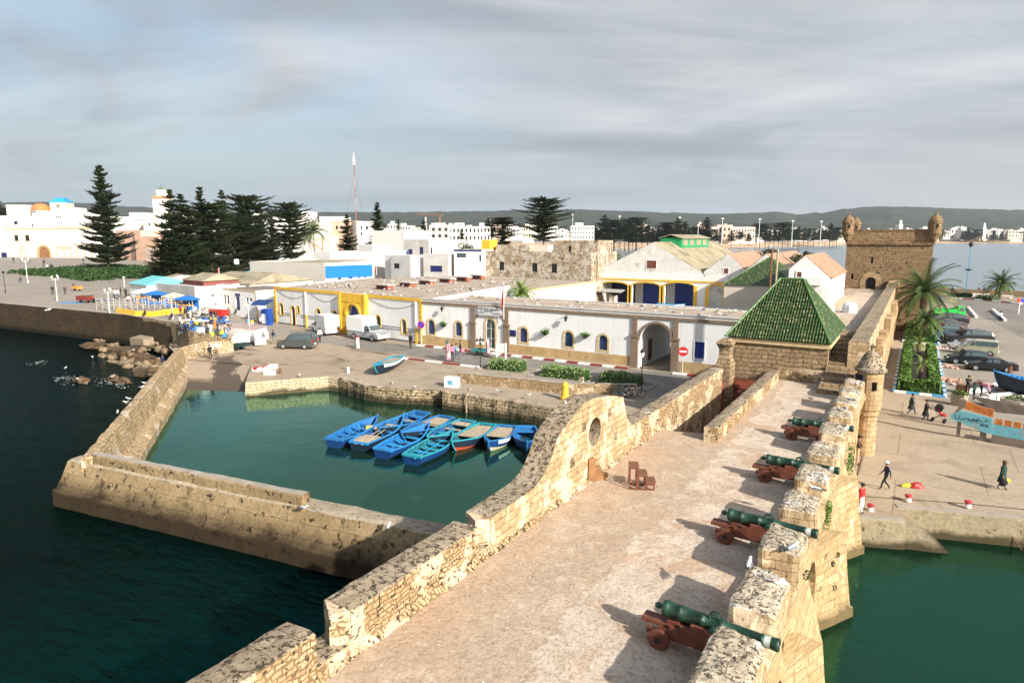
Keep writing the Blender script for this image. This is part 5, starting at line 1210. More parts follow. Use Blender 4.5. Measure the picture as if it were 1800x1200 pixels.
TB = [
 ('old_wall','sand coloured crenellated town rampart between the pines','wall',533,330,592,330,415.5,6,'cream',[]),
 ('town_house','cream house with blue windows above the crenellated wall','building',535,350,585,350,391,14,'cream',[(540,396,544,402),(547,396,550.5,402),(557,396,561,403)]),
 ('town_house','brown sided cream house right of the blue windows','building',585,352,628,350,388,14,'pink',[(590,397,594,403),(598,397,602,403)]),
 ('town_house','tall white house with dark windows behind the mast foot','building',628,345,660,350,389,16,'whitefar',[(634,397,637,403),(643,397.5,647,403.5),(634,408,637,414)]),
 ('town_house','white rooftop room with light parapet above the cream houses','building',565,400,607,400,380.5,18,'whitefar',[]),
 ('town_house','small white cube rising highest beside the hills','building',534,420,552,420,372,12,'whitefar',[(541,376,544,380)]),
 ('town_house','long white house behind the group of pines','building',490,380,535,380,386,18,'whitefar',[(520,392,523,397)]),
 ('town_house','white terrace between the pines and the minaret','building',380,400,492,395,381,20,'whitefar',[(400,388,404,393),(430,388,434,393),(470,388,474,393)]),
 ('town_house','brown rampart house right of the tallest pine','building',208,300,252,290,405,18,'pink',[]),
 ('town_house','dark brown side wall behind the park','building',241,285,284,290,415.5,20,'brownp',[]),
 ('town_house','pale pink hut with flat roof at the park edge','building',258,250,300,240,437,14,'pinkl',[]),
 ('town_house','grey arched house under the minaret','building',225,360,262,355,391,16,'greyren',[(229,400,231,408),(238,400,240,408),(251,405,253,411),(257,405,259,411)]),
 ('town_house','white cluster house with dark doorway left of the minaret','building',234,380,262,380,373.5,16,'whitefar',[(243,386,246,390),(249,386,252,390)]),
 ('town_house','narrow ochre and white house before the minaret','building',258,340,280,342,378,12,'cream',[(261,392,264,397)]),
 ('town_house','white house with blue tanks behind the tallest pine','building',155,370,200,375,376,16,'whitefar',[(171,378,182,381)]),
 ('town_house','plain white wall house beside the pine on the right','building',195,365,236,372,381,16,'whitefar',[]),
 ('town_house','tall white house on the right of the minaret','building',274,345,310,350,384,16,'whitefar',[(283,390,286,394),(296,390,299,394)]),
 ('town_house','white low wall house with arches behind the dark pines','building',300,330,395,320,405,14,'whitefar',[]),
 ('town_house','wide white house screened by pine branches','building',395,330,535,320,397,20,'whitefar',[]),
]
M['brownp'] = plain('brown plaster',(.26,.17,.12),.9,.15,.2); M['pinkl'] = plain('light pink render',(.62,.47,.38),.9,.08,.2)
for (nm,lb,ct,x0,f0,x1,f1,yt,dp,mt_,ws) in TB:
 t_,fc,zt_ = fbox(nm,lb,ct,x0,f0,x1,f1,yt,dp,M[mt_],wins=[w_+(M['dark'],) for w_ in ws])
 if 'crenellated town' in lb:
  m_ = MB()
  for i in range(18): u = fc.L*(i+.2)/18; fc.bx(m_,u,u+fc.L/18*.6,zt_,zt_+.9,-.3,0)
  m_.build('crenellation',M['cream'],t_)
# far town along the beach
def farbox(name,label,x0,x1,f,ybot,ytop,mat,rows=0,cols=0,group=None,wm=None,rot=0.):
 c = CD((x0+x1)/2,f,8); k = mpp(c); wd = (x1-x0)*k; zb = max(2.,zat(c,ybot)); zt = zat(c,ytop)
 t = thing(name,label,'building',(c.x,c.y,zb),YAW+rot,group,absolute=False)
 dp = max(8,wd*.6); h = zt-zb
 m_ = MB(); m_.box(-wd/2,0,-6,wd/2,dp,h); m_.box(-wd*.3,dp*.3,h,-wd*.3+wd*.35,dp*.7,h+min(3.,h*.25)); m_.build('wall',mat,t)
 if rows:
  for r_ in range(rows):
   for c_ in range(cols):
    m_ = MB(); xx = -wd/2+wd*(c_+.5)/cols; zz_ = h*(r_+.45)/rows
    m_.box(xx-wd/cols*.22,-.12,zz_-h/rows*.22,xx+wd/cols*.22,.1,zz_+h/rows*.25); m_.build('window',wm or M['dark'],t)
 return t
farbox('hotel','white hotel with rows of dark square windows left of the beach',1003,1044,640,421,397,M['whitefar'],3,8)
farbox('hotel','long white three storey block with regular windows among pines',788,838,560,424,398,M['whitefar'],2,7)
farbox('town_house','grey white block with balconies beside the crane',757,790,540,420,397,M['greyren'],2,3)
farbox('town_house','white block with few windows right of the long block',838,862,570,424,398,M['whitefar'],2,4)
farbox('hotel','long peach hotel with tall arcade windows behind the beach',1248,1326,930,421,399,M['pinkl'],2,16)
farbox('hotel','red ochre tower block at the end of the peach hotel',1225,1238,930,419,394,M['pink'],2,2)
farbox('hotel','red ochre centre block of the peach hotel',1269,1284,925,419,397,M['pink'],2,2)
farbox('town_house','pink turreted house on the far ridge of roofs',872,888,900,396,388,M['pinkl'],0,0)
cnt = 0
rn = random.Random(21)
kinds = [('white',M['whitefar']),('cream',M['cream']),('pale pink',M['pinkl']),('grey',M['greyren'])]
def town(n,xa,xb,fa,fb,yb0,yb1,h0,h1,wpx,desc,wts=(6,2,1,1),skip=None):
 for i in range(n):
  x = xa+(xb-xa)*(i+rn.random())/n; f = rn.uniform(fa,fb); kd,mt_ = rn.choices(kinds,wts)[0]
  wd = rn.uniform(*wpx); yb = rn.uniform(yb0,yb1); hh = rn.uniform(h0,h1)
  rows = 2 if hh > 9 else (1 if hh > 5 else 0); cols = max(2,int(wd/4.5)) if rows else 0
  if skip and skip(x): continue
  farbox('town_house','one of the %s flat roofed houses %s' % (kd,desc),x-wd/2,x+wd/2,f,yb,yb-hh,mt_,rows,cols,'%s houses %s' % (kd,desc),rot=rn.uniform(-.35,.35))
town(34,655,1000,700,1150,412,420,8,20,(12,26),'in the town between mast and beach')
town(24,1040,1225,900,1250,410,420,6,18,(9,20),'in the trees behind the beach')
town(46,1225,1485,1150,1700,413,421,5,15,(8,18),'along the bay before the hills')
town(44,1640,1900,2000,2150,415,424,6,20,(8,20),'at the far right of the bay',(8,1,1,1))
town(20,1495,1640,1800,2000,412,420,5,14,(8,16),'seen over the tower top')
town(22,-60,560,480,620,392,404,8,16,(16,30),'on the old town roofs behind the pines')
for (x,f,yb,yt,w_,lb) in [(1580,1900,415,386,6,'white minaret seen above the fort tower'),(1574,1910,415,393,4,'shorter white tower beside the distant minaret'),(1727,2000,418,391,5,'slim white minaret at the far right of the bay'),(749,800,415,381,4,'thin white minaret near the crane'),(862,850,405,384,3,'tiny white minaret left of the big pine')]:
 c = CD(x,f,8); k = mpp(c); zb = zat(c,yb); zt = zat(c,yt); t = thing('minaret',lb,'tower',(c.x,c.y,zb),YAW,absolute=False); h = zt-zb
 m_ = MB(); m_.obox((0,0,-5),w_*k,w_*k,h*.72+5); m_.obox((0,0,h*.72),w_*k*.6,w_*k*.6,h*.2); m_.build('shaft',M['whitefar'],t)
 m_ = MB(); m_.lathe((0,0,h*.92),[(w_*k*.38,0),(.1,h*.08)],6); m_.build('cap',M['whitefar'],t)
# mast with guy wires, crane
def mast():
 b = CD(629,300,4.); zt = zat(b,268); k = mpp(b); t = thing('radio_mast','tall slender red and white lattice radio mast with guy wires','mast',(b.x,b.y,1.5))
 r_ = 1.0*k; zz1 = zat(b,290)
 m_ = MB(); m2 = MB(); n_ = 26
 for i in range(n_):
  za,zb_ = 1.5+(zz1-1.5)*i/n_,1.5+(zz1-1.5)*(i+1)/n_; mm = m_ if (i // 3) % 2 else m2
  P = [[Vector((b.x+r_*math.cos(a),b.y+r_*math.sin(a),z)) for a in (.5,2.6,4.7)] for z in (za,zb_)]
  for j in range(3):
   mm.tube([P[0][j],P[1][j]],.10,4); mm.tube([P[0][j],P[1][(j+1) % 3]],.06,3)
 m_.build('white_lattice',M['concrete'],t); m2.build('red_lattice',plain('faded red paint',(.22,.11,.09),.7),t)
 m_ = MB(); m_.tube([(b.x,b.y,zz1),(b.x,b.y,zt)],.16,5); m_.lathe((b.x,b.y,zz1),[(.2,-.1),(r_*2.2,0),(r_*2.2,.25),(.2,.4)],8)
 for a in (0,2.1,4.2): q = Vector((b.x+2*r_*math.cos(a),b.y+2*r_*math.sin(a),zz1)); m_.tube([q,q+Vector((0,0,(zt-zz1)*.7))],.1,4)
 m_.lathe((b.x,b.y,zz1+1.),[(.2,0),(.35,.3),(.35,2.0),(.1,2.4)],7); m_.build('antennas',M['galv'],t)
 for (gx,z) in ((592,.93),(600,.62),(657,.93),(648,.62)):
  g = CD(gx,300+(gx-628)*.3,2.); m_ = MB(); m_.tube([(b.x,b.y,1.5+(zz1-1.5)*z),g],.05,4); m_.build('guy_wire',M['iron'],t)
mast()
def crane():
 b = CD(774,620,6.); zt = zat(b,374.5); k = mpp(b); t = thing('tower_crane','thin orange tower crane above the town roofs','crane',(b.x,b.y,6)); mo = plain('orange crane paint',(.22,.11,.05),.6)
 m_ = MB(); m_.tube([(b.x,b.y,4),(b.x,b.y,zt-4)],.7,4); m_.tube([(b.x,b.y,zt-4),b+Vector((3,2,zt-6))],.5,4); m_.build('tower',mo,t)
 e = CD(733,620,6.); z1 = zat(b,380); z0 = zat(e,376.5); m_ = MB(); m_.tube([(b.x,b.y,z1),(e.x,e.y,z0)],.25,4); m_.tube([(b.x,b.y,z1+1.6),(e.x,e.y,z0+.3)],.25,4); m_.build('jib',mo,t)
crane()
# ------------------------------------------------ trees
def norfolk(name,h,seed,wid=.30,dens=1.,tiers=18,bare=.08,flat=0.,lean=0.):
 r_ = random.Random(seed); t = bpy.data.objects.new(name,None); COL.objects.link(t); t.empty_display_size = .2
 m_ = MB(); m_.tube([(0,0,-.5),(lean*h*.3,0,h*.5),(lean*h,0,h*.99)],[h*.016,h*.010,h*.002],7)
 br = []
 cr = MB()
 def spray(p,d,ln,wd_,up):
  s_ = d.cross(Vector((0,0,1))); s_ = (s_ if s_.length > .01 else Vector((1,0,0))).normalized()
  nn = max(6,int(ln/(h*.006)*.8*dens))
  for i in range(nn):
   u = i/nn; q = p+d*(ln*u)+Vector((0,0,up*ln*(u*u-.4*u)))
   w_ = wd_*(1-.55*u)*r_.uniform(.5,1.1)
   for sg in (-1,1):
    e = q+s_*(sg*w_)+d*(w_*.55)+Vector((0,0,w_*r_.uniform(.1,.5)))
    a = d*(h*.009*r_.uniform(.7,1.5)); bb = Vector((0,0,h*.0072*r_.uniform(.5,1.5)))
    cr.add([q-a-bb,q+a+bb,e+a*.5+bb,e-a*.4],[(0,1,2,3)])
   if r_.random() < .9:
    e = q+Vector((0,0,h*.024*r_.uniform(.4,1.1)))+s_*r_.uniform(-.3,.3)*wd_; a = s_*(h*.010)
    cr.add([q-a,q+a,e+d*h*.004],[(0,1,2)])
 for k in range(tiers):
  f = k/(tiers-1); z = h*(bare+(1-bare)*(1-(1-f) ** 1.08))
  if flat: wv = wid*h*(.55+.55*math.sin(f*math.pi*.8))*(1-max(0,f-.9)*4.)
  else: wv = wid*h*((1-f) ** .72*.92+.06)*(1 if f > .1 else .85)
  wv *= r_.uniform(.72,1.2)
  nb = r_.randint(7,9)
  for j in range(nb):
   a = 2*math.pi*(j+r_.random()*.6)/nb+k*.7; d = Vector((math.cos(a),math.sin(a),0))
   ln = wv*r_.uniform(.4,1.3)
   if r_.random() < .15: ln *= .5
   p = Vector((lean*z,0,z))+Vector((0,0,r_.uniform(-.02,.02)*h))
   m_.tube([p,p+d*(ln*.5)+Vector((0,0,-.02*ln)),p+d*ln*.95+Vector((0,0,.12*ln))],[h*.0035,h*.0025,h*.001],3)
   up = .32 if not flat else .25
   spray(p,d,ln,h*.052*(1-.4*f),up)
   if ln > h*.1:
    for sg in (-1,1):
     d2 = (d+d.cross(Vector((0,0,1)))*sg*r_.uniform(.35,.6)).normalized(); spray(p+d*ln*.3,d2,ln*.62,h*.042*(1-.4*f),up)
 m_.build('trunk',M['bark'],t); cr.build('crown',M['pine'],t,recalc=False)
 return t
protoA = norfolk('norfolk_pine',1.,3,.25,.8,26); protoB = norfolk('norfolk_pine',1.,11,.30,.9,20); protoC = norfolk('norfolk_pine',1.,17,.36,.9,15,.25,1.); protoD = norfolk('norfolk_pine',1.,23,.21,.7,22)
used = set()
def pine(proto,x,f,ybase,ytop,label,rz,wid=1.,group=None,mir=1):
 if x < 520 and f < 230: f = fwd(W(x,ybase,1.5))
 b = CD(x,f,1.5); zb = zat(b,ybase); h = zat(b,ytop)-zb
 if proto.name not in used: used.add(proto.name); o = proto; o.location = (b.x,b.y,zb); o.rotation_euler = (0,0,rz); o.scale = (h*wid,h*wid,h)
 else: o = dup(proto,(b.x,b.y,zb),rz,(h*wid,h*wid,h))
 tag(o,label,'tree')
 if group: o['group'] = group
 elif 'group' in o: del o['group']
 return o
PN = [(protoA,193,200,473,294,'tallest lone Norfolk pine in front of the white square building',.4,1.05),(protoB,312,190,494,337,'broad dark pine left of the pine group, below the minaret',1.3,1.0),(protoD,363,205,490,334,'slim pointed pine second in the dark group',2.1,1.1),(protoB,400,200,488,338,'tall pine in the middle of the dark group',2.9,.86),(protoC,441,198,487,348,'wide topped pine third from the right in the dark group',.2,.95),(protoC,512,195,482,361,'flat crowned pine right of the pale lamp post',3.7,1.0),(protoB,482,215,478,376,'shorter pine between two wide topped pines',4.4,.8),(protoB,342,195,494,372,'low bushy pine filling the gap under the minaret',5.1,1.1),(protoC,425,190,490,385,'low spreading pine at the right foot of the group',1.9,1.2),(protoB,330,188,495,345,'bushy pine filling the left middle of the dark group',3.3,1.25),(protoC,375,186,492,362,'spreading lower pine inside the dark group',4.1,1.1),(protoB,462,192,488,366,'bushy pine between the wide topped pines',.6,1.2),(protoB,300,182,496,395,'low dark pine at the left foot of the group',1.1,1.5),(protoB,614,215,458,378,'ragged pine just left of the white stair tower',.9,1.05),(protoD,667,235,455,359,'conical pine right of the radio mast',1.7,1.35),(protoC,955,205,446,351,'big flat topped pine rising over the ruined house',2.55,1.3),(protoC,884,215,444,384,'wide dark low pine left of the big flat topped one',5.2,1.35),(protoB,747,330,430,385,'distant pine in front of the crane',.3,1.1),(protoB,812,340,432,402,'small bushy pine before the long white block',2.2,1.5),(protoD,702,380,420,386,'small grey green pine right of the mast pine',2.8,1.2)]
for (pr_,x,f,yb,yt,lb,rz,wd) in PN: pine(pr_,x,f,yb,yt,lb,rz,wd)
# distant trees
FT_ = [(1062,800,428,379,'far_pine'),(1079,810,428,388,0),(1046,820,428,396,0),(1105,800,427,386,0),(1118,840,427,384,0),(1138,820,427,396,0),(1155,860,427,398,0),(1170,830,427,392,0),(1190,850,427,384,0),(1203,840,427,390,0),(1222,900,424,400,0),(1241,880,425,383,0),(1258,920,425,404,0),(1335,950,424,394,0),(1345,960,424,398,0),(1360,980,424,402,0),(1375,990,424,392,0),(1385,1000,424,400,0),(1402,1050,424,398,0),(1420,1100,424,402,0),(1440,1150,423,398,0),(1458,1200,423,393,0),(1470,1250,423,400,0),(860,700,420,384,0),(1022,760,424,391,0),(1090,790,428,400,0),(1128,790,428,404,0),(1160,800,428,405,0),(1185,805,428,404,0),(1210,830,428,402,0),(1285,900,425,405,0),(1300,905,425,408,0),(1315,905,425,409,0),(1700,2000,423,400,0),(1712,2000,423,404,0),(1745,2000,423,405,0),(1760,2010,423,407,0),(1650,1980,423,404,0),(725,620,424,405,0),(770,600,425,408,0),(845,600,426,412,0),(1056,830,428,402,0),(1070,790,428,398,0),(1098,830,428,398,0),(1112,790,428,402,0),(1147,800,428,401,0),(1178,840,428,399,0),(1198,800,428,404,0),(1218,860,427,398,0),(1232,900,426,404,0),(1352,980,425,406,0),(1368,990,425,404,0),(1395,1010,425,404,0),(1412,1060,424,406,0),(1430,1110,424,404,0),(1450,1180,424,405,0),(1464,1230,424,404,0),(10,420,396,350,0),(20,430,396,366,0)]
for k,(x,f,yb,yt,_) in enumerate(FT_):
 lb = 'one of the dark distant trees along the beach front' if x < 1500 else 'one of the dark trees at the far right of the bay'
 if x < 60: lb = 'small pine on the old town roofs at the far left, ' +('taller one' if x < 15 else 'shorter one')
 elif x < 1000: lb = 'one of the dark distant trees in the town below the hills'
 pine([protoB,protoC,protoB][k % 3],x,f,yb,yt,lb,k*1.1,2.1 if x > 100 else 1.,None if x < 60 else lb.replace('one of the ',''))
def leafblob(m_,c,sx,sy,sz,n,ls,rr=rnd):
 for i in range(n):
  d = Vector((rr.gauss(0,1),rr.gauss(0,1),rr.gauss(0,1))).normalized()*rr.uniform(.72,1.03); q = Vector((c[0]+d.x*sx,c[1]+d.y*sy,c[2]+d.z*sz))
  v = Vector((rr.uniform(-1,1),rr.uniform(-1,1),rr.uniform(-.6,1))).normalized()*ls*rr.uniform(.6,1.3); w_ = v.cross(Vector((rr.uniform(-1,1),rr.uniform(-1,1),1))).normalized()*ls*.6
  m_.add([q-v,q+w_,q+v,q-w_],[(0,1,2,3)])
# dark trees behind the stores at the right
for (x,f,yb,yt,w_,lb) in [(1325,150,470,441,22,'round dark tree between the gabled stores'),(1388,130,470,449,22,'dark bushy tree right of the second green roof'),(1420,165,460,440,12,'small dark tree top behind the white gabled house'),(1352,165,460,437,13,'small round tree above the second green roof'),(1072,150,475,448,18,'grey green shrub between the ruin and the warehouse'),(878,165,445,430,14,'small bush on the roof of the ruin'),(820,178,445,428,18,'dark shrub left of the ruined house roof')]:
 b = CD(x,f,4); k = mpp(b); zt = zat(b,yt); zb = zat(b,yb); t = thing('tree',lb,'tree',(b.x,b.y,1.5)); m_ = MB(); m_.tube([(b.x,b.y,1.5),(b.x,b.y,zt-(zt-zb)*.4)],[.3,.15],6); m_.build('trunk',M['bark'],t)
 m_ = MB()
 for i in range(9): leafblob(m_,(b.x+rnd.uniform(-.6,.6)*w_*k,b.y+rnd.uniform(-.6,.6)*w_*k,zb+(zt-zb)*rnd.uniform(.25,.85)),w_*k*.45,w_*k*.45,(zt-zb)*.28,130,.22)
 m_.build('crown',M['pine'] if 'grey' not in lb else M['hedge2'],t,recalc=False)
# park shrubbery and hedges
mb = MB()
pk = [W(*q,1.5) for q in [(14,480),(60,476),(150,470),(190,467),(245,470),(300,474),(420,470),(440,480),(350,488),(300,492),(250,497),(228,503),(205,501),(150,494),(80,486),(20,482)]]
def inpoly(p,poly):
 c_ = False; j = len(poly)-1
 for i in range(len(poly)):
  if (poly[i].y > p[1]) != (poly[j].y > p[1]) and p[0] < (poly[j].x-poly[i].x)*(p[1]-poly[i].y)/(poly[j].y-poly[i].y)+poly[i].x: c_ = not c_
  j = i
 return c_
xs_ = [p.x for p in pk]; ys_ = [p.y for p in pk]; n_ = 0; pxs = W(350,488,1.5).x
while n_ < 1500:
 q = (rnd.uniform(min(xs_),max(xs_)),rnd.uniform(min(ys_),max(ys_)))
 if not inpoly(q,pk): continue
 n_ += 1; s_ = rnd.uniform(.6,1.2); leafblob(mb,(q[0],q[1],(4.5 if q[0] < pxs else 3.2)+s_*.4),s_*1.4,s_*1.4,s_*.7,20,.45)
o = mb.build('park_shrubs',M['shrub'],recalc=False); o['kind'] = 'stuff'; tag(o,'low dark green shrubs of the park in front of the square','shrubs')
def hedge(name,label,poly_pts,h,wd,mat,z0=1.5,n=900,ls=.11,kerb=True,soil=True):
 t = thing(name,label,'hedge',(poly_pts[0][0],poly_pts[0][1],z0)); m_ = MB(); core = MB()
 for a,b in zip(poly_pts,poly_pts[1:]):
  a = Vector((a[0],a[1],0)); b = Vector((b[0],b[1],0)); L_ = (b-a).length; d = (b-a).normalized(); nn = Vector((-d.y,d.x,0)); k = int(n*L_/5)
  rg = []
  for i in range(9):
   q = a.lerp(b,i/8); w_ = wd*.42; rg.append([q+nn*s_*w_*f+Vector((0,0,z0+zz_*h)) for s_,f,zz_ in ((-1,1,0),(-1,1,.7),(-1,.6,.9),(1,.6,.9),(1,1,.7),(1,1,0))])
  core.loft(rg)
  for i in range(k):
   u = rnd.uniform(-.02,1.02); s_ = rnd.uniform(-1,1); zz_ = rnd.random(); r3 = rnd.random()
   if r3 < .45: s_ = rnd.choice((-1,1))*rnd.uniform(.88,1.05)
   else: zz_ = rnd.uniform(.88,1.04)
   bu = 1+.22*noise.noise(Vector((a.x+u*L_*1.1,s_,3.))); q = a+d*(u*L_)+nn*(s_*wd/2*bu)+Vector((0,0,z0+zz_*h*bu-.12*h*(abs(s_) > .85)*zz_))
   v = Vector((rnd.uniform(-1,1),rnd.uniform(-1,1),rnd.uniform(-.3,1))).normalized()*ls*rnd.uniform(.6,1.4); w_ = v.cross(Vector((rnd.uniform(-1,1),rnd.uniform(-1,1),.3))).normalized()*ls*.6
   m_.add([q-v,q+w_,q+v,q-w_],[(0,1,2,3)])
 core.build('inner_twigs',M['shrub'],t); m_.build('leaves',mat,t,recalc=False); return t
for (xa,ya,xb,yb,lb) in [(866,648,920,653,'first clipped hedge in a kerbed bed opposite the office door'),(958,660,1031,668,'middle clipped hedge of the three quay beds'),(1059,672,1124,680,'third clipped hedge beside the black lamp post')]:
 hedge('clipped_hedge',lb,[W(xa,ya,1.5),W(xb,yb,1.5)],1.15,2.0,M['hedge2'],n=1300)
 a,b = W(xa,ya,1.5),W(xb,yb,1.5); d = (b-a).normalized(); nn = Vector((-d.y,d.x,0)); m_ = MB()
 q = [a-d*1.2+nn*1.5,b+d*1.2+nn*1.5,b+d*1.2-nn*1.5,a-d*1.2-nn*1.5]
 loft_along(m_,q+[q[0]],[(-.1,1.4),(-.1,1.68),(.1,1.68),(.1,1.4)],5.); t_ = m_.build('bed_kerb',M['concrete']); tag(t_,'low concrete kerb frame around the ' +lb.split(' clipped')[0]+' hedge bed','kerb')
hp = [(.0,112.),(.0,71.2),(2.2,71.2),(2.2,112.),(.0,112)]
hedge('planter_hedge','long U shaped green hedge in blue and white kerb beside the parked cars',[(-.05,98.),(-.05,71.3),(2.4,71.3),(2.4,98.)],1.2,.9,M['hedge'],n=1500,ls=.13)
hedge('planter_hedge','shorter green hedge block at the foot of the big palm',[(.35,107),(.35,122),(2.4,122),(2.4,107)],1.6,1.6,M['hedge'],n=700,ls=.16)
def kerb(name,label,pts,cols,step=1.0,h=.2,wd=.25,z0=1.5):
 t = thing(name,label,'kerb',(pts[0][0],pts[0][1],z0)); ms_ = [MB(),MB()]; i = 0
 for a,b in zip(pts,pts[1:]):
  a = Vector((a[0],a[1],0)); b = Vector((b[0],b[1],0)); L_ = (b-a).length; k = max(1,round(L_/step)); d = (b-a)/k
  for j in range(k): ms_[i % 2].obox(((a+d*(j+.5)).x,(a+d*(j+.5)).y,z0-.05),d.length*.985,wd,h+.05,math.atan2(d.y,d.x)); i += 1
 ms_[0].build('white_blocks',cols[0],t); ms_[1].build('coloured_blocks',cols[1],t); return t
kerb('painted_kerb','blue and white kerb around the long hedge planter',[(-.85,99),(-.85,70.4),(3.25,70.4),(3.25,99)],(M['kerbw'],M['kerbb']),1.1)
kerb('painted_kerb','blue and white kerb around the big palm planter',[(3.5,123),(3.5,105.6),(-.7,105.6),(-.7,123)],(M['kerbw'],M['kerbb']),1.6)
kerb('painted_kerb','red and white kerb along the foot of the white office',[(-57,67.3),(gate[0]-57-.8,67.3)],(M['kerbw'],M['kerbr']),1.55,.18,.5)
kerb('painted_kerb','short red and white kerb right of the archway',[(gate[1]-57+.5,67.5),(-15,67.5)],(M['kerbw'],M['kerbr']),1.5,.18,.5)
strip('office_pavement',[(-57,67.3),(gate[0]-57.8,67.3),(gate[0]-57.8,68.6),(-57,68.6)],1.66,M['quay'])
a,b = W(690,628,1.5),W(842,646,1.5)
kerb('painted_kerb','pale kerb dividing road and quay near the beached boat',[a,b],(M['kerbw'],M['kerbr']),2.4,.15,.3)
kerb('painted_kerb','red and white kerb island edge at the far end of the port road',[W(1672,525,1.5),W(1712,527,1.5),W(1760,531,1.5),W(1796,535,1.5)],(M['kerbw'],M['kerbr']),2.2,.25,.4)
def bed(lbl,pts,mat):
 pass
hedge('low_shrubs','low dark shrub strip along the far kerb by the bay',[W(1668,521,1.5),W(1706,522,1.5)],.8,2.2,M['shrub'],n=150,ls=.3)
hedge('low_shrubs','low dark shrub patch left of the distant palm',[W(1720,526,1.5),W(1750,529,1.5)],.9,2.6,M['shrub'],n=150,ls=.3)
sw = thing('bay_wall','low dark stone wall closing the port road from the bay','wall',(20,203,1.5))
mb = MB(); loft_along(mb,[(1.5,205),(110,197.5)],[(0,1),(0,2.9),(-.6,2.9),(-.6,1)],3.); mb.jit(.05,.5); mb.build('wall',M['brownstone'],sw)
for k,(x,lb) in enumerate([(1680,'white stone bench left of the blue pole'),(1723,'white stone bench right of the blue pole'),(1765,'white stone bench behind the distant palm')]):
 p = W(x,521 if k < 2 else 524,1.5); t = thing('stone_bench',lb,'bench',p,.06,absolute=False)
 m_ = MB(); m_.box(-1.8,-.3,.5,1.8,.3,.7); m_.build('seat',M['kerbw'],t)
 for xx in (-1.3,1.3): m_ = MB(); m_.box(xx-.2,-.25,0,xx+.2,.25,.5); m_.build('leg',M['kerbw'],t)
# palms
def palm(name,label,x,y,z0,h,fr,n,mat,seed,droop=1.,trunk_r=.28,wide=.34):
 r_ = random.Random(seed); t = thing(name,label,'palm',(x,y,z0),0,absolute=False); m_ = MB(); pts = [(0,0,0)]; rad = [trunk_r*1.1]
 for i in range(1,15): pts.append((.02*i*math.sin(seed),.02*i,h*i/14)); rad.append(trunk_r*(1.12 if i % 2 else .92))
 m_.tube(pts,rad,9); m_.build('trunk',M['bark'],t)
 for i in range(n):
  a = 2.4*i+r_.uniform(-.2,.2); el = 1.35-1.65*(i/n)+r_.uniform(-.1,.1); L_ = fr*r_.uniform(.85,1.1); m_ = MB(); p = Vector((pts[-1][0],pts[-1][1],h)); d = Vector((math.cos(a)*math.cos(el),math.sin(a)*math.cos(el),math.sin(el))); prev = p; side = Vector((-math.sin(a),math.cos(a),0)); k = 22
  for j in range(k):
   q = prev+d*(L_/k); d = (d+Vector((0,0,-.085*droop))).normalized(); u = (j+.5)/k
   up = side.cross(d).normalized()
   m_.add([prev-side*.03,prev+side*.03,q+side*.025,q-side*.025],[(0,1,2,3)])
   lw = wide*fr*.5*math.sin(min(1,u*1.25+.18)*math.pi*.82)+.05
   for sg in (-1,1):
    for e in (0,.5):
     b_ = prev.lerp(q,e); tip = b_+side*(sg*lw)+d*(lw*.75)+up*(lw*.12)-Vector((0,0,lw*.25)); wv = d*(L_/k*.38)
     m_.add([b_-wv*.6,b_+wv*.6,tip],[(0,1,2)])
   prev = q
  m_.build('frond',mat,t,recalc=False)
 return t
palm('palm_tree','big date palm with arching fronds beside the terrace wall',1.4,112.5,1.5,6.6,6.0,36,M['palm'],4,.8,.36)
palm('palm_tree','smaller shaggy palm below the big palm, near the green truck',1.7,108.0,1.5,3.0,3.6,30,M['palm'],9,1.,.32)
p = W(1757,526,1.5); palm('palm_tree','small round palm standing on the far kerb by the bay',p.x,p.y,1.5,3.6,4.6,44,M['palm'],6,.8,.4)
palm('palm_tree','short young palm growing inside the U shaped hedge',1.2,93.,1.5,1.7,1.7,16,M['palmy'],12,1.,.22)
palm('palm_tree','leaning bare palm trunk with few leaves inside the hedge',1.2,78.,1.5,1.6,1.6,10,M['palmy'],15,1.,.16)
p = W(912,528,1.5); q = CD(912,100,5.); palm('palm_tree','bright green palm crown showing above the white office roof',q.x,q.y,1.5,6.0,3.6,30,M['palmy'],21,1.)
q = CD(553,318,5.); palm('palm_tree','distant palm in front of the crenellated town wall',q.x,q.y,1.5,zat(q,405)-1.5,9.,26,M['palm'],31,.8)
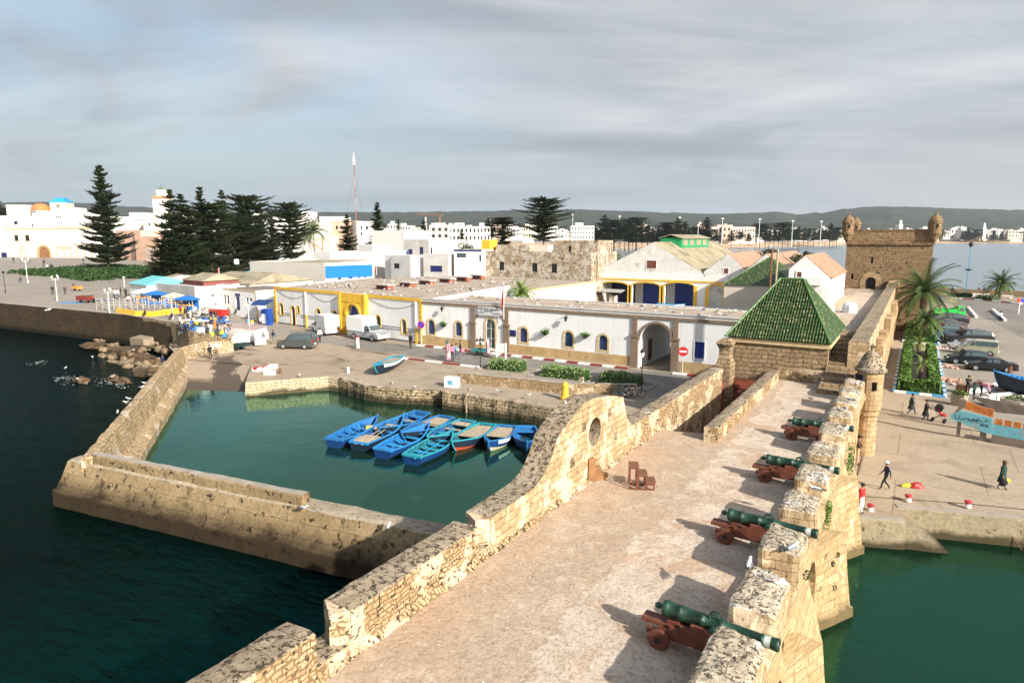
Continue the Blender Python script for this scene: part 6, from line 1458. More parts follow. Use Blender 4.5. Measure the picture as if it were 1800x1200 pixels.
# ================================================================== GUNS
def make_gun():
 t = thing('cannon','','cannon',(0,0,0),0,'green cannon on red carriages along the battlements',absolute=False)
 m_ = MB(); m_.lathe((0,0,.98),[(.02,-1.62),(.075,-1.58),(.085,-1.5),(.05,-1.44),(.07,-1.40),(.215,-1.38),(.225,-1.34),(.225,-1.26),(.20,-1.24),(.195,-1.0),(.215,-.98),(.215,-.93),(.19,-.91),(.178,-.45),(.195,-.44),(.195,-.38),(.17,-.36),(.172,.0),(.185,.01),(.185,.06),(.168,.08),(.148,.92),(.16,.93),(.16,.97),(.148,.98),(.145,1.12),(.16,1.2),(.168,1.27),(.165,1.32),(.09,1.33),(.085,1.1)],20,axis='X')
 b = m_.build('barrel',M['bronze'],t,smooth=True)
 m_ = MB(); m_.lathe((0,0,.98),[(.12,1.0),(.1485,1.0),(.151,1.14),(.12,1.14)],18,axis='X'); m_.build('white_band',plain('bird stained paint',(.45,.47,.43),.6,.35,9.,dirt=(.02,.07,.04),dsc=6.,dth=.5),b)
 for sy in (-.07,.07):
  m_ = MB(); m_.tube([(-.22,sy,1.12),(-.26,sy,1.22),(-.18,sy,1.28),(-.05,sy,1.27),(0,sy,1.2),(-.02,sy,1.1)],.028,6); m_.build('lifting_handle',M['bronze'],b)
 m_ = MB(); m_.tube([(-.12,-.34,.95),(-.12,.34,.95)],.075,10); m_.build('trunnion',M['bronze'],b)
 for sy in (-1,1):
  prof_ = [(-1.72,.30),(-1.72,.46),(-1.42,.46),(-1.42,.56),(-1.14,.56),(-1.14,.67),(-.88,.67),(-.88,.78),(-.62,.78),(-.62,.9),(.16,.92),(.3,.62),(.3,.3)]
  m_ = MB(); m_.loft([[(x,sy*.27-.055,z) for x,z in prof_],[(x,sy*.27+.055,z) for x,z in prof_]]); m_.build('cheek',M['redwood'],t)
 m_ = MB(); m_.box(-1.9,-.2,.5,-1.1,.2,.62); m_.box(-1.25,-.16,.62,-.95,.16,.74); m_.build('quoin',M['redwood'],t)
 m_ = MB(); m_.box(-1.3,-.215,.3,-1.1,.215,.42); m_.box(.0,-.215,.3,.2,.215,.42); m_.build('transom',M['redwood'],t)
 for x in (-1.35,.05):
  m_ = MB(); m_.tube([(x,-.55,.28),(x,.55,.28)],.05,8); m_.build('axle',M['redwood'],t)
  for sy in (-1,1):
   m_ = MB(); m_.lathe((x,sy*.44,.28),[(.05,-.07),(.27,-.07),(.285,-.05),(.285,.05),(.27,.07),(.05,.07)],18,axis='Y'); wh = m_.build('wheel',M['redwood'],t)
   m_ = MB(); m_.lathe((x,sy*.53,.28),[(.02,-.06),(.07,-.05),(.07,.05),(.02,.06)],8,axis='Y'); m_.build('hub',M['iron'],wh)
 return t
gun = make_gun()
for k,(y,lb) in enumerate([(15.08,'green cannon on red wooden carriage nearest the camera'),(21.82,'second green cannon from the camera, behind two merlons'),(28.5,'third green cannon, level with the round hole of the gable'),(35.4,'farthest green cannon near the ramp opening and turret')]):
 o = gun if k == 0 else dup(gun); o.location = (-3.35,y,DZ); o.rotation_euler = (0,0,R(-3+k)); o['label'] = lb; o.scale = (1.04,.93,.95)
# stepped display frames standing on the deck
p = W(1050,843,DZ)
t = thing('stepped_block','brown stepped block leaning at the parapet foot','block',p,R(55),absolute=False)
m_ = MB(); pr_ = [(0,0),(.95,0),(.95,.28),(.62,.28),(.62,.62),(.32,.62),(.32,1.02),(0,1.02)]
m_.loft([[(x-.5,-.12,z) for x,z in pr_],[(x-.5,.12,z) for x,z in pr_]]); m_.build('body',M['brownwood'],t)
p = W(1126,856,DZ)
t = thing('wooden_steps','small open dark wooden steps standing alone on the deck','steps',p,R(25),absolute=False)
for sy in (-.28,.28):
 m_ = MB()
 for (x0,x1,z) in ((-.5,-.15,.95),(-.15,.2,.63),(.2,.55,.32)):
  m_.box(x0,sy-.03,0,x0+.06,sy+.03,z); m_.box(x1-.06,sy-.03,0,x1,sy+.03,z); m_.box(x0,sy-.035,z-.06,x1,sy+.035,z)
 m_.box(-.5,sy-.028,0,.55,sy+.028,.06); m_.build('side_frame',M['redwood'],t)
for (x0,x1,z) in ((-.5,-.15,.95),(-.15,.2,.63),(.2,.55,.32)): m_ = MB(); m_.box(x0-.02,-.36,z,x1+.04,.36,z+.045); m_.build('tread',M['rust'],t)
# ================================================================== BOATS
M['boatblue'] = plain('worn boat blue',(.02,.15,.37),.55,.25,3.,.2,dirt=(.02,.07,.17),dsc=1.8,dth=.57)
M['boatblue2'] = plain('bright boat blue',(.02,.20,.48),.55,.2,3.,.2,dirt=(.03,.10,.2),dsc=1.8,dth=.57)
M['boatteal'] = plain('teal boat paint',(.02,.26,.33),.55,.25,3.,.2,dirt=(.02,.08,.11),dsc=1.8,dth=.57)
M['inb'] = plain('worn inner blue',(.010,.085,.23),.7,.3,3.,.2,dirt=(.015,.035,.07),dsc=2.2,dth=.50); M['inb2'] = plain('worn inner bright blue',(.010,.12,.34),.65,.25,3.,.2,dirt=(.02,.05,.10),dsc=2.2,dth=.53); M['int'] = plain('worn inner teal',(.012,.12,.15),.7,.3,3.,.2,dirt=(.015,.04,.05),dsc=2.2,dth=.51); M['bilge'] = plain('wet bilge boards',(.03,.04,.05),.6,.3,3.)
M['boathull'] = plain('dark boat hull paint',(.006,.016,.035),.5,.3,3.,.2,dirt=(.01,.018,.03),dsc=1.5,dth=.5)
M['boathull2'] = plain('blue hull paint',(.006,.035,.14),.5,.25,3.,.2)
M['boatred'] = plain('red antifouling',(.38,.055,.02),.6,.25,3.,.2)
M['boatcream'] = plain('cream hull bottom',(.50,.40,.26),.7,.2,3.,.2)
def make_boat(L,B,h,mats,thw=5,floor=True,oars=0,decked=0.,stripes=False,ribs=11,rise=.34):
 """bow to +x, keel at z=0. mats: hull, inner, gunwale, bottom, wood"""
 hull,inner,gun_,bot,wood = mats
 t = bpy.data.objects.new('rowing_boat',None); COL.objects.link(t); t.empty_display_size = .2
 def hb(u): return B/2*(.70+.30*math.sin(min(u/.55,1)*math.pi/2))*(1 if u < .5 else max(0.015,1-((u-.5)/.5) ** 2.3))
 def sh(u): return h*(.86+.10*(1-u) ** 2*1.0+rise*max(0,u-.35) ** 2/.42)
 def kl(u): return h*(.05*(1-u)+.30*max(0,u-.75) ** 2/.0625*.9)+.02
 def sec(u,off=0.,n=13,x=None):
  b = max(hb(u)-off,.01); s_ = sh(u); k = kl(u)+off; x = L*(u-.5) if x is None else x; r_ = []
  for i in range(n):
   a = -1+2*i/(n-1); q = abs(a) ** 1.25; zz_ = k+(s_-k)*(q ** 1.9 if q < 1 else 1); yy = math.copysign(b*(1-(1-abs(a)) ** 1.9),a)
   rk = .09*L*max(0,u-.8)/.2*(zz_-k)/max(s_-k,.01)
   r_.append(Vector((x+rk,yy,zz_)))
  return r_
 N = 22; us = [i/N for i in range(N+1)]
 m_ = MB(); o_ = [sec(u) for u in us]
 m_.loft(o_,closed=False,caps=False,mi=0); m_.add(o_[0],[tuple(range(13))],0)
 for fi,f in enumerate(m_.f):
  zc = sum(m_.v[i].z for i in f)/len(f)
  xx = sum(m_.v[i].x for i in f)/len(f); u = min(1,max(0,xx/L+.5))
  rel = (zc-kl(u))/max(sh(u)-kl(u),.01)
  if rel < .3: m_.m[fi] = 1
  elif stripes and (.55 < rel < .66 or .8 < rel < .9): m_.m[fi] = 2
 hu = m_.build('hull',[hull,bot,M['kerbw']],t,smooth=True)
 m_ = MB(); i_ = [sec(u,.055) for u in us[:-1]]; m_.loft(i_,closed=False,caps=False); m_.add([v+Vector((.05,0,0)) for v in i_[0]],[tuple(range(13))]); m_.build('inner_planking',inner,t,smooth=True)
 m_ = MB(); rg = []
 for u in us:
  rg.append(u)
 for s_ in (0,-1):
  pts = [r_[s_]+Vector((0,(-.0 if s_ else .0),.0)) for r_ in o_]; rr = []
  for p in pts:
   y = 1 if s_ else -1; rr.append([p+Vector((0,y*.05,-.05)),p+Vector((0,y*.05,.035)),p+Vector((0,-y*.075,.035)),p+Vector((0,-y*.075,-.05))])
  m_.loft(rr)
 a,b = o_[0][0],o_[0][-1]; m_.box(a.x-.06,a.y-.05,a.z-.12,a.x+.07,b.y+.05,a.z+.04); m_.build('gunwale',gun_,t)
 q = o_[-1]; m_ = MB(); m_.tube([q[6]+Vector((-.1,0,-.02)),q[6].lerp(q[0],.5)+Vector((.02,0,0)),Vector((q[0].x+.04,0,q[0].z+.16))],[.06,.07,.06],6); m_.build('stem_post',gun_,t)
 for k in range(thw):
  u = .14+.68*k/max(1,thw-1); b = hb(u); z = kl(u)+(sh(u)-kl(u))*.70; m_ = MB(); x = L*(u-.5); wd = .13 if k else .3
  m_.box(x-wd,-b*.93,z,x+wd,b*.93,z+.045); m_.build('thwart',wood if k % 2 else gun_,t)
 if floor:
  m_ = MB()
  for j in range(5): y = (-.36+.18*j)*B*.5; m_.box(-L*.36,y,h*.2,L*.2,y+B*.075,h*.23)
  m_.build('floor_boards',M['bilge'],t)
 if decked:
  m_ = MB(); rr = [[Vector((L*(u-.5),s_*hb(u)*.95,sh(u)-.1)) for s_ in (-1,1)] for u in [.06+decked*i/6 for i in range(7)]]; m_.loft([r_+[v-Vector((0,0,.05)) for v in reversed(r_)] for r_ in rr]); m_.build('deck_boards',wood,t)
 for k in range(ribs):
  u = .08+.8*k/ribs
  if decked and u < .06+decked: continue
  r_ = sec(u,.06); r2 = sec(u,.12); m_ = MB(); m_.loft([[v+Vector((-.03,0,0)),v+Vector((.03,0,0)),w__+Vector((.03,0,0)),w__+Vector((-.03,0,0))] for v,w__ in zip(r_,r2)]); m_.build('rib',inner,t)
 for k in range(oars):
  y = B*(.1 if k else -.15); m_ = MB(); m_.tube([(-L*.42,y,h*.85),(L*.25,y*.4,h*.95)],.03,5); m_.obox((-L*.42-.3,y,h*.83),.75,.13,.03,0.05); m_.build('oar',wood,t)
 return t
def put_boat(o,st,bw,zs,zb,label,lift=0.,roll=0.,group=None,sc=1.):
 a = W(st[0],st[1],zs); b = W(bw[0],bw[1],zb); c = (a+b)/2; d = b-a
 o.location = (c.x,c.y,lift); o.rotation_euler = (roll,0,math.atan2(d.y,d.x)); tag(o,label,'boat')
 if group: o['group'] = group
 return (Vector((d.x,d.y,0))).length
wd_ = M['oldwood']
BT = [
 ((587,771),(658,729),'blue',(M['boathull2'],M['inb2'],M['boatblue'],M['boathull'],M['boatblue']),dict(thw=5,oars=1),'bright blue rowing boat at the outer left of the moored cluster'),
 ((630,777),(703,728),'blue',(M['boathull'],M['inb'],M['boatblue2'],M['boathull'],wd_),dict(thw=4,decked=.22,oars=2),'blue boat with grey stern boards, second from the left of the cluster'),
 ((672,789),(748,742),'blue',(M['boathull2'],M['inb2'],M['boatblue2'],M['boathull'],M['skyblue']),dict(thw=5),'sky blue boat with four thwarts in the middle front of the cluster'),
 ((724,800),(790,755),'teal',(M['boathull2'],M['int'],M['boatteal'],M['boathull'],M['skyblue']),dict(thw=5,oars=1),'teal green boat at the front of the cluster'),
 ((742,723),(672,744),'blue',(M['boathull'],M['inb'],M['boatblue'],M['boathull'],wd_),dict(thw=4),'rearmost blue boat partly hidden behind the left boats'),
 ((785,731),(712,752),'grey',(M['boathull'],M['inb'],M['boatblue'],M['boathull'],wd_),dict(thw=4,decked=.3),'blue boat with planked grey stern behind the sky blue boat'),
 ((822,738),(757,760),'grey',(M['boathull'],M['inb'],M['boatteal'],M['boathull'],wd_),dict(thw=4,decked=.15),'weathered blue boat behind the teal boat'),
 ((858,744),(800,768),'grey',(M['boathull'],M['int'],M['boatteal'],M['boatred'],wd_),dict(thw=3,decked=.55),'boat with brown deck boards and red bottom, bow towards the camera'),
 ((892,747),(861,768),'blue',(M['boathull2'],M['inb'],M['boatblue'],M['boatcream'],wd_),dict(thw=3,decked=.5,stripes=True),'blue boat with white striped bow and cream bottom'),
 ((924,749),(926,768),'blue',(M['boathull2'],M['inb2'],M['boatblue'],M['boathull'],M['skyblue']),dict(thw=2),'short blue boat closest to the rampart wall')]
for (st,bw,_,mt_,kw,lb) in BT:
 a = W(st[0],st[1],.72); b = W(bw[0],bw[1],1.15); L_ = (b-a).length
 o = make_boat(max(4.6,L_),2.25 if L_ > 5 else 2.1,.98,mt_,**kw); put_boat(o,st,bw,.72,1.15,lb,-.22,rnd.uniform(-.03,.03),'blue rowing boats moored in the basin')
# oar heaps / nets in the left boats
for (x,y,col,lb) in [(650,748,(.55,.42,.06),'small yellow float bag lying in the bright blue left boat'),(664,750,(.62,.5,.36),'cream net bundle lying in the second boat')]:
 m_ = MB(); rock(m_,(0,0,0),.4,.3,.25,x); p = W(x,y,.75); tag(m_.build('net_bundle',plain(lb,col,.8),loc=(p.x,p.y,.55)),lb,'bundle')
o = make_boat(6.4,2.3,1.05,(M['boathull'],M['boatblue'],M['boatteal'],M['boathull'],wd_),thw=4,decked=.34,stripes=True)
put_boat(o,(702,628),(662,645),2.3,2.5,'dark blue and white striped wooden boat beached on the quay',1.5,.12)
t = thing('boat_prop','short timber props under the beached boat','prop',W(680,650,1.5)); m_ = MB(); q = W(676,650,1.5); m_.obox((q.x,q.y,1.5),.3,1.5,.18,.4); m_.build('timber',wd_,t)
o = make_boat((W(1880,676,2.9)-W(1757,659,3.1)).length,2.6,1.6,(M['boathull'],M['boatblue2'],M['boatblue2'],M['boathull'],M['boatblue']),thw=4,rise=.35)
put_boat(o,(1880,676),(1757,659),2.9,3.1,'black hulled boat with blue rim standing at the right edge of the car park',1.5,.05)
bp_ = W(1770,668,2.4); m_ = MB(); m_.tube([(0,0,0),(.1,0,2.4)],[.2,.16],7); m_.jit(.1,2.); tag(m_.build('brown_tarpaulin',M['rust'],loc=(bp_.x,bp_.y-.6,1.5)),'brown tarpaulin hanging over the bow of the black hulled boat','tarpaulin')
# display boat on stands
M['paleblue'] = plain('pale blue boards',(.13,.37,.46),.6,.15,2.,.2,dirt=(.30,.30,.24),dsc=1.2,dth=.56)
M['orange'] = plain('orange painted boards',(.46,.15,.03),.7,.25,3.,.2,dirt=(.22,.07,.02),dsc=2.,dth=.52)
FD = Face(tuple(W(1676,768,1.5))[:2],tuple(W(1800,789,1.5))[:2]); FD = Face(FD.p0,FD.p0+FD.d*14)
sbt = thing('display_boat','large pale blue and orange half boat on posts with painted lettering','display boat',FD.pt(5,1.5,-.8))
def q_(x,y): return FD.uz(x,y)
def panel(name,px_,mat,o0,o1):
 m_ = MB(); P = [q_(*a) for a in px_]; m_.loft([[FD.pt(u,z,o0) for u,z in P],[FD.pt(u,z,o1) for u,z in P]]); return m_.build(name,mat,sbt)
panel('bow_side',[(1671,729),(1687,721),(1744,735),(1744,762),(1735,761),(1712,752),(1690,741),(1673,736)],M['paleblue'],-.1,.15)
panel('orange_bulwark',[(1692,717),(1698,704),(1722,714),(1747,720),(1746,734)],M['orange'],-.12,.02)
panel('prow_timber',[(1677,726),(1687,712),(1688,700),(1698,703),(1698,713),(1690,719)],M['slab'],-.3,.1)
panel('far_side',[(1700,705),(1760,717),(1810,727),(1810,742),(1744,735)],M['slab'],-2.4,-2.2)
u0,z0 = q_(1746,745); u1,z1 = q_(1800,752); zr1 = z1+(z1-z0)/(u1-u0)*(FD.L-u1)
for nm,mt_,zo0,zo1 in (('sheer_strake',M['paleblue'],-.75,0.),('dark_strake',M['slab'],-1.5,-.76),('lower_rail',M['paleblue'],-1.62,-1.5)):
 m_ = MB(); m_.loft([[FD.pt(u,z,o) for u,z in ((u0,z0+zo0),(FD.L,z0+zo0-.3),(FD.L,z0+zo1-.3),(u0,z0+zo1))] for o in (-.1,.08)]); m_.build(nm,mt_,sbt)
m_ = MB()
for i in range(22): u = u0+.1+i*.52; FD.bx(m_,u,u+.4,z0+.0-i*.015,z0+.42-i*.015,-.1,.05)
m_.build('orange_blocks',M['orange'],sbt)
m_ = MB(); m_.loft([[FD.pt(u,z,o) for u,z in ((u0,z0+.55),(FD.L,z0+.4),(FD.L,z0+.9),(u0,z0+1.0))] for o in (-2.5,-2.3)]); m_.build('back_rail',M['slab'],sbt)
m_ = MB(); m_.loft([[FD.pt(u,z,o) for u,z in ((u0,z0-1.45),(FD.L,z0-1.7),(FD.L,z0-1.6),(u0,z0-1.35))] for o in (-2.4,-.1)]); m_.build('platform_floor',M['oldwood'],sbt)
for x,w_,yb,yt in ((1683,.2,768,738),(1727,.35,770,752),(1765,.6,776,755)):
 u,_ = q_(x,yb); _,zt = q_(x,yt); m_ = MB(); FD.bx(m_,u-w_/2,u+w_/2,1.5,zt,-1.2 if w_ > .5 else -.35,.0); m_.build('post',M['slab'],sbt)
u,z = q_(1722,738); text('\u0645\u0631\u062d\u0628\u0627',FD,u,z+.05,.34,M['dark'],sbt,.155)
u,z = q_(1728,746); text('BNI',FD,u+.1,z-.02,.3,M['dark'],sbt,.155)
u,z = q_(1700,734); text('\u0627\u0644\u0635\u0648\u064a\u0631\u0629',FD,u,z,.36,M['boathull'],sbt,.155)
# ================================================================== VEHICLES
M['tyre'] = plain('tyre rubber',(.012,.012,.013),.85,.2,4.); M['rim'] = plain('alloy rim',(.42,.42,.43),.35,.1,4.,metal=.6)
M['lamp'] = plain('headlamp glass',(.7,.72,.75),.15,.05,4.); M['tail'] = plain('tail lamp',(.38,.01,.01),.3,.1,4.)
def paint(n,c): m_ = plain(n,c,.28,.05,2.,spec=.5); return m_
P_ = {'black': paint('black car paint',(.012,.015,.018)),'grey': paint('dark grey car paint',(.06,.065,.065)),'silver': paint('silver car paint',(.32,.33,.34)),'bluegrey': paint('blue grey car paint',(.07,.12,.165)),'beige': paint('beige green van paint',(.34,.345,.25)),'white': paint('white vehicle paint',(.72,.72,.71)),'green': paint('bright green truck paint',(.012,.36,.05)),'dkgreen': paint('dark green car paint',(.015,.04,.035)),'red': paint('dark wine car paint',(.05,.012,.012))}
CT = {   # x from nose (0) to tail (1): z of top, inset of top
 'sedan': (4.6,.88,[(0,.55,0),(.02,.66,.04),(.08,.76,.06),(.24,.90,.05),(.30,.95,.06),(.42,1.36,.2),(.50,1.42,.22),(.66,1.40,.22),(.82,1.02,.1),(.95,.98,.06),(.99,.9,.05),(1,.6,.02)]),
 'hatch': (4.1,.86,[(0,.55,0),(.02,.68,.04),(.08,.80,.06),(.24,.94,.05),(.29,.98,.06),(.42,1.42,.18),(.52,1.48,.2),(.75,1.46,.2),(.90,1.30,.16),(.97,1.0,.07),(.99,.9,.04),(1,.6,.02)]),
 'suv': (4.6,.92,[(0,.6,0),(.02,.8,.04),(.08,.94,.06),(.24,1.05,.05),(.29,1.08,.06),(.41,1.6,.17),(.5,1.68,.19),(.8,1.66,.19),(.93,1.5,.16),(.985,1.05,.06),(1,.65,.02)]),
 'van': (4.3,.88,[(0,.6,0),(.02,.78,.04),(.07,.92,.06),(.2,1.05,.05),(.25,1.1,.06),(.37,1.7,.12),(.45,1.8,.13),(.9,1.8,.13),(.965,1.74,.12),(.985,1.1,.05),(1,.6,.02)]),
}
def make_car(kind,pm,name='parked_car',box=False,roofbars=False):
 L,w_,st = CT[kind] if kind in CT else CT['van']
 t = bpy.data.objects.new(name,None); COL.objects.link(t); t.empty_display_size = .2; zs = .92 if kind in ('sedan','hatch') else 1.06
 rg = []; info = []
 for u,z,ins in st:
  x = L/2-u*L; nw = w_*(1-.10*max(0,1-u/.06)-.08*max(0,(u-.95)/.05)); s_ = min(zs,z-.02); tw_ = nw-ins
  rg.append([Vector((x,-nw*.95,.26)),Vector((x,-nw,.5)),Vector((x,-nw*.985,s_)),Vector((x,-tw_,z-.03)),Vector((x,-tw_*.8,z)),Vector((x,tw_*.8,z)),Vector((x,tw_,z-.03)),Vector((x,nw*.985,s_)),Vector((x,nw,.5)),Vector((x,nw*.95,.26))]); info.append((x,z,s_))
 m_ = MB(); m_.loft(rg); m_.build('body',pm,t,smooth=False)
 gl = [i for i in range(len(st)) if st[i][1] > zs+.25]; a,b = gl[0],gl[-1]
 for sd,(i2,i3) in ((0,(2,3)),(1,(7,6))):
  n_ = MB(); sg = -1 if sd == 0 else 1
  def wpt(i,f): return rg[i][i2].lerp(rg[i][i3],f)+Vector((0,sg*.035,.0))
  segs = [(a,(a+b) // 2),((a+b) // 2,b)] if b-a > 1 else [(a,b)]
  for (s0,s1) in segs:
   n_ = MB(); up = []; lo = []
   for i in range(s0,s1+1):
    p0_,p1_ = wpt(i,.12),wpt(i,.88)
    if i == s0: p0_.x -= .06; p1_.x -= .06
    if i == s1: p0_.x += .06; p1_.x += .06
    if i == a: p0_ += (rg[a-1][i2]-rg[a][i2])*.6*Vector((1,0,0)).x if False else Vector((.25,0,0))
    lo.append(p0_); up.append(p1_)
   k = len(lo); n_.add(lo+up,[(i,i+1,k+i+1,k+i) for i in range(k-1)]); n_.build('side_window',M['glass'],t,recalc=False)
 def cross(i,j,f0,f1,nm,off):
  A,B_ = rg[i],rg[j]; n_ = MB(); q = []
  for f in (f0,f1):
   for k in (3,6): q.append(A[k].lerp(B_[k],f)*1.+off)
  q[0].y *= .9; q[1].y *= .9; q[2].y *= .9; q[3].y *= .9
  n_.add([q[0],q[1],q[3],q[2]],[(0,1,2,3)]); n_.build(nm,M['glass'],t,recalc=False)
 cross(a-1,a,.08,.95,'windscreen',Vector((.035,0,.045)))
 cross(b,b+1,.05,.9,'rear_window',Vector((-.035,0,.04)))
 R_ = .32 if kind in ('sedan','hatch') else .34
 for x in (L*.31,-L*.29):
  for sy in (-1,1):
   m_ = MB(); m_.lathe((x,sy*(w_-.1),R_),[(.1,-.11),(R_-.04,-.11),(R_,-.07),(R_,.07),(R_-.04,.11),(R_*.66,.115),(.1,.10)] if sy > 0 else [(.1,-.10),(R_*.66,-.115),(R_-.04,-.11),(R_,-.07),(R_,.07),(R_-.04,.11),(.1,.11)],16,axis='Y'); wl = m_.build('wheel',M['tyre'],t)
   m_ = MB()
   m_.lathe((x,sy*(w_+.018),R_),[(.02,-.012),(R_*.6,-.012),(R_*.6,.012),(.02,.012)],12,axis='Y'); m_.build('rim',M['rim'],wl)
 for sy in (-1,1):
  m_ = MB(); q = rg[1][2 if sy < 0 else 7]; m_.obox((L/2-.12,sy*w_*.66,.60),.16,.36,.13,-sy*.25); m_.build('headlight',M['lamp'],t)
  m_ = MB(); m_.obox((-L/2+.055,sy*w_*.74,.74 if kind != 'van' else .8),.12,.2,.16 if kind in ('sedan',) else .34); m_.build('tail_light',M['tail'],t)
  m_ = MB(); m_.obox((info[a-1][0]-.15,sy*(w_+.08),zs+.02),.12,.2,.13); m_.build('wing_mirror',pm,t)
  if roofbars: m_ = MB(); m_.tube([(info[a][0]-.2,sy*(w_-.27),st[a][1]+.12),(info[b][0]+.2,sy*(w_-.27),st[b][1]+.1)],.025,5); m_.build('roof_bar',M['rim'],t)
 m_ = MB(); m_.box(L/2-.02,-.26,.38,L/2+.015,.26,.5); m_.build('front_plate',M['kerbw'],t)
 m_ = MB(); m_.box(-L/2-.015,-.26,.55,-L/2+.02,.26,.67); m_.build('rear_plate',M['kerbw'],t)
 m_ = MB(); m_.box(L/2-.14,-w_*.86,.28,L/2+.025,w_*.86,.37); m_.box(-L/2-.025,-w_*.9,.3,-L/2+.14,w_*.9,.46); m_.build('bumper',M['slab'],t)
 return t
def place_car(o,nose,tail,label,L,sc=None,cat='car',half=.85):
 a = W(nose[0],nose[1],1.5); b = W(tail[0],tail[1],1.5); d = a-b; ln = d.length; s_ = sc or ln/L; d.normalize(); nn = Vector((-d.y,d.x,0))
 c = (a+b)/2; v = Vector((c.x,c.y,0)).normalized(); c += nn*half*s_*(1 if nn.dot(v) > 0 else -1)
 o.location = (c.x,c.y,1.515); o.rotation_euler = (0,0,math.atan2(d.y,d.x)); o.scale = (s_,)*3; tag(o,label,cat)
for (kind,pm,nose,tail,lb,rb) in [
 ('sedan','black',(1697,650),(1790,657),'shiny black saloon car nearest in the car park row',0),
 ('hatch','black',(1664,639),(1744,644),'black hatchback parked just behind the black saloon',0),
 ('van','beige',(1678,621),(1756,628),'beige green panel van in the car park row',0),
 ('sedan','silver',(1669,614),(1742,618),'dark silver car half hidden by the beige van',0),
 ('suv','black',(1663,605),(1748,608),'black off road car with roof bars between blue van and silver car',1),
 ('van','bluegrey',(1632,594),(1688,597),'blue grey van parked at the hedge end',0),
 ('hatch','red',(1634,586),(1696,588),'dark car with red rear just behind the blue grey van',0),
 ('sedan','grey',(1637,578),(1701,580),'grey saloon in the middle of the far parked row',0),
 ('hatch','black',(1640,571),(1704,573),'black car second from the green truck',0),
 ('sedan','dkgreen',(1641,565),(1697,566.5),'dark green car next to the green truck',0)]:
 o = make_car(kind,P_[pm],roofbars=bool(rb)); place_car(o,nose,tail,lb,CT[kind][0])
o = make_car('van',P_['grey'],roofbars=True); place_car(o,(486,613.5),(549,615),'dark grey family van parked on the muddy quay',4.3)
o = make_car('hatch',P_['silver']); o.location = (-24.6,82,1.5); o.rotation_euler = (0,0,R(-95)); tag(o,'silver car standing in the courtyard behind the archway','car')
def make_pickup(pm,boxmat,boxh=1.55):
 t = bpy.data.objects.new('box_pickup',None); COL.objects.link(t); L = 5.2; w_ = .9
 st = [(0,.65,0),(.02,.85,.04),(.07,1.0,.05),(.2,1.08,.05),(.23,1.12,.06),(.32,1.68,.15),(.36,1.74,.16),(.44,1.74,.16),(.45,1.72,.15),(.455,1.0,.04),(.99,.95,.02),(1,.6,.02)]
 rg = []
 for u,z,ins in st:
  x = L/2-u*L; s_ = min(1.06,z-.02); tw_ = w_-ins; rg.append([Vector((x,-w_*.95,.35)),Vector((x,-w_,.6)),Vector((x,-w_*.985,s_)),Vector((x,-tw_,z-.03)),Vector((x,tw_,z-.03)),Vector((x,w_*.985,s_)),Vector((x,w_,.6)),Vector((x,w_*.95,.35))])
 m_ = MB(); m_.loft(rg); m_.build('body',pm,t)
 m_ = MB(); m_.box(-L/2-.05,-.95,.98,L/2-.47*L,.95,.98+boxh); m_.build('cargo_box',boxmat,t)
 m_ = MB(); m_.box(-L/2-.075,-.9,1.05,-L/2-.05,-.02,.9+boxh); m_.box(-L/2-.075,.02,1.05,-L/2-.05,.9,.9+boxh); m_.build('rear_doors',boxmat,t)
 for sg in (-1,1):
  m_ = MB(); k = 2 if sg < 0 else 5; k2 = 3 if sg < 0 else 4; A = rg[5][k].lerp(rg[5][k2],.1),rg[5][k].lerp(rg[5][k2],.9),rg[7][k].lerp(rg[7][k2],.1),rg[7][k].lerp(rg[7][k2],.9); o_ = Vector((0,sg*.012,0)); m_.add([A[0]+o_+Vector((.3,0,0)),A[2]+o_,A[3]+o_,A[1]+o_],[(0,1,2,3)]); m_.build('side_window',M['glass'],t,recalc=False)
  m_ = MB(); m_.obox((L/2-.1,sg*.62,.72),.16,.36,.18); m_.build('headlight',M['lamp'],t)
  m_ = MB(); m_.obox((-L/2+.02,sg*.8,.68),.1,.14,.24); m_.build('tail_light',M['tail'],t)
  m_ = MB(); m_.obox((L*.2,sg*1.02,1.1),.12,.18,.2); m_.build('wing_mirror',M['dark'],t)
  for x in (L*.32,-L*.28):
   m_ = MB(); m_.lathe((x,sg*.82,.37),[(.1,-.12),(.33,-.12),(.37,-.08),(.37,.08),(.33,.12),(.1,.12)],16,axis='Y'); wl = m_.build('wheel',M['tyre'],t)
   m_ = MB(); m_.lathe((x,sg*.945,.37),[(.02,-.01),(.22,-.01),(.22,.01),(.02,.01)],12,axis='Y'); m_.build('rim',M['rim'],wl)
 m_ = MB(); q = [rg[4][3].lerp(rg[5][3],.1),rg[4][4].lerp(rg[5][4],.1),rg[4][4].lerp(rg[5][4],.93),rg[4][3].lerp(rg[5][3],.93)]; m_.add([Vector((v.x+.03,v.y*.9,v.z+.04)) for v in q],[(0,1,2,3)]); m_.build('windscreen',M['glass'],t,recalc=False)
 m_ = MB(); m_.tube([(L/2+.06,-.6,.55),(L/2+.08,-.55,.95),(L/2+.08,.55,.95),(L/2+.06,.6,.55)],.03,6); m_.build('bull_bar',M['iron'],t)
 m_ = MB(); m_.box(L/2-.1,-.86,.4,L/2+.04,.86,.58); m_.build('bumper',M['galv'],t)
 return t
o = make_pickup(P_['white'],M['polewhite']); place_car(o,(537,581),(581,594),'white box pickup facing away beside the yellow portal',5.2,1.2,'pickup',.9)
o = make_pickup(P_['silver'],M['polewhite']); place_car(o,(664,602.5),(611,594.5),'silver pickup with tall white box facing right at the portal',5.2,None,'pickup',.9)
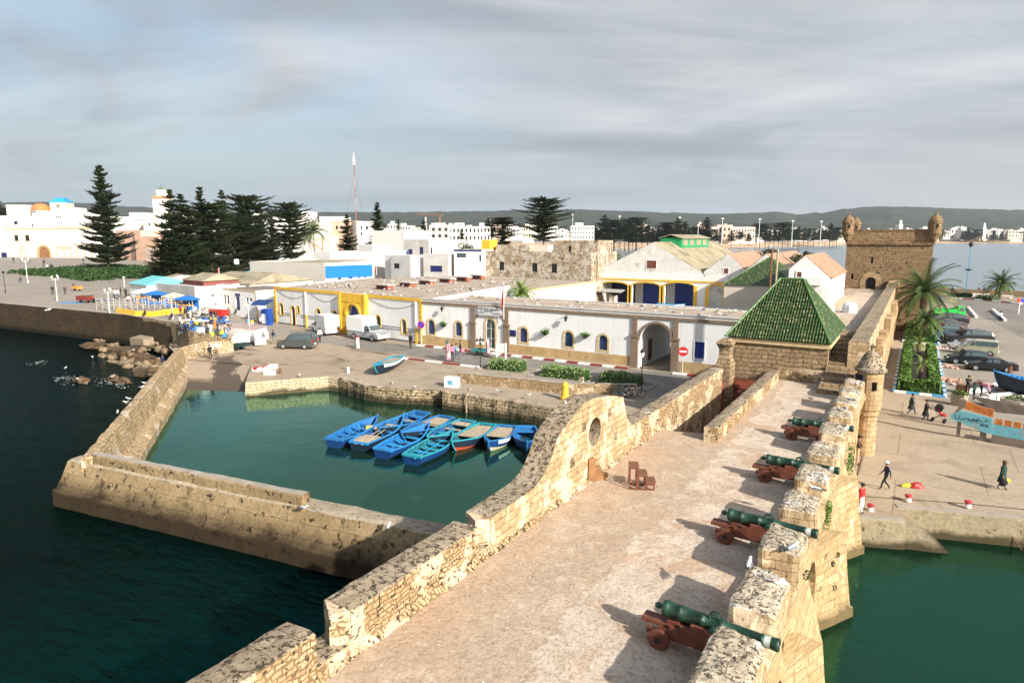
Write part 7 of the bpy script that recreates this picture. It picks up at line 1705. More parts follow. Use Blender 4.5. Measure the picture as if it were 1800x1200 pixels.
def truck():
 t = bpy.data.objects.new('green_truck',None); COL.objects.link(t)
 m_ = MB(); rg = [[(2.9,y*1.05,.6),(2.95,y*1.05,1.3),(2.6,y*.98,2.5),(1.5,y*.98,2.6),(1.4,y*1.05,.6)] for y in (-1,1)]; m_.loft(rg); m_.build('cab',P_['green'],t)
 m_ = MB(); m_.box(-3.0,-1.1,1.0,1.3,1.1,1.12)
 for a in ((-3.0,-1.1,1.1,1.3,-1.04,1.95),(-3.0,1.04,1.1,1.3,1.1,1.95),(-3.0,-1.04,1.1,-2.94,1.04,1.95),(1.24,-1.04,1.1,1.3,1.04,2.1)): m_.box(*a)
 m_.build('load_bed',P_['green'],t)
 m_ = MB(); m_.box(-2.9,-.35,.55,2.5,.35,.95); m_.build('chassis',M['iron'],t)
 m_ = MB(); m_.add([(2.93,-.9,1.45),(2.93,.9,1.45),(2.66,.85,2.35),(2.66,-.85,2.35)],[(0,1,2,3)]); m_.build('windscreen',M['glass'],t)
 for sg in (-1,1):
  m_ = MB(); m_.add([(2.7,sg*1.06,1.5),(1.7,sg*1.06,1.5),(1.7,sg*1.01,2.3),(2.5,sg*1.01,2.3)],[(0,1,2,3)]); m_.build('side_window',M['glass'],t)
  for x in (2.1,-1.7): m_ = MB(); m_.lathe((x,sg*.95,.45),[(.1,-.14),(.42,-.14),(.45,-.1),(.45,.1),(.42,.14),(.1,.14)],14,axis='Y'); m_.build('wheel',M['tyre'],t)
 m_ = MB(); m_.tube([(1.35,0,1.2),(1.3,0,3.4),(-.4,.2,3.9)],.1,6); m_.build('yellow_crane_arm',M['yellow'],t)
 return t
o = truck(); place_car(o,(1697,560),(1642,559),'bright green open truck behind the palms at the end of the parked cars',6.,None,'truck',1.)
q = W(1597,566,1.5); t = thing('white_container','white rounded tank trailer half hidden by the big palm','trailer',q,.2,absolute=False); m_ = MB(); m_.box(-1.6,-1.2,.2,1.6,3.5,3.2); m_.build('tank',M['polewhite'],t); m_ = MB(); m_.box(-1.66,-1.26,.2,-1.56,-1.1,3.4); m_.box(1.56,-1.26,.2,1.66,-1.1,3.4); m_.build('yellow_posts',M['yellow'],t)
# ================================================================== STREET FURNITURE
def pole_lamp(name,label,px_,yb,yt,style,mat,z0=1.5):
 p = W(px_,yb,z0); zt = zat(p,yt); k = mpp(p); h = zt-p.z; r_ = max(.05,.9*k*.6); t = thing(name,label,'street lamp',p,0,absolute=False)
 m_ = MB(); m_.tube([(0,0,0),(0,0,h*.12),(0,0,h*.14),(0,0,h*.9)],[r_*2,r_*1.6,r_,r_*.8],7); m_.build('pole',mat,t)
 if style == 'lantern3':
  for a in (0,2.1,4.2):
   c = Vector((.38*math.cos(a),.38*math.sin(a),h*.82)) if a or 1 else 0
   m_ = MB(); m_.tube([(0,0,h*.80),(c.x*.7,c.y*.7,h*.78),tuple(c)],.03,5); br_ = m_.build('arm',mat,t)
   m_ = MB(); m_.lathe((c.x,c.y,c.z),[(.04,0),(.11,.05),(.17,.42)],6); m_.build('lantern_glass',M['polewhite'],br_)
   m_ = MB(); m_.lathe((c.x,c.y,c.z),[(.2,.42),(.22,.46),(.06,.68),(.02,.85)],6); m_.build('lantern_cap',mat,br_)
 elif style == 'lantern1':
  m_ = MB(); m_.lathe((0,0,h*.86),[(.05,0),(.14,.05),(.22,.55)],6); m_.build('lantern_glass',M['polewhite'],t)
  m_ = MB(); m_.lathe((0,0,h*.86),[(.26,.55),(.27,.6),(.07,.85),(.02,1.0)],6); m_.build('lantern_cap',mat,t)
 elif style == 'globes':
  for a in (YAW,YAW+math.pi,YAW+1.5):
   c = Vector((2.4*k*1.1*math.cos(a)*2,2.4*k*1.1*math.sin(a)*2,h*.9+(0 if a != YAW+1.5 else 2*k)))
   m_ = MB(); m_.tube([(0,0,h*.84),(c.x,c.y,h*.83),tuple(c)],r_*.6,5); br_ = m_.build('arm',mat,t)
   m_ = MB(); m_.ball((c.x,c.y,c.z+1.5*k),1.9*k,8); m_.build('globe',M['polewhite'],br_,smooth=True)
 elif style == 'cap':
  m_ = MB(); m_.lathe((0,0,h*.88),[(.5*k,0),(2.2*k,h*.02),(2.4*k,h*.08),(.4*k,h*.12)],8); m_.build('lamp_head',mat,t)
 elif style == 'ring':
  m_ = MB(); m_.lathe((0,0,h*.47),[(r_,0),(.75,.3),(.85,.45),(r_,.5)],8); m_.build('collar',M['iron'],t)
  m_ = MB(); m_.lathe((0,0,h*.9),[(r_,0),(.5,h*.04),(.5,h*.07),(.1,h*.1)],8); m_.build('lamp_head',M['iron'],t)
 return t
pole_lamp('street_lamp','black lamp post with three lanterns in front of the office door',844.5,648,596,'lantern3',M['iron'])
pole_lamp('street_lamp','black lamp post with a single lantern beside the third hedge',1127,690,619,'lantern1',M['iron'])
pole_lamp('street_lamp','tall light blue lamp mast by the bay, right of the tower',1697,521,425,'ring',M['skyblue'])
for (x,yb,yt,st_,lb) in [(101,529,484,'globes','white globe lamp post in the middle of the esplanade'),(193,550,507,'globes','white three globe lamp post by the wavy railing'),(49,497,452,'globes','thin globe lamp at the left side of the park'),(148,477,455,'cap','dark lamp post on the square before the blind arcades'),(219,505,486,'cap','white lamp with cap at the right end of the park'),(304,560,520,'globes','white lamp pole behind the yellow barrier'),(439,582,528,'globes','white lamp pole with globes before the small office'),(10,515,476,'cap','dark post with red banner at the left edge'),(495,462,405,'cap','pale tall lamp post in front of the pines'),(270,480,452,'cap','thin dark lamp post left of the pink hut')]:
 pole_lamp('street_lamp',lb,x,yb,yt,st_,M['polewhite'] if 'dark' not in lb else M['iron'])
for (x,yb,yt,lb) in [(1006,427,378,'first tall pale lamp mast left of the beach trees'),(1088,428,381,'lamp mast between the first beach trees'),(1193,427,383,'tall lamp mast left of the warehouse clerestory'),(1268,425,385,'lamp mast before the peach hotel'),(1333,425,386,'lamp mast right of the peach hotel'),(1391,425,389,'lamp mast in the middle of the bay front'),(1441,424,390,'lamp mast nearest the tower on its left'),(1226,425,397,'short pale mast above the warehouse roof')]:
 c = CD(x,850,6); zt = zat(c,yt); m_ = MB(); m_.tube([(0,0,-2),(0,0,zt-6)],[.5,.35],5); m_.obox((0,0,zt-6),3,.8,1.2,YAW); tag(m_.build('lamp_mast',M['galv'],loc=c),lb,'lamp mast')
m_ = MB(); c = CD(1402,330,1.5); m_.tube([(0,0,0),(0,0,zat(c,424)-1.5)],.14,5); tag(m_.build('lamp_mast',M['iron'],loc=c),'thin dark post standing in the bay before the beach','mast')
# traffic signs
def roundsign(x,yb,yt,kind,label,face=None):
 p = W(x,yb,1.5); zt = zat(p,yt); h = zt-1.5; k = mpp(p); r_ = (8.5 if kind == 'noentry' else 6.5)*k; t = thing('road_sign',label,'road sign',p,YAW*.6,absolute=False)
 m_ = MB(); m_.tube([(0,0,0),(0,0,h)],.045,6); m_.build('pole',M['galv'],t)
 def disc(r__,y,mt_,nm,par=t):
  m2 = MB(); m2.lathe((0,y,h-r_),[(.01,-.012),(r__,-.012),(r__,.012),(.01,.012)],24,axis='Y'); return m2.build(nm,mt_,par)
 if kind == 'noentry':
  d_ = disc(r_,-.06,M['red'],'disc'); m2 = MB(); m2.box(-r_*.7,-.085,h-r_*1.17,r_*.7,-.074,h-r_*.83); m2.build('white_bar',M['polewhite'],d_)
 else:
  d_ = disc(r_,-.06,M['red'],'red_disc'); disc(r_*.78,-.075,M['signb'],'blue_disc',d_)
  m2 = MB(); m2.obox((0,-.092,h-r_),.1*r_*1.4,.01,.0001+.0)
  m3 = MB(); s_ = r_*.76; w__ = r_*.1
  d2 = Vector((.7071,0,.7071)); n2_ = Vector((-.7071,0,.7071)); c_ = Vector((0,-.093,h-r_)); m3.add([c_-d2*s_-n2_*w__,c_+d2*s_-n2_*w__,c_+d2*s_+n2_*w__,c_-d2*s_+n2_*w__],[(0,1,2,3)]); m3.build('red_slash',M['red'],d_)
 return t
roundsign(741,606,564,'nopark','no parking sign at the joint of yellow and white buildings')
roundsign(1105,642,592,'nopark','no parking sign left of the archway')
roundsign(1199,659,609,'noentry','red no entry sign right of the archway')
p = W(1790,552,1.5); t = thing('road_sign','small red and blue signs on one white post at the right edge','road sign',p,YAW,absolute=False); k = mpp(p)
m_ = MB(); m_.tube([(0,0,0),(0,0,26*k)],.1,6); m_.build('pole',M['polewhite'],t)
m_ = MB(); m_.lathe((-3*k,-.1,24*k),[(.01,0),(3.6*k,0),(3.6*k,.05),(.01,.05)],16,axis='Y'); m_.build('red_disc',M['red'],t)
m_ = MB(); m_.lathe((4*k,-.1,24*k),[(.01,0),(3.2*k,0),(3.2*k,.05),(.01,.05)],16,axis='Y'); m_.build('blue_disc',M['signb'],t)
t = thing('info_board','white double post notice panel in front of the entrance','notice board',W(882,632,1.5))
u0_,u1_ = W(873.5,632,1.5),W(889,633,1.5); Fn = Face(u0_,u1_); zt = zat(u0_,602)
for u in (0,Fn.L): m_ = MB(); Fn.bx(m_,u-.08,u+.08,1.5,zt,-.08,.08); m_.build('post',M['polewhite'],t)
m_ = MB(); Fn.bx(m_,.1,Fn.L-.1,2.4,zt-.05,-.03,.03); m_.build('panel',M['galv'],t)
# flags
M['flagr'] = plain('dark red flag cloth',(.26,.015,.02),.8)
def flag(x,yb,yt,label,base,w_=.9):
 p = base; zt = zat(p,yt); h = zt-p.z; t = thing('flag',label,'flag',p,YAW,absolute=False); m_ = MB(); m_.tube([(0,0,0),(0,0,h)],.04,6); m_.build('pole',M['polewhite'],t)
 m_ = MB(); rr = []
 for i in range(9): z = h-i*(h*.62)/8; sg = .16*math.sin(i*1.1); ww = w_*(.25+.5*i/8); rr.append([Vector((.03,0,z)),Vector((-ww*.35,.12+sg*.5,z-.06)),Vector((-ww*.65,-.1+sg,z-.15)),Vector((-ww,.05-sg,z-.28))])
 m_.loft(rr,closed=False); m_.build('cloth',M['flagr'],t,smooth=True)
flag(888,545,497,'red flag hanging from a white pole above the office entrance',FB.pt(FB.uz(889,560)[0],5.9,.45),.5)
flag(387,495,470,'small red flag over the tan shed roof',CD(387,135,6.),.9)
flag(662,478,468,'tiny red flag at the corner of the blue band hall',CD(662,150,7.5),.8)
# bollards, blocks, barrels
p = W(993,700,1.6); t = thing('yellow_bollard','yellow cone bollard on the quay edge near the gable','bollard',(p.x,p.y,1.5),0,absolute=False); m_ = MB(); m_.lathe((0,0,0),[(.42,0),(.42,.25),(.34,.3),(.27,1.2),(.3,1.25),(.3,1.35),(.15,1.6),(.02,1.68)],12); m_.build('body',M['yellow'],t)
for (x,y,lb) in [(1530,897,'red topped mooring bollard on the landing beside the rampart'),(1596,882,'red topped mooring bollard at the head of the dock stairs'),(1701,893,'red topped mooring bollard furthest right on the dock')]:
 p = W(x,y,1.5); t = thing('mooring_bollard',lb,'bollard',(p.x,p.y,1.56 if y > 885 and x > 1690 or y < 885 else 1.5),0,'mooring bollards on the dock',absolute=False); t.scale = (.72,)*3
 m_ = MB(); m_.lathe((0,0,0),[(.22,0),(.2,.12),(.17,.28)],12); m_.build('white_base',M['kerbw'],t); m_ = MB(); m_.lathe((0,0,0),[(.17,.28),(.19,.32),(.26,.38),(.26,.5),(.1,.56),(.01,.57)],12); m_.build('red_top',plain('red bollard paint',(.38,.04,.05),.6),t)
for (x,y,s_,rz,lb) in [(452,652,.8,.3,'leftmost red and white painted block on the pier'),(465,650,.8,.1,'middle red and white painted block on the pier'),(474,658,1.1,.2,'white painted long block in front of the red ones on the pier'),(480,647,.9,.6,'flat pale slab behind the painted pier blocks')]:
 p = W(x,y,1.5); t = thing('painted_block',lb,'block',p,rz,absolute=False); m_ = MB(); m_.box(-s_/2,-.35,0,s_/2,.35,.42); m_.jit(.02,2.); m_.build('body',M['kerbw'],t)
 if 'red and' in lb: m_ = MB(); m_.box(-s_*.3,-.36,.2,s_*.3,.36,.47); m_.build('red_cap',M['red'],t)
for (x,y,lb) in [(493,657,'small rusty bollard on the pier block'),(612,655,'small pale stub on the quay edge left of the beached boat')]:
 p = W(x,y,1.5); m_ = MB(); m_.lathe((0,0,0),[(.16,0),(.14,.5),(.18,.6),(.02,.64)],8); tag(m_.build('bollard',M['rust'] if x < 500 else M['kerbw'],loc=p),lb,'bollard')
p = W(796,680,1.5); t = thing('electric_box','white concrete box with a small plate at the end of the low wall','box',p,.15,absolute=False); m_ = MB(); m_.box(-.75,-.4,0,.6,.4,1.0); m_.build('body',M['white'],t); m_ = MB(); m_.box(-.35,-.42,.3,.2,-.4,.72); m_.build('plate',M['paleblue'],t)
# low rubble seat wall of the quay
lw = thing('quay_seat_wall','low rubble wall with flat cap along the raised quay','wall',W(900,680,1.5)); la,lb_,lc = W(806,671,1.5),W(1000,692,1.5),W(1120,694,1.5)
m_ = MB(); loft_along(m_,[la,lb_,lc],[(.25,1.3),(.2,2.4),(.22,2.5),(-.5,2.5),(-.5,1.3)],.6,topmi=1); m_.jit(.04,1.4); m_.build('wall',[M['rubble'],M['concrete']],lw)
# hanging rope on the quay wall
p = W(824,695,1.6); m_ = MB(); m_.tube([(0,0,.05),(.0,-.25,-.1),(.05,-.35,-.9),(0,-.3,-1.7)],.07,6); tag(m_.build('mooring_rope',M['oldwood'],loc=(p.x,p.y-.1,1.75)),'pale mooring rope hanging down the rubble quay wall','rope')
# dock chain / ring
p = W(1765,925,.9); t = thing('mooring_chain','rusty ring and chains hanging on the dock wall','chain',(p.x,p.y,1.),0,absolute=False); m_ = MB(); m_.tube([(0,-.1,0),(-.1,-.15,-.5),(-.05,-.12,-1)],.05,5); m_.tube([(0,-.1,.05),(.35,-.3,-.45),(.8,-.5,-1)],.025,5); m_.tube([(0,-.1,.05),(-.5,-.3,-.3),(-1.0,-.5,-.9)],.025,5); m_.build('chains',M['rust'],t)
# plants on the rampart
for (x,y,X,w_,h_,lb) in [(1492,805,-2.05,.9,1.7,'green creeper growing on the rampart face below a merlon'),(1450,905,-2.2,.5,.9,'dark green tuft on the rampart ledge below the third merlon')]:
 p = WX(x,y,X); m_ = MB()
 for i in range(12): leafblob(m_,(p.x+.08,p.y+rnd.uniform(-.4,.4)*w_,p.z+rnd.uniform(-.5,.5)*h_),.15,.2,.2,40,.05)
 tag(m_.build('creeper',M['hedge'],recalc=False),lb,'plant')
for k,(x,y,lb) in enumerate([(1473,975,'dry weed tuft high on the middle buttress'),(1465,990,'second dry weed tuft on the middle buttress'),(1467,1033,'brown weed tuft low on the middle buttress'),(1418,1010,'small weed beside the arch of the rampart')]):
 p = WX(x,y,-1.72); m_ = MB(); leafblob(m_,(p.x,p.y,p.z),.08,.11,.13,50,.04); tag(m_.build('weed',M['shrub'],recalc=False),lb,'weed')
# concrete planters, nets, basket at the right quay
for (x,y,lb) in [(1685,712,'square concrete planter with a small plant behind the display boat prow'),(1787,722,'round concrete planter with plants at the right edge')]:
 p = W(x,y,1.5); t = thing('concrete_planter',lb,'planter',p,0,absolute=False); m_ = MB(); s_ = .75 if x < 1700 else 1.25
 m_.lathe((0,0,0),[(s_*.85,0),(s_,.9),(s_,1.0),(s_*.85,1.0),(s_*.82,.8)],4 if x < 1700 else 16,a0=.4); m_.build('tub',M['concrete'],t); m_ = MB(); leafblob(m_,(0,0,1.),s_*.8,s_*.8,.35,150,.13); m_.build('plant',M['hedge'],t,recalc=False)
for (x,y,w_,d_,h_,col,lb) in [(1668,672,2.2,1.4,.55,(.40,.24,.18),'heaped pinkish fishing net on the car park edge'),(1675,646,1.8,1.2,.25,(.42,.27,.2),'flat pink net pile before the black hatchback'),(1745,682,4.5,1.8,.3,(.45,.34,.3),'spread pale net beside the black hulled boat'),(1650,613,1.2,.9,.3,(.5,.42,.38),'small pale net heap at the hedge kerb')]:
 p = W(x,y,1.5); m_ = MB()
 for i in range(26): rock(m_,(rnd.gauss(0,.38)*w_,rnd.gauss(0,.38)*d_,rnd.uniform(0,.5)*h_),rnd.uniform(.2,.45)*w_*.5,rnd.uniform(.2,.4)*d_*.5,h_*rnd.uniform(.3,.7),x+i,n=7)
 m_.jit(.06,4.); o = tag(m_.build('fishing_net',plain(lb,col,.95,.3,5.,.4),loc=(p.x,p.y,1.52)),lb,'net')
m_ = MB(); a,b,c,d = W(1712,706,1.6),W(1700,703,1.6),W(1840,700,1.6),W(1840,693,1.6)
for (pts,wd__) in (([W(1722,700,1.6),W(1760,698,1.65),W(1800,697,1.6),W(1850,695,1.6)],.5),([W(1695,688,1.6),W(1725,682,1.7),W(1760,674,1.6)],.6),([W(1735,694,1.6),W(1775,691,1.6),W(1850,687,1.6)],.22)):
 loft_along(m_,pts,[(wd__,-.0+1.52),(wd__*.6,1.52+.18),(-wd__*.6,1.52+.18),(-wd__,1.52)],.5)
m_.jit(.06,1.5); tag(m_.build('white_net',M['polewhite']),'long white net stretched over the ground being mended','net')
p = W(1691,690,1.5); m_ = MB(); m_.lathe((0,0,0),[(.5,0),(.55,.3),(.5,.75),(.45,.8),(.05,.8)],12); tag(m_.build('net_basket',M['brownwood'],loc=p),'brown round basket next to the standing man in black','basket')
p = W(1603,858,1.5); t = thing('red_bag','red and yellow plastic bags lying on the dock paving','bag',(p.x,p.y,1.56),.3,absolute=False); m_ = MB(); rock(m_,(.2,0,.12),.4,.22,.2,3.); m_.build('red_sack',M['red'],t); m_ = MB(); rock(m_,(-.3,0,.1),.3,.2,.16,8.); m_.build('yellow_sack',plain('yellow green plastic',(.55,.55,.04),.4),t)
for (xa,ya,xb,yb,lb) in [(1740,541,1752,562,'left low concrete barrier on the empty lot'),(1772,548,1790,572,'right low concrete barrier on the empty lot')]:
 if xa == 1740: xa,ya,xb,yb = 1702,542,1716,559
 else: xa,ya,xb,yb = 1745,546,1767,565
 a,b = W(xa,ya,1.5),W(xb,yb,1.5); m_ = MB(); m_.obox(((b-a)/2*1.).to_tuple(),(b-a).length,.4,.4,math.atan2((b-a).y,(b-a).x)); tag(m_.build('concrete_barrier',M['kerbw'],loc=a),lb,'barrier')
# ================================================================== MARKET, CARTS
M['uBlue'] = plain('blue canopy cloth',(.015,.13,.38),.7,.1,2.); M['uWhite'] = M['whitefar']; M['orangeg'] = plain('orange fruit',(.62,.25,.03),.6,.2,4.)
def stall(x,y,w_,top,label,goods,h=2.3):
 p = W(x,y,1.5); k = 1.; t = thing('market_stall',label,'market stall',p,YAW-.25,absolute=False); t.scale = (.82,)*3
 m_ = MB()
 for sx_ in (-1,1):
  for sy__ in (-1,1): m_.tube([(sx_*w_/2,sy__*.9,0),(sx_*w_/2,sy__*.9,h)],.05,5)
 m_.build('frame',M['galv'],t)
 m_ = MB(); b = [(-w_/2-.25,-1.2,h),(w_/2+.25,-1.2,h),(w_/2+.25,1.2,h),(-w_/2-.25,1.2,h)]; b2 = [(v[0],v[1],h-.25) for v in b]; m_.add(b+[(0,0,h+.75)]+b2,[(0,1,4),(1,2,4),(2,3,4),(3,0,4),(0,5,6,1),(1,6,7,2),(2,7,8,3),(3,8,5,0)]); m_.build('canopy',top,t)
 m_ = MB(); m_.box(-w_/2,-.8,.1,w_/2,.6,.85); m_.build('counter',M['uBlue'],t)
 m_ = MB()
 for i in range(30): m_.ball((rnd.uniform(-.45,.45)*w_,rnd.uniform(-.7,.4),.93+rnd.uniform(0,.1)),rnd.uniform(.1,.18),6)
 m_.build('goods',goods,t)
 m_ = MB(); m_.box(-w_/2,.82,.3,w_/2,.9,h-.2); m_.build('back_cloth',top,t)
for a in [(276,535,4.2,M['uBlue'],'market stall with blue canopy and orange fruit, left of the white booth',M['orangeg']),(254,531,3.6,M['uWhite'],'market stall with white canopy beside the turquoise house',M['orangeg']),(330,545,4.0,M['uBlue'],'market stall with blue canopy nearest the small office',M['orangeg']),(308,540,3.6,plain('orange trimmed white awning',(.62,.42,.3),.8),'white booth stall with orange edge between the blue stalls',M['orangeg'])]: stall(*a)
yb_ = thing('yellow_barrier','long yellow plastic barrier along the fish market edge','barrier',W(265,562,1.5))
m_ = MB(); loft_along(m_,[W(207,549.5,1.5),W(240,555,1.5),W(270,556,1.5),W(326,550,1.5)],[(.3,4.4),(.12,5.25),(-.12,5.25),(-.3,4.4)],1.5); m_.build('barrier_blocks',plain('yellow plastic',(.72,.42,.03),.5),yb_)
wr = thing('wavy_railing','white wavy iron railing between esplanade and stalls','railing',W(250,552,1.5))
ra,rb_ = W(170,545,1.5),W(332,545,1.5)
for zz_ in (1.0,1.45,1.9):
 m_ = MB(); m_.tube([ra.lerp(rb_,i/80)+Vector((0,0,zz_-.35+.3*math.sin(i*.55))) for i in range(81)],.04,4); m_.build('rail',M['coping'],wr)
for i in range(17):
 q = ra.lerp(rb_,i/16); m_ = MB(); m_.tube([q,q+Vector((0,0,2.))],.04,5); m_.build('rail_post',M['coping'],wr)
for (xa,ya,xb,yb,lb) in [(335,558,350,562,'white tubular barrier frame left of the fish tables'),(352,552,366,556,'second white tubular barrier frame by the stalls')]:
 a,b = W(xa,ya,1.5),W(xb,yb,1.5); m_ = MB(); d = b-a; m_.tube([(0,0,0),(0,0,1.1),d+Vector((0,0,1.1)),tuple(d)],.06,5); m_.tube([(0,0,.5),d+Vector((0,0,.5))],.05,5); tag(m_.build('tube_barrier',M['polewhite'],loc=a),lb,'barrier')
pf = thing('fish_platform','long low mauve concrete platform beside the fish sellers','platform',W(430,582,1.5)); m_ = MB(); q4 = [W(384,580,1.5),W(470,588,1.5),W(470,577,1.5),W(386,571,1.5)]; m_.prism(q4,.5,[q.z+.5 for q in q4]); m_.jit(.03,1.); m_.build('slab',plain('mauve grey concrete',(.32,.25,.23),.9,.15,.8),pf)
tp = thing('white_tarpaulin','large white tarpaulin thrown over goods on the slip','tarpaulin',W(440,600,1.5)); m_ = MB()
g = [[W(407,603,1.6),W(406,594,2.0),W(416,584,2.2)],[W(430,604,1.7),W(433,592,2.5),W(440,582,2.4)],[W(455,597,1.9),W(457,590,2.5),W(461,577,2.3)],[W(473,595,1.6),W(472,587,2.2),W(468,575,2.0)]]
m_.loft([[a.lerp(b,i/5) for a,b in ((r_[0],r_[1]),(r_[1],r_[2])) for i in range(6)] for r_ in g],closed=False); m_.jit(.12,1.); m_.build('sheet',M['polewhite'],tp,smooth=True)
def cart(x,y,rz,mat,label,L=1.9,w_=1.1,h=.55,tilt=0.,cage=False):
 p = W(x,y,1.5); t = thing('handcart',label,'handcart',p,rz,absolute=False); m_ = MB(); m_.obox((0,0,.42),L,w_,.06,0,0,0,tilt)
 for s_ in (-1,1): m_.obox((0,s_*w_/2,.45),L,.05,h,0,0,0,tilt); m_.obox((s_*L/2,0,.45+(-s_*math.sin(tilt)*L/2)),.05,w_,h,0,0,0,tilt)
 m_.build('tray',mat,t)
 for s_ in (-1,1): m_ = MB(); m_.lathe((-.1,s_*(w_/2+.1),.32),[(.05,-.05),(.3,-.05),(.32,0),(.3,.05),(.05,.05)],14,axis='Y'); m_.build('wheel',M['tyre'],t)
 for s_ in (-1,1): m_ = MB(); m_.tube([(L/2,s_*.35,.55),(L/2+.9,s_*.3,.6)],.03,5); m_.build('handle',M['iron'],t)
cart(421,615,.5,P_['dkgreen'],'dark green handcart in front of the white tarpaulin',2.2,1.2,.45,-.12)
cart(456,606,-.5,M['galv'],'grey sheet metal trailer box tilted beside the tarpaulin',2.4,1.4,1.1,.25)
cart(843,624,.3,plain('teal cart paint',(.03,.14,.14),.6),'teal handcart pushed in front of the office entrance',1.9,1.1,.35)
cart(384,559,.2,M['red'],'red cart box loaded with sacks by the fish tables',3.0,1.5,.9)
cart(150,532,.3,plain('maroon cart box',(.16,.03,.02),.7),'red three wheeled cargo cart on the esplanade',2.6,1.3,.8)
for (x,y,col,lb) in [(128,532,(.02,.2,.5),'flat blue mat spread on the esplanade beside the red cart'),(182,529,(.06,.08,.16),'dark blue mat spread behind the red cart')]:
 p = W(x,y,1.5); m_ = MB(); m_.obox((0,0,0),4.2,1.6,.05,.5); tag(m_.build('ground_mat',plain(lb,col,.9),loc=p+Vector((0,0,.012))),lb,'mat')
def bicycle(x,y,rz,label,mat,sc=1.):
 p = W(x,y,1.5); t = thing('bicycle',label,'bicycle',p,rz,absolute=False); t.scale = (sc,)*3
 for xx in (-.52,.52): m_ = MB(); m_.tube([(xx+.33*math.cos(a),0,.34+.33*math.sin(a)) for a in [i*math.pi/10 for i in range(21)]],.022,4); m_.tube([(xx-.32,0,.34),(xx+.32,0,.34)],.008,3); m_.tube([(xx,0,.02),(xx,0,.66)],.008,3); m_.build('wheel',M['tyre'],t)
 m_ = MB(); [m_.tube(q,.022,5) for q in ([(-.52,0,.34),(-.15,0,.82)],[(-.52,0,.34),(0,0,.32)],[(0,0,.32),(-.18,0,.9)],[(-.15,0,.8),(.38,0,.82)],[(0,0,.32),(.38,0,.8)],[(.36,0,.95),(.52,0,.34)])]; m_.build('frame',mat,t)
 m_ = MB(); m_.tube([(.3,-.28,1.0),(.38,0,.98),(.3,.28,1.0)],.02,5); m_.build('handlebar',M['iron'],t); m_ = MB(); m_.obox((-.2,0,.9),.26,.14,.07); m_.build('saddle',M['tyre'],t)
bicycle(1092,698,.3,'leftmost of the bicycles parked at the wall end, blue box on top',M['skyblue'],1.2); bicycle(1104,700,.9,'white bicycle in the middle of the parked group at the wall end',M['polewhite'],1.2); bicycle(1116,699,.6,'pale bicycle nearest the lamp post in the parked group',M['galv'],1.2)
bicycle(362,629,.2,'old dark bicycle leaning by the mole wall beside the man in black',M['rust'],1.2); bicycle(380,627,-.3,'dark bicycle held by the man in black',M['iron'],1.2); bicycle(410,612,.8,'bicycle wheel frame lying near the green handcart',M['rust'],1.1)
bx = W(470,571,1.5); t = thing('crate_stack','tall stack of blue crates beside the yellow quoins','crates',bx,.1,absolute=False)
for i in range(5): m_ = MB(); m_.obox((rnd.uniform(-.08,.08),0,i*.55),1.5,1.1,.52,rnd.uniform(-.1,.1)); m_.build('crate',plain('blue crate plastic',(.01,.05,.26),.5),t)
m_ = MB(); m_.obox((-.1,-.6,.3),.9,.06,1.6); m_.build('white_label',M['kerbw'],t)
t = thing('blue_awning','small dark blue awning over the crates by the hall corner','awning',W(468,570,1.5),.1,absolute=False); m_ = MB(); m_.add([(-2.6,-1.2,3.3),(1.2,-1.2,3.3),(1.2,1.,4.1),(-2.6,1.,4.1)] ,[(0,1,2,3)]); m_.tube([(-2.6,-1.2,0),(-2.6,-1.2,3.3)],.05,4); m_.tube([(1.2,-1.2,0),(1.2,-1.2,3.3)],.05,4); m_.build('cloth',M['boathull2'],t)
# fish tables and crates by the sellers
cols_ = [('blue',(.02,.16,.5)),('white',(.7,.7,.68)),('yellow green',(.5,.55,.05)),('dark',(.05,.05,.06)),('grey',(.35,.35,.34))]
for i in range(26):
 x,y = (rnd.uniform(322,395),rnd.uniform(570,592)) if i < 18 else (rnd.uniform(345,400),rnd.uniform(556,568))
 cn,cc = cols_[i % 5]; p = W(x,y,1.5); m_ = MB(); m_.obox((0,0,0),rnd.uniform(.6,1.1),rnd.uniform(.5,.7),rnd.uniform(.35,.7),rnd.uniform(0,3)); lbx = '%s fish crate among the sellers at the end of the sea wall' % cn
 tag(m_.build('fish_crate',M.setdefault('cr' +cn,plain(cn+' crate',cc,.5)),loc=p),lbx,'crate','%s fish crates of the sellers' % cn)
for (x,y,lb,c_) in [(362,566,'long dark fish table in the middle of the sellers',M['slab']),(345,573,'white topped fish table at the sea wall end',M['kerbw']),(385,574,'blue fish table beside the mauve platform',M['uBlue'])]:
 p = W(x,y,1.5); t = thing('fish_table',lb,'table',p,.2,absolute=False); m_ = MB(); m_.box(-1.9,-.5,.75,1.9,.5,.85); m_.build('table_top',c_,t)
 for sx_ in (-1.7,1.7):
  for sy__ in (-.4,.4): m_ = MB(); m_.box(sx_-.05,sy__-.05,0,sx_+.05,sy__+.05,.75); m_.build('leg',M['oldwood'],t)
# moored trolleys / boat in arcade yard
o = make_boat(5.2,2.,.9,(M['kerbw'],M['skyblue'],M['skyblue'],M['kerbw'],M['skyblue']),thw=3); c = FA.pt(FA.uz(1187,530)[0],1.5,3.); o.location = (c.x,c.y,2.0); o.rotation_euler = (0,0,.1); tag(o,'white and blue boat standing in front of the arcade doors','boat')
for (x,lb) in [(1018,'thin dark post standing by the white store wall'),(930,'short dark gutter post on the office roof')]:
 pass
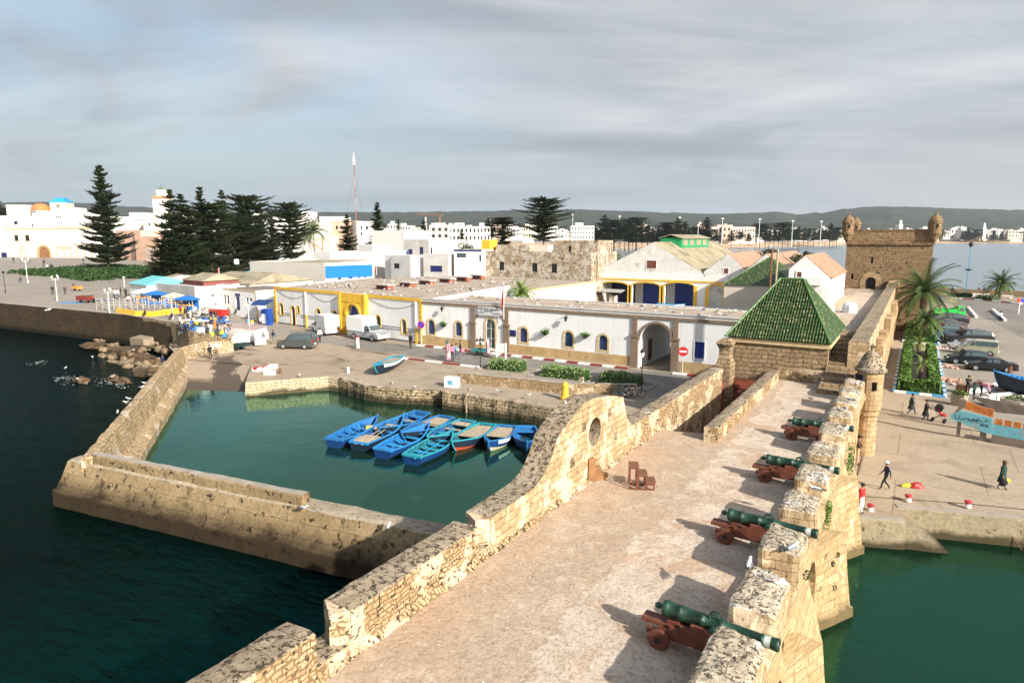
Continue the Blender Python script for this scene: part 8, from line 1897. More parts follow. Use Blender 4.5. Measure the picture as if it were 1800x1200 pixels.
# ================================================================== PEOPLE
M['skin'] = plain('skin',(.32,.18,.11),.6,.08,6.)
PC = {}
def cloth(c):
 if c not in PC: PC[c] = plain('cloth %.2f %.2f %.2f' % c,c,.85,.15,7.,.1)
 return PC[c]
def skeleton(pose):
 J = {'pel': (0,0,.95),'spi': (0,0,1.14),'che': (.01,0,1.33),'nec': (.015,0,1.48),'hb': (.03,0,1.56),'hm': (.035,0,1.63),'ht': (.02,0,1.705)}
 for s,y in (('L',1),('R',-1)):
  J['sh' +s] = (.0,.185*y,1.40); J['el' +s] = (-.02,.235*y,1.13); J['wr' +s] = (.05,.24*y,.89); J['ha' +s] = (.075,.235*y,.80)
  J['hi' +s] = (0,.09*y,.90); J['kn' +s] = (.02,.10*y,.49); J['an' +s] = (-.02,.10*y,.085); J['to' +s] = (.13,.115*y,.04)
 def st(**k): J.update(k)
 if pose == 'walk':
  st(knL=(.20,.1,.52),anL=(.30,.1,.10),toL=(.45,.11,.07),knR=(.04,-.1,.48),anR=(-.28,-.1,.13),toR=(-.16,-.11,.05),elL=(-.12,.23,1.15),wrL=(-.16,.24,.92),haL=(-.15,.235,.84),elR=(.06,-.23,1.14),wrR=(.22,-.22,.97),haR=(.28,-.215,.90))
 elif pose == 'fold':
  st(elL=(.06,.24,1.14),wrL=(.20,.02,1.17),haL=(.2,-.07,1.18),elR=(.06,-.24,1.14),wrR=(.22,-.02,1.12),haR=(.21,.07,1.11))
 elif pose == 'push':
  st(elL=(.14,.2,1.16),wrL=(.36,.17,1.08),haL=(.44,.16,1.07),elR=(.14,-.2,1.16),wrR=(.36,-.17,1.08),haR=(.44,-.16,1.07),knL=(.14,.1,.5),anL=(.16,.1,.09),toL=(.31,.11,.05),anR=(-.22,-.1,.12),toR=(-.09,-.11,.05))
 elif pose == 'bend':
  st(spi=(.16,0,1.03),che=(.34,0,1.07),nec=(.48,0,1.05),hb=(.55,0,1.02),hm=(.61,0,.99),ht=(.68,0,.96),pel=(-.06,0,.93))
  for s,y in (('L',1),('R',-1)): J['sh' +s] = (.38,.18*y,1.04); J['el' +s] = (.44,.2*y,.78); J['wr' +s] = (.5,.16*y,.56); J['ha' +s] = (.53,.15*y,.48); J['hi' +s] = (-.05,.09*y,.89)
 elif pose in ('sit','crouch'):
  d = -.48 if pose == 'sit' else -.66
  for k in list(J): J[k] = (J[k][0]+(.06 if pose == 'crouch' and J[k][2] > 1.1 else 0),J[k][1],J[k][2]+d)
  for s,y in (('L',1),('R',-1)):
   if pose == 'sit': J['kn' +s] = (.42,.11*y,.48); J['an' +s] = (.40,.11*y,.08); J['to' +s] = (.54,.12*y,.04)
   else: J['kn' +s] = (.36,.14*y,.44); J['an' +s] = (.04,.12*y,.08); J['to' +s] = (.18,.13*y,.04)
   J['el' +s] = (.14,.22*y,1.14+d); J['wr' +s] = (.34,.12*y,1.08+d); J['ha' +s] = (.41,.08*y,1.07+d)
 elif pose == 'carry':
  st(anL=(.12,.1,.09),toL=(.27,.11,.04),knL=(.12,.1,.5),anR=(-.18,-.1,.11),toR=(-.05,-.11,.05))
 return J
RAD = {'pel': (.135,.165),'spi': (.115,.15),'che': (.125,.175),'nec': (.058,.06),'hb': (.08,.07),'hm': (.102,.083),'ht': (.075,.065),'sh': .068,'el': .046,'wr': .032,'ha': .036,'hi': .098,'kn': .064,'an': .043,'to': .036}
BODY = {}
def body(pose):
 if pose in BODY: return BODY[pose]
 J = skeleton(pose); nm = list(J); ed = [('pel','spi'),('spi','che'),('che','nec'),('nec','hb'),('hb','hm'),('hm','ht')]; bones = [('pel','spi',1),('spi','che',1),('che','nec',1),('nec','hb',0),('hb','ht',0)]
 for s in 'LR':
  ed += [('che','sh' +s),('sh' +s,'el' +s),('el' +s,'wr' +s),('wr' +s,'ha' +s),('pel','hi' +s),('hi' +s,'kn' +s),('kn' +s,'an' +s),('an' +s,'to' +s)]
  bones += [('che','sh' +s,1),('sh' +s,'el' +s,1),('el' +s,'wr' +s,1),('wr' +s,'ha' +s,0),('pel','hi' +s,2),('hi' +s,'kn' +s,2),('kn' +s,'an' +s,2),('an' +s,'to' +s,3)]
 me = bpy.data.meshes.new('skel'); me.from_pydata([J[k] for k in nm],[(nm.index(a),nm.index(b)) for a,b in ed],[]); ob = bpy.data.objects.new('skel',me); COL.objects.link(ob)
 sk = ob.modifiers.new('s','SKIN'); sk.use_smooth_shade = True; ss = ob.modifiers.new('d','SUBSURF'); ss.levels = 1
 for i,k in enumerate(nm):
  r_ = RAD.get(k) or RAD[k[:2]]; me.skin_vertices[0].data[i].radius = r_ if isinstance(r_,tuple) else (r_,r_); me.skin_vertices[0].data[i].use_root = (k == 'pel')
 dg = bpy.context.evaluated_depsgraph_get(); m2 = bpy.data.meshes.new_from_object(ob.evaluated_get(dg)); bpy.data.objects.remove(ob)
 for _ in range(4): m2.materials.append(None)
 bl = [(Vector(J[a]),Vector(J[b]),mi) for a,b,mi in bones]
 for p in m2.polygons:
  c = p.center; best = (9,0)
  for a,b,mi in bl:
   d = b-a; t = max(0,min(1,(c-a).dot(d)/max(d.length_squared,1e-9))); q = (c-(a+d*t)).length
   if q < best[0]: best = (q,mi)
  p.material_index = best[1]; p.use_smooth = True
 # face and fingers
 mb_ = MB(); hm = Vector(J['hm']); hb_ = Vector(J['hb']); ht = Vector(J['ht']); upv = (ht-hb_).normalized(); f = Vector((0,1,0)).cross(upv); f = f if f.x >-.2 else -f
 if f.length < .1: f = Vector((1,0,0))
 f = f.normalized(); n0 = hm+f*.085
 mb_.tube([n0+upv*.015,n0+f*.028-upv*.02,n0-upv*.03],[.008,.013,.009],5)
 for y in (-1,1): mb_.ball(hm+Vector((0,y*.082,0))-f*.005,.022,6,0,(.6,.4,1)); mb_.ball(n0-f*.012+Vector((0,y*.034,0))+upv*.015,.012,6,4)
 mb_.tube([n0-f*.006-upv*.055+Vector((0,-.025,0)),n0-f*.002-upv*.055,n0-f*.006-upv*.055+Vector((0,.025,0))],.006,4,4)
 for s,y in (('L',1),('R',-1)):
  wr,ha = Vector(J['wr' +s]),Vector(J['ha' +s]); d = (ha-wr).normalized(); sd_ = d.cross(Vector((0,y,0))); sd_ = sd_.normalized() if sd_.length > .1 else Vector((1,0,0))
  inn = d.cross(sd_)
  for k in range(4):
   o = sd_*((k-1.5)*.019); L_ = (.07,.082,.077,.06)[k]; mb_.tube([ha+o*.8,ha+o+d*L_*.55,ha+o+d*L_+inn*.016*y],[.0095,.009,.007],5)
  mb_.tube([wr.lerp(ha,.55),wr.lerp(ha,.9)-sd_*.035+inn*.01,ha-sd_*.045+d*.03],[.011,.011,.008],5)
 bm = bmesh.new(); bm.from_mesh(m2); vs = [bm.verts.new(v) for v in mb_.v]
 for fc,mi in zip(mb_.f,mb_.m):
  q = bm.faces.new([vs[i] for i in fc]); q.material_index = mi; q.smooth = True
 bm.to_mesh(m2); bm.free(); m2.materials.append(None)
 BODY[pose] = (m2,J); return BODY[pose]
ACC = {}
def accessory(kind,pose):
 k = (kind,pose)
 if k in ACC: return ACC[k]
 J = body(pose)[1]; m_ = MB(); hm = Vector(J['hm']); hb_ = Vector(J['hb']); ht = Vector(J['ht']); up = (ht-hb_).normalized(); rot = Vector((0,0,1)).rotation_difference(up).to_matrix()
 def head(prof,off=(0,0,0)):
  n0 = len(m_.v); m_.lathe((0,0,0),prof,12)
  for i in range(n0,len(m_.v)): v = m_.v[i]; m_.v[i] = hm+rot @ Vector((v.x+off[0],v.y,v.z+off[2]))
 if kind == 'hair': head([(.097,-.045),(.104,0),(.103,.05),(.085,.085),(.05,.108),(.01,.115)],(-.022,0,.012))
 elif kind == 'longhair': head([(.075,-.2),(.10,-.12),(.105,0),(.103,.05),(.085,.085),(.05,.108),(.01,.115)],(-.03,0,.012))
 elif kind == 'hat': head([(.15,.035),(.15,.045),(.105,.05),(.10,.11),(.06,.13),(.01,.135)],(0,0,.01))
 elif kind == 'cap': head([(.103,.02),(.104,.06),(.085,.1),(.04,.118),(.01,.12)],(-.005,0,.01)); m_.add([hm+rot @ Vector(v) for v in ((.07,-.07,.035),(.2,-.05,.025),(.2,.05,.025),(.07,.07,.035))],[(0,1,2,3)])
 elif kind == 'scarf': head([(.16,-.25),(.13,-.15),(.112,-.05),(.112,.04),(.09,.095),(.04,.118),(.01,.12)],(-.025,0,.01))
 elif kind in ('coat','robe'):
  z0 = .45 if kind == 'coat' else .09; pl,ch = Vector(J['pel']),Vector(J['che'])
  low = min(z0,pl.z-.3); fl = max(abs(J['anL'][0]),abs(J['anR'][0]))*(.7 if kind == 'coat' else .9); cx_ = (J['anL'][0]+J['anR'][0])/2*(.5 if kind == 'coat' else .9)
  rg = []
  for t,(rx,ry) in ((0,(.17+fl*.6,.21)),(.35,(.17+fl*.35,.205)),(.7,(.16,.195)),(1.,(.15,.19))):
   z = low+(pl.z+.06-low)*t; cx = cx_*(1-t)+pl.x*t; rg.append([Vector((cx+rx*math.cos(a),ry*math.sin(a),z)) for a in [i*math.pi/7 for i in range(14)]])
  for t,(rx,ry) in ((.5,(.145,.18)),(1.,(.15,.20))): c = pl.lerp(ch,t); rg.append([Vector((c.x+rx*math.cos(a),ry*math.sin(a),c.z)) for a in [i*math.pi/7 for i in range(14)]])
  c = Vector(J['nec']); rg.append([Vector((c.x+.085*math.cos(a),.09*math.sin(a),c.z)) for a in [i*math.pi/7 for i in range(14)]]); m_.loft(rg,caps=False)
 elif kind == 'backpack': c = Vector(J['che']); m_.obox((c.x-.2,0,c.z-.28),.2,.32,.42); m_.jit(.015,6.)
 elif kind in ('bagR','bagL'):
  s = kind[-1]; h = Vector(J['ha' +s]); rock(m_,(h.x+.02,h.y,h.z-.3),.2,.12,.2,4.); m_.tube([(h.x-.08,h.y,h.z-.16),(h.x,h.y,h.z-.03),(h.x+.1,h.y,h.z-.16)],.012,4)
 me = m_.build(kind,M['dark'],smooth=True); d = me.data; bpy.data.objects.remove(me); ACC[k] = d; return d
def person(x,y,hpx,pose,top,bot,label,face=0.,hair=(.02,.015,.012),acc=(),shoes=(.03,.025,.02),z=1.5,group=None,foot=True,skin=None,hsc=None):
 """face: heading, radians from +X of the place; acc: list of (kind, colour)"""
 p = W(x,y,z); k = mpp(p); std = {'sit': 1.24,'crouch': 1.06,'bend': 1.12}.get(pose,1.72); sc = max(.95,min(1.9,hpx*k*1.03/std)) if hsc is None else hsc
 t = thing('person',label,'person',p,face,group,absolute=False); t.scale = (sc,)*3
 me,J = body(pose); o = bpy.data.objects.new('body',me); COL.objects.link(o); o.parent = t
 for i,m in enumerate((M['skin'],cloth(top),cloth(bot),cloth(shoes),M['dark'])): o.material_slots[i].link = 'OBJECT'; o.material_slots[i].material = m
 items = list(acc)
 if not any(a[0] in ('hat','cap','scarf','longhair') for a in items): items.append(('hair',hair))
 elif any(a[0] in ('hat','cap') for a in items): items.append(('hair',hair))
 for kd,c in items:
  q = bpy.data.objects.new({'bagR': 'bag','bagL': 'bag','longhair': 'hair','scarf': 'headscarf'}.get(kd,kd),accessory(kd,pose)); COL.objects.link(q); q.parent = t; q.material_slots[0].link = 'OBJECT'; q.material_slots[0].material = cloth(c)
 return t
BK = (.012,.012,.014); NV = (.012,.02,.07); WH = (.68,.67,.64); DK = (.03,.03,.035); BR = (.06,.035,.025); TN = (.38,.28,.16); GR = (.14,.14,.14); PK = (.55,.2,.28); RD = (.38,.02,.02); BL = (.02,.08,.35); DG = (.012,.04,.035); JN = (.06,.09,.16); LB = (.10,.25,.45); OR = (.6,.2,.03); YL = (.6,.4,.05); BG = (.42,.36,.27); OL = (.10,.10,.05)
PE = [
 (1506,817,52,'fold',BR,TN,'man in dark brown jacket and tan trousers leaning at the rampart foot, arms folded',0.,(('cap',BK),)),
 (1556,860,49,'walk',NV,BK,'person in navy jacket and white hat walking on the sunlit quay',R(200),(('hat',WH),)),
 (1512,903,55,'stand',RD,WH,'woman in red top and pale trousers on the landing beside the rampart',R(-30),()),
 (1760,860,51,'carry',DG,GR,'woman in dark green coat carrying bags, walking on the quay',R(-20),(('coat',DG),('longhair',(.07,.03,.015)),('bagR',BK),('bagL',(.45,.45,.05)))),
 (1601,728,36,'walk',DK,BK,'man in dark coat striding past the hedge end',R(5),(('coat',DK),)),
 (1626,740,37,'push',BK,BK,'person in long black coat pushing a stroller',R(-8),(('coat',BK),)),
 (1700,693,33,'fold',BK,BK,'man in black standing next to the brown basket',R(-60),()),
 (1711,703,27,'stand',DG,BK,'person in dark green hooded top beside the bending man',R(150),(('scarf',DG),)),
 (1724,698,25,'bend',PK,BK,'bending man in pink top mending the white net',R(-10),()),
 (1738,713,24,'sit',WH,BK,'person in white and black sitting behind the display boat',R(170),()),
 (1720,516,11,'sit',BK,BK,'dark figure sitting on the bay wall bench, left of two',R(90),()),
 (1729,516,11,'sit',BK,BK,'dark figure sitting on the bay wall bench, right of two',R(90),()),
 (1673,518,14,'stand',BK,DK,'distant dark figure standing at the bay wall left of the blue mast',R(90),()),
 (1760,562,15,'crouch',WH,NV,'crouching person in white and blue by the right concrete barrier',R(150),()),
 (722,612,26,'stand',BK,BK,'man in black standing in front of the yellow hall end',R(-90),()),
 (563,602,25,'walk',WH,DK,'man in white shirt walking in front of the left pickup',R(-60),()),
 (629,613,24,'stand',(.25,.05,.04),WH,'woman in red brown shawl and white skirt carrying green bags',R(-40),(('robe',WH),('scarf',(.25,.05,.04)),('bagR',(.03,.2,.08)))),
 (481,604,24,'walk',NV,GR,'man in blue jacket walking near the grey trailer box',R(-100),()),
 (788,635,38,'stand',PK,PK,'person in pink robe with dark green shawl at the road edge',R(-120),(('robe',(.6,.35,.42)),('scarf',(.05,.12,.08)))),
 (795,633,27,'stand',PK,DK,'shorter person in dark trousers right beside the pink robe',R(-60),()),
 (802,632,28,'walk',LB,JN,'walker in light blue top with pink backpack beside the pink robe',R(10),(('backpack',PK),)),
 (809,625,27,'walk',DK,DK,'walker in dark clothes with pink bag at the kerb',R(20),(('bagR',PK),)),
 (858,626,29,'stand',PK,PK,'person in pale pink robe and white turban behind the teal cart',R(-110),(('robe',(.58,.42,.48)),('scarf',WH))),
 (1023,690,21,'sit',BG,BG,'person in beige sitting on the rubble seat wall',R(-100),()),
 (1049,692,20,'sit',BL,BK,'person in blue and purple sitting against the third hedge',R(-160),(('longhair',(.09,.03,.02)),)),
 (370,631,25,'stand',BK,BK,'man in black holding an old bicycle by the mole wall',R(-20),()),
 (245,593,22,'stand',NV,WH,'man in navy jacket and white trousers standing on the shore rocks',R(-130),()),
 (287,641,15,'sit',NV,DK,'person in dark blue sitting at the bend of the mole wall',R(-170),()),
 (92,479,16,'walk',BK,DK,'figure in black nearest the park on the square',R(-40),()),
 (83,475,11,'stand',WH,DK,'figure with white top left of the black one on the square',R(-60),()),
 (78,469,13,'walk',BK,BK,'dark figure walking before the arched gate of the square building',R(-80),()),
 (51,462,11,'walk',DK,BK,'small dark figure left of the arched gate',R(0),()),
 (24,462,11,'walk',BK,BK,'small dark figure at the far left of the square',R(0),()),
 (171,476,12,'stand',BK,BK,'dark figure beside the tallest pine trunk',R(-90),()),
 (37,497,11,'sit',DK,JN,'person sitting at the park border on the left',R(-60),()),
 (93,518,16,'walk',BK,DK,'left of two dark walkers on the esplanade',R(-20),()),
 (115,518,15,'walk',BR,DK,'right of two dark walkers on the esplanade',R(-20),()),
 (130,510,12,'walk',DK,BK,'walker pushing an orange cart at the edge of the park',R(0),()),
 (201,525,17,'stand',WH,DK,'leftmost standing person in white by the turquoise house',R(-90),()),
 (207,526,18,'stand',WH,JN,'person in white shirt and jeans in the group by the turquoise house',R(-30),()),
 (213,522,17,'stand',BK,BK,'dark dressed person in the group by the turquoise house',R(-120),()),
 (222,524,18,'stand',DK,BK,'tall dark person at the door of the turquoise house',R(-60),()),
 (227,530,12,'crouch',WH,RD,'white hooded person crouching before the white canopy stall',R(-60),()),
 (243,536,17,'stand',OR,OR,'person in orange clothes left of the fruit stalls',R(-60),()),
 (262,541,17,'stand',DK,JN,'dark customer in front of the fruit stalls',R(60),()),
 (334,548,15,'stand',(.4,.55,.4),DK,'seller in pale green shirt at the right blue stall',R(-120),()),
 (256,557,11,'sit',BK,BK,'dark figure sitting at the yellow barrier',R(-90),()),
 (303,562,11,'sit',BK,BK,'dark figure sitting beside the white lamp pole',R(-90),()),
 (403,559,18,'stand',OL,OL,'man in olive clothes standing by the red cart box',R(-60),()),
 (416,553,12,'sit',DK,BK,'left person sitting at the small office door',R(-90),()),
 (427,552,13,'sit',WH,(.3,.1,.1),'right person in white sitting at the small office door',R(-110),()),
 (436,578,20,'stand',LB,BG,'person in light blue jacket beside the white lamp pole',R(-90),()),
 (444,578,18,'stand',YL,WH,'person in yellow apron and white trousers by the blue crates',R(-60),()),
 (455,572,20,'stand',OL,DK,'person in camouflage green behind the yellow apron',R(-90),()),
 (330,583,14,'bend',BL,DK,'bending fish seller in blue at the left of the crates',R(-20),()),
 (341,577,15,'stand',(.5,.4,.3),DK,'fish seller in beige at the sea wall end',R(-70),()),
 (352,572,13,'sit',WH,NV,'fish seller in white sitting by the dark table',R(-30),()),
 (361,560,14,'stand',WH,BK,'customer in white shirt behind the dark fish table',R(-90),()),
 (372,562,15,'stand',BK,BK,'customer in black left of the red cart box',R(-60),()),
 (378,578,16,'bend',NV,OR,'bending worker in blue with orange trousers beside the mauve platform',R(200),()),
 (385,572,15,'stand',BL,DK,'worker in bright blue jacket at the end of the crates',R(-120),()),
 (366,585,12,'crouch',DK,BK,'crouching worker in black in front of the crates',R(-60),()),
 (320,590,14,'sit',BK,GR,'dark figure sitting on the tilted concrete block',R(-150),()),
 (347,590,13,'crouch',WH,LB,'crouching worker in white and light blue near the small pale block',R(0),()),
 (398,590,13,'bend',LB,BG,'bending worker in light blue left of the white tarpaulin',R(30),()),
 (318,556,13,'stand',RD,DK,'person in dark red top behind the yellow barrier end',R(-60),()),
]
for (x,y,h,ps,tp_,bt,lb,fc,ac) in PE: person(x,y,h,ps,tp_,bt,lb,fc,acc=ac,z=1.56 if (x > 1500 and y > 770) else (1.5 if 'rocks' not in lb else 1.0))
for o_ in [o for o in bpy.data.objects if o.get('category') == 'person' and o.get('label','').startswith('person in beige sitting')]: o_.location.z = 2.05
rx = random.Random(5)
for i in range(26):
 x = rx.uniform(312,398); y = rx.uniform(553,590); cs = rx.choice([(BK,'black'),(DK,'dark grey'),(NV,'navy'),(WH,'white'),(BR,'brown'),(BL,'bright blue'),(BG,'beige')]); ps = rx.choice(['stand','walk','stand','bend','crouch'])
 lbp = '%s person in %s among the crowd of fish sellers and buyers' % ({'stand': 'standing','walk': 'walking','bend': 'bending','crouch': 'crouching'}[ps],cs[1])
 person(x,y,14 if ps != 'crouch' else 10,ps,cs[0],rx.choice([BK,DK,JN,TN]),lbp,rx.uniform(-3,3),group='%s people in %s at the fish market' % (lbp.split()[0],cs[1]))
# stroller
p = W(1650,741,1.5); t = thing('stroller','black and red child stroller pushed across the quay','stroller',p,R(-8),absolute=False); t.scale = (1.25,)*3
m_ = MB(); [m_.tube(q,.018,5) for q in ([(-.45,-.22,1.0),(.3,-.22,.1)],[(-.45,.22,1.0),(.3,.22,.1)],[(.25,-.22,.6),(-.35,-.22,.12)],[(.25,.22,.6),(-.35,.22,.12)],[(-.45,-.22,1.0),(-.45,.22,1.0)])]; m_.build('frame',M['iron'],t)
m_ = MB(); m_.loft([[(-.18,y,.95),(.05,y,.45),(.38,y,.42),(.36,y,.5),(.1,y,.55),(-.1,y,1.0)] for y in (-.2,.2)]); m_.build('seat',cloth(RD),t); m_ = MB(); m_.lathe((-.05,0,.9),[(.02,-.2),(.25,-.2),(.25,.2),(.02,.2)],8,axis='Y'); m_.build('hood',cloth(BK),t)
for xx in (-.35,.3):
 for yy in (-.25,.25): m_ = MB(); m_.lathe((xx,yy,.1),[(.02,-.02),(.1,-.02),(.1,.02),(.02,.02)],10,axis='Y'); m_.build('wheel',M['tyre'],t)
p = W(1744,712,1.5); t = thing('chair','dark chair under the person sitting behind the display boat','chair',p,R(170),absolute=False); m_ = MB(); m_.box(-.25,-.25,.42,.25,.25,.47); m_.build('seat',M['iron'],t); m_ = MB(); m_.box(-.27,-.25,.47,-.23,.25,.95); m_.build('backrest',M['iron'],t)
for a in (-.22,.22):
 for b in (-.22,.22): m_ = MB(); m_.box(a-.02,b-.02,0,a+.02,b+.02,.42); m_.build('leg',M['iron'],t)
p = W(136,511,1.5); t = thing('push_cart','small orange cart at the edge of the park','cart',p,.2,absolute=False); m_ = MB(); m_.box(-1.,-.5,.4,1.,.5,1.0); m_.build('box',M['orangeg'],t)
for sy__ in (-.55,.55): m_ = MB(); m_.lathe((0,sy__,.3),[(.03,-.04),(.3,-.04),(.3,.04),(.03,.04)],10,axis='Y'); m_.build('wheel',M['tyre'],t)
p = W(159,532,1.5); t = thing('cargo_tricycle','red front half of the motor tricycle on the esplanade','tricycle',p,.3,absolute=False); m_ = MB(); m_.tube([(-.8,0,.8),(0,0,.95),(.5,0,1.1),(.9,0,.4)],[.18,.2,.12,.06],8); m_.build('body',M['red'],t); m_ = MB(); m_.lathe((.95,0,.4),[(.05,-.08),(.4,-.08),(.4,.08),(.05,.08)],14,axis='Y'); m_.build('wheel',M['tyre'],t); m_ = MB(); m_.tube([(.4,-.45,1.45),(.55,0,1.3),(.4,.45,1.45)],.03,5); m_.build('handlebar',M['iron'],t)
# ================================================================== GULLS
M['gullw'] = plain('white feathers',(.74,.74,.72),.8,.03,5.); M['gullg'] = plain('grey wing feathers',(.16,.17,.19),.8,.1,5.); M['gullb'] = plain('black wing tips',(.02,.02,.022),.8); M['beak'] = plain('yellow beak',(.6,.35,.04),.5)
def gullmesh(fly=False):
 m_ = MB(); sp_ = [(-.34,.015,.20),(-.24,.045,.20),(-.12,.085,.2),(.0,.10,.2),(.1,.09,.22),(.17,.06,.27),(.2,.05,.31),(.24,.055,.345),(.28,.04,.35),(.31,.018,.34)]
 m_.loft([[Vector((x,r_*math.cos(a),z+r_*.9*math.sin(a))) for a in [i*math.pi/5 for i in range(10)]] for x,r_,z in sp_])
 m_.loft([[Vector((x,r_*math.cos(a),z+r_*math.sin(a))) for a in [i*math.pi/3 for i in range(6)]] for x,r_,z in ((.3,.016,.34),(.36,.012,.33),(.385,.004,.32))],mi=3)
 for s in (-1,1):
  if fly: m_.loft([[(.1,s*.06,.25),(-.1,s*.06,.24)],[(.16,s*.35,.36),(-.05,s*.35,.34)],[(.05,s*.65,.33),(-.06,s*.65,.32)]],closed=False,mi=1)
  else: m_.loft([[Vector((x,s*y,z)),Vector((x,s*(y+.02),z-.07)),Vector((x,s*(y-.03),z-.12))] for x,y,z in ((.12,.085,.28),(0,.105,.29),(-.15,.09,.27),(-.28,.05,.24))],closed=False,mi=1); m_.loft([[Vector((x,s*y,z)),Vector((x,s*y*.5,z+.015)),Vector((x,s*y,z-.04))] for x,y,z in ((-.24,.06,.24),(-.36,.03,.22),(-.44,.01,.2))],closed=False,mi=2); m_.tube([(.02,s*.04,.14),(.02,s*.04,0),(.07,s*.04,.005)],.009,4,3)
 o = m_.build('gull',[M['gullw'],M['gullg'],M['gullb'],M['beak']],smooth=True); return o
g0 = gullmesh(); first = [True]
def gull(p,rz,label,group=None,sc=.95):
 if first[0]: o = g0; first[0] = False
 else: o = dup(g0)
 if 'group' in o: del o['group']
 o.location = p; o.rotation_euler = (0,0,rz); o.scale = (sc,)*3; tag(o,label,'gull',group)
for (x,y,z,lb) in [(1316,1001,7.0,'gull on the inner edge of the merlon in front of the second cannon'),(1392,971,6.95,'gull on the outer end of the merlon right of the second cannon'),(1433,866,6.97,'white gull on the merlon behind the second cannon muzzle'),(1492,706,6.98,'gull on a small merlon near the turret, second from the steps'),(1486,723,6.98,'gull on the third small merlon from the steps'),(1506,679,6.98,'gull on the small merlon closest to the turret foot'),(1000,719,8.95,'gull resting on top of the gable parapet'),(986,731,8.3,'gull lower on the slope of the gable parapet'),(534,897,2.62,'gull standing on the mole right of its parapet end'),(683,931,2.6,'gull standing on the mole close to the rampart'),(222,710,3.02,'gull on the mole side wall, lower of the middle pair'),(227,704,3.02,'gull on the mole side wall, upper of the middle pair'),(249,683,3.02,'gull on the mole side wall, left of the upper pair'),(255,676,3.02,'gull on the mole side wall, right of the upper pair'),(207,728,3.02,'gull lowest on the mole side wall'),(138,668,.35,'gull on the small rock in the foam'),(197,664,.3,'gull on the tiny wave washed rock'),(163,630,.35,'gull on the long low weedy rock'),(234,617,.75,'gull on the broad brown rock'),(526,662,1.52,'gull on the pier block edge'),(689,676,1.5,'gull on the broken quay edge'),(731,683,1.5,'gull at the quay edge under the white box'),(825,688,1.75,'gull above the mooring rope on the quay'),(876,690,1.75,'gull in the middle of the rubble quay wall top'),(929,697,1.75,'gull on the quay nearest the yellow bollard'),(1352,447,13.,'gull on top of the thin rusty post')]:
 if 'rusty post' in lb: p = WY(1353.5,437,66.); p = Vector((p.x,66.,p.z))
 else: p = W(x,y,z)
 gull(p,rnd.uniform(0,6.28),lb,None,.82)
for (x,y,lb) in [(115,648,'gull swimming left of the foam'),(163,628,'gull swimming beside the shore rocks')]: p = W(x,y,0); gull((p.x,p.y,-.1),rnd.uniform(0,6),lb)
gf = gullmesh(True); p = CD(88,95,3.); zf = zat(p,548); gf.location = (p.x,p.y,zf); gf.rotation_euler = (.2,0,1.); gf.scale = (1.4,)*3; tag(gf,'gull flying low in front of the dark sea wall','gull')
def flock(n,poly,z,label,group,sc=1.3,seed=1):
 r_ = random.Random(seed); P = [Vector((a[0],a[1],0)) for a in poly]; xs = [p.x for p in P]; ys = [p.y for p in P]; k = 0
 while k < n:
  q = (r_.uniform(min(xs),max(xs)),r_.uniform(min(ys),max(ys)))
  if not inpoly(q,P): continue
  gull((q[0],q[1],z),r_.uniform(0,6.28),label,group,sc); k += 1
flock(85,[(-58,70),(-60,84),(-63,97),(-97,101),(-95,82),(-91,75)],7.45,'white and grey gull of the flock scattered on the hall roof','gulls on the hall roof',1.1,3)
flock(48,[(-56,69.4),(-17,69.4),(-17,79),(-56,79)],7.28,'gull of the line resting on the white office roof','gulls on the white office roof',1.1,5)
flock(34,[(-64,101),(-60,116),(-90,120),(-93,106)],7.32,'gull of the group on the low store roof before the ruin','gulls on the store roof',1.2,9)
flock(14,[(-125,76),(-104,70),(-103,76),(-122,82)],5.6,'gull on the small office and market roofs','gulls on the market roofs',1.3,12)
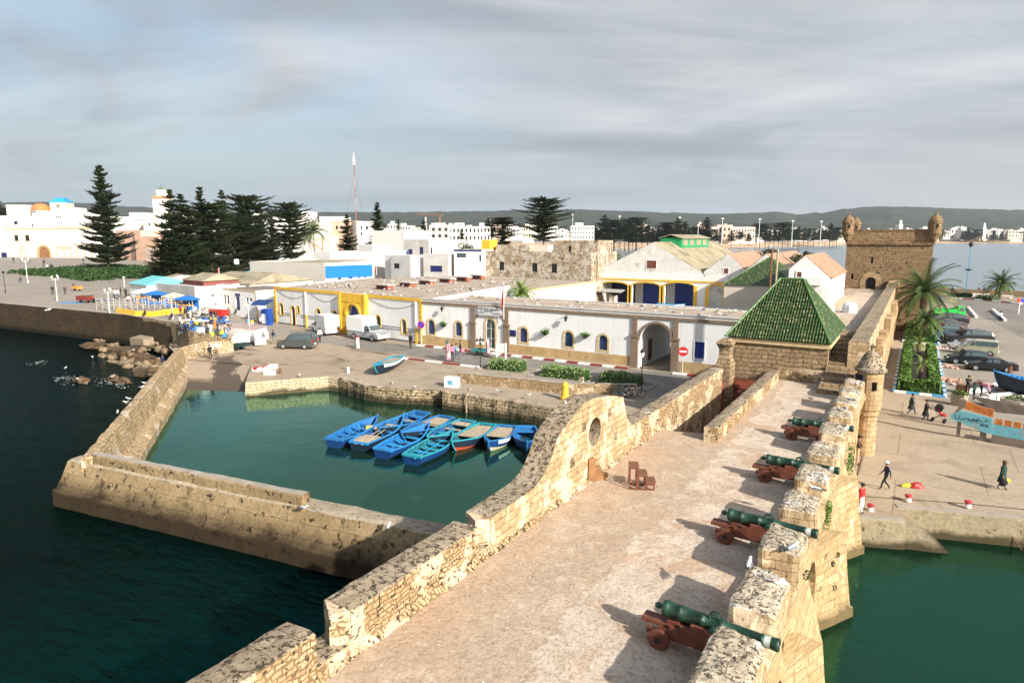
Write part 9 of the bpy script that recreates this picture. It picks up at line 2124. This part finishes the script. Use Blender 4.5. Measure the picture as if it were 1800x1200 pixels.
# little dark clutter on the roofs: pipes and aerials
for (x,y,lb) in [(831,522,'black floodlight on a short stalk over the office sign'),(617,515,'bent dark pipe lying on the hall roof'),(1015,452,'pale chimney stub on the ruin')]:
 p = W(x,y,7.3); m_ = MB(); m_.tube([(0,0,0),(-.3,.1,.9),(-.7,.2,1.3)],[.06,.06,.14],6); tag(m_.build('roof_pipe' if 'pipe' in lb else 'floodlight' if 'flood' in lb else 'chimney',M['iron'] if 'pale' not in lb else M['cream'],loc=p),lb,'pipe' if 'pipe' in lb else 'floodlight' if 'flood' in lb else 'chimney')
for i in range(9):
 x = 600+i*27+rnd.uniform(-8,8); c = CD(x,172,1.5); z0 = zat(c,443-(i % 3)*6); m_ = MB(); m_.tube([(0,0,0),(0,0,3.)],.03,4); [m_.tube([(-.5+.06*k,0,2.9-.22*k),(.5-.06*k,0,2.9-.22*k)],.018,3) for k in range(4)]; tag(m_.build('roof_aerial',M['galv'],loc=(c.x,c.y,z0-1.2)),'thin aerial on the roofs of the white and grey houses behind the hall','aerial','aerials on the white houses')
for k,(x,f,y,lb) in enumerate([(690,178,441,'small white water tank on the bright white house roof'),(770,186,421,'white water tank on the long parapet house roof'),(420,150,460,'low grey water tank at the back of the off white hall roof')]):
 c = CD(x,f+5,1.5); m_ = MB(); m_.lathe((0,0,0),[(.55,0),(.6,.1),(.6,1.0),(.4,1.2),(.1,1.25)],12); tag(m_.build('water_tank',M['polewhite'] if k < 2 else M['galv'],loc=(c.x,c.y,zat(c,y)-.6)),lb,'water tank')
m_ = MB(); [m_.tube([FY.pt(a+(b-a)*t,7.2-1.1*math.sin(math.pi*t),.06) for t in [i/10 for i in range(11)]],.025,4) for a,b in ((.8,10.2),(10.6,po[0]-.2),(po[1]+.2,FY.L-.6))]; m_.build('slack_cable',M['iron'],yl)
# ------------------------------------------------ air
def haze():
 m = bpy.data.materials.new('sea air'); m.use_nodes = True; nt = m.node_tree; nt.nodes.clear()
 v = nd(nt,'ShaderNodeVolumePrincipled',{'Color': (.80,.88,1.,1),'Density': 4.2e-5,'Anisotropy': .2}); nt.links.new(v.outputs[0],nd(nt,'ShaderNodeOutputMaterial').inputs['Volume'])
 m_ = MB(); m_.box(-13500,-600,-4,14500,14500,420); o = m_.build('haze',m); o['kind'] = 'stuff'; tag(o,'thin pale sea haze over town and hills','haze')
haze()
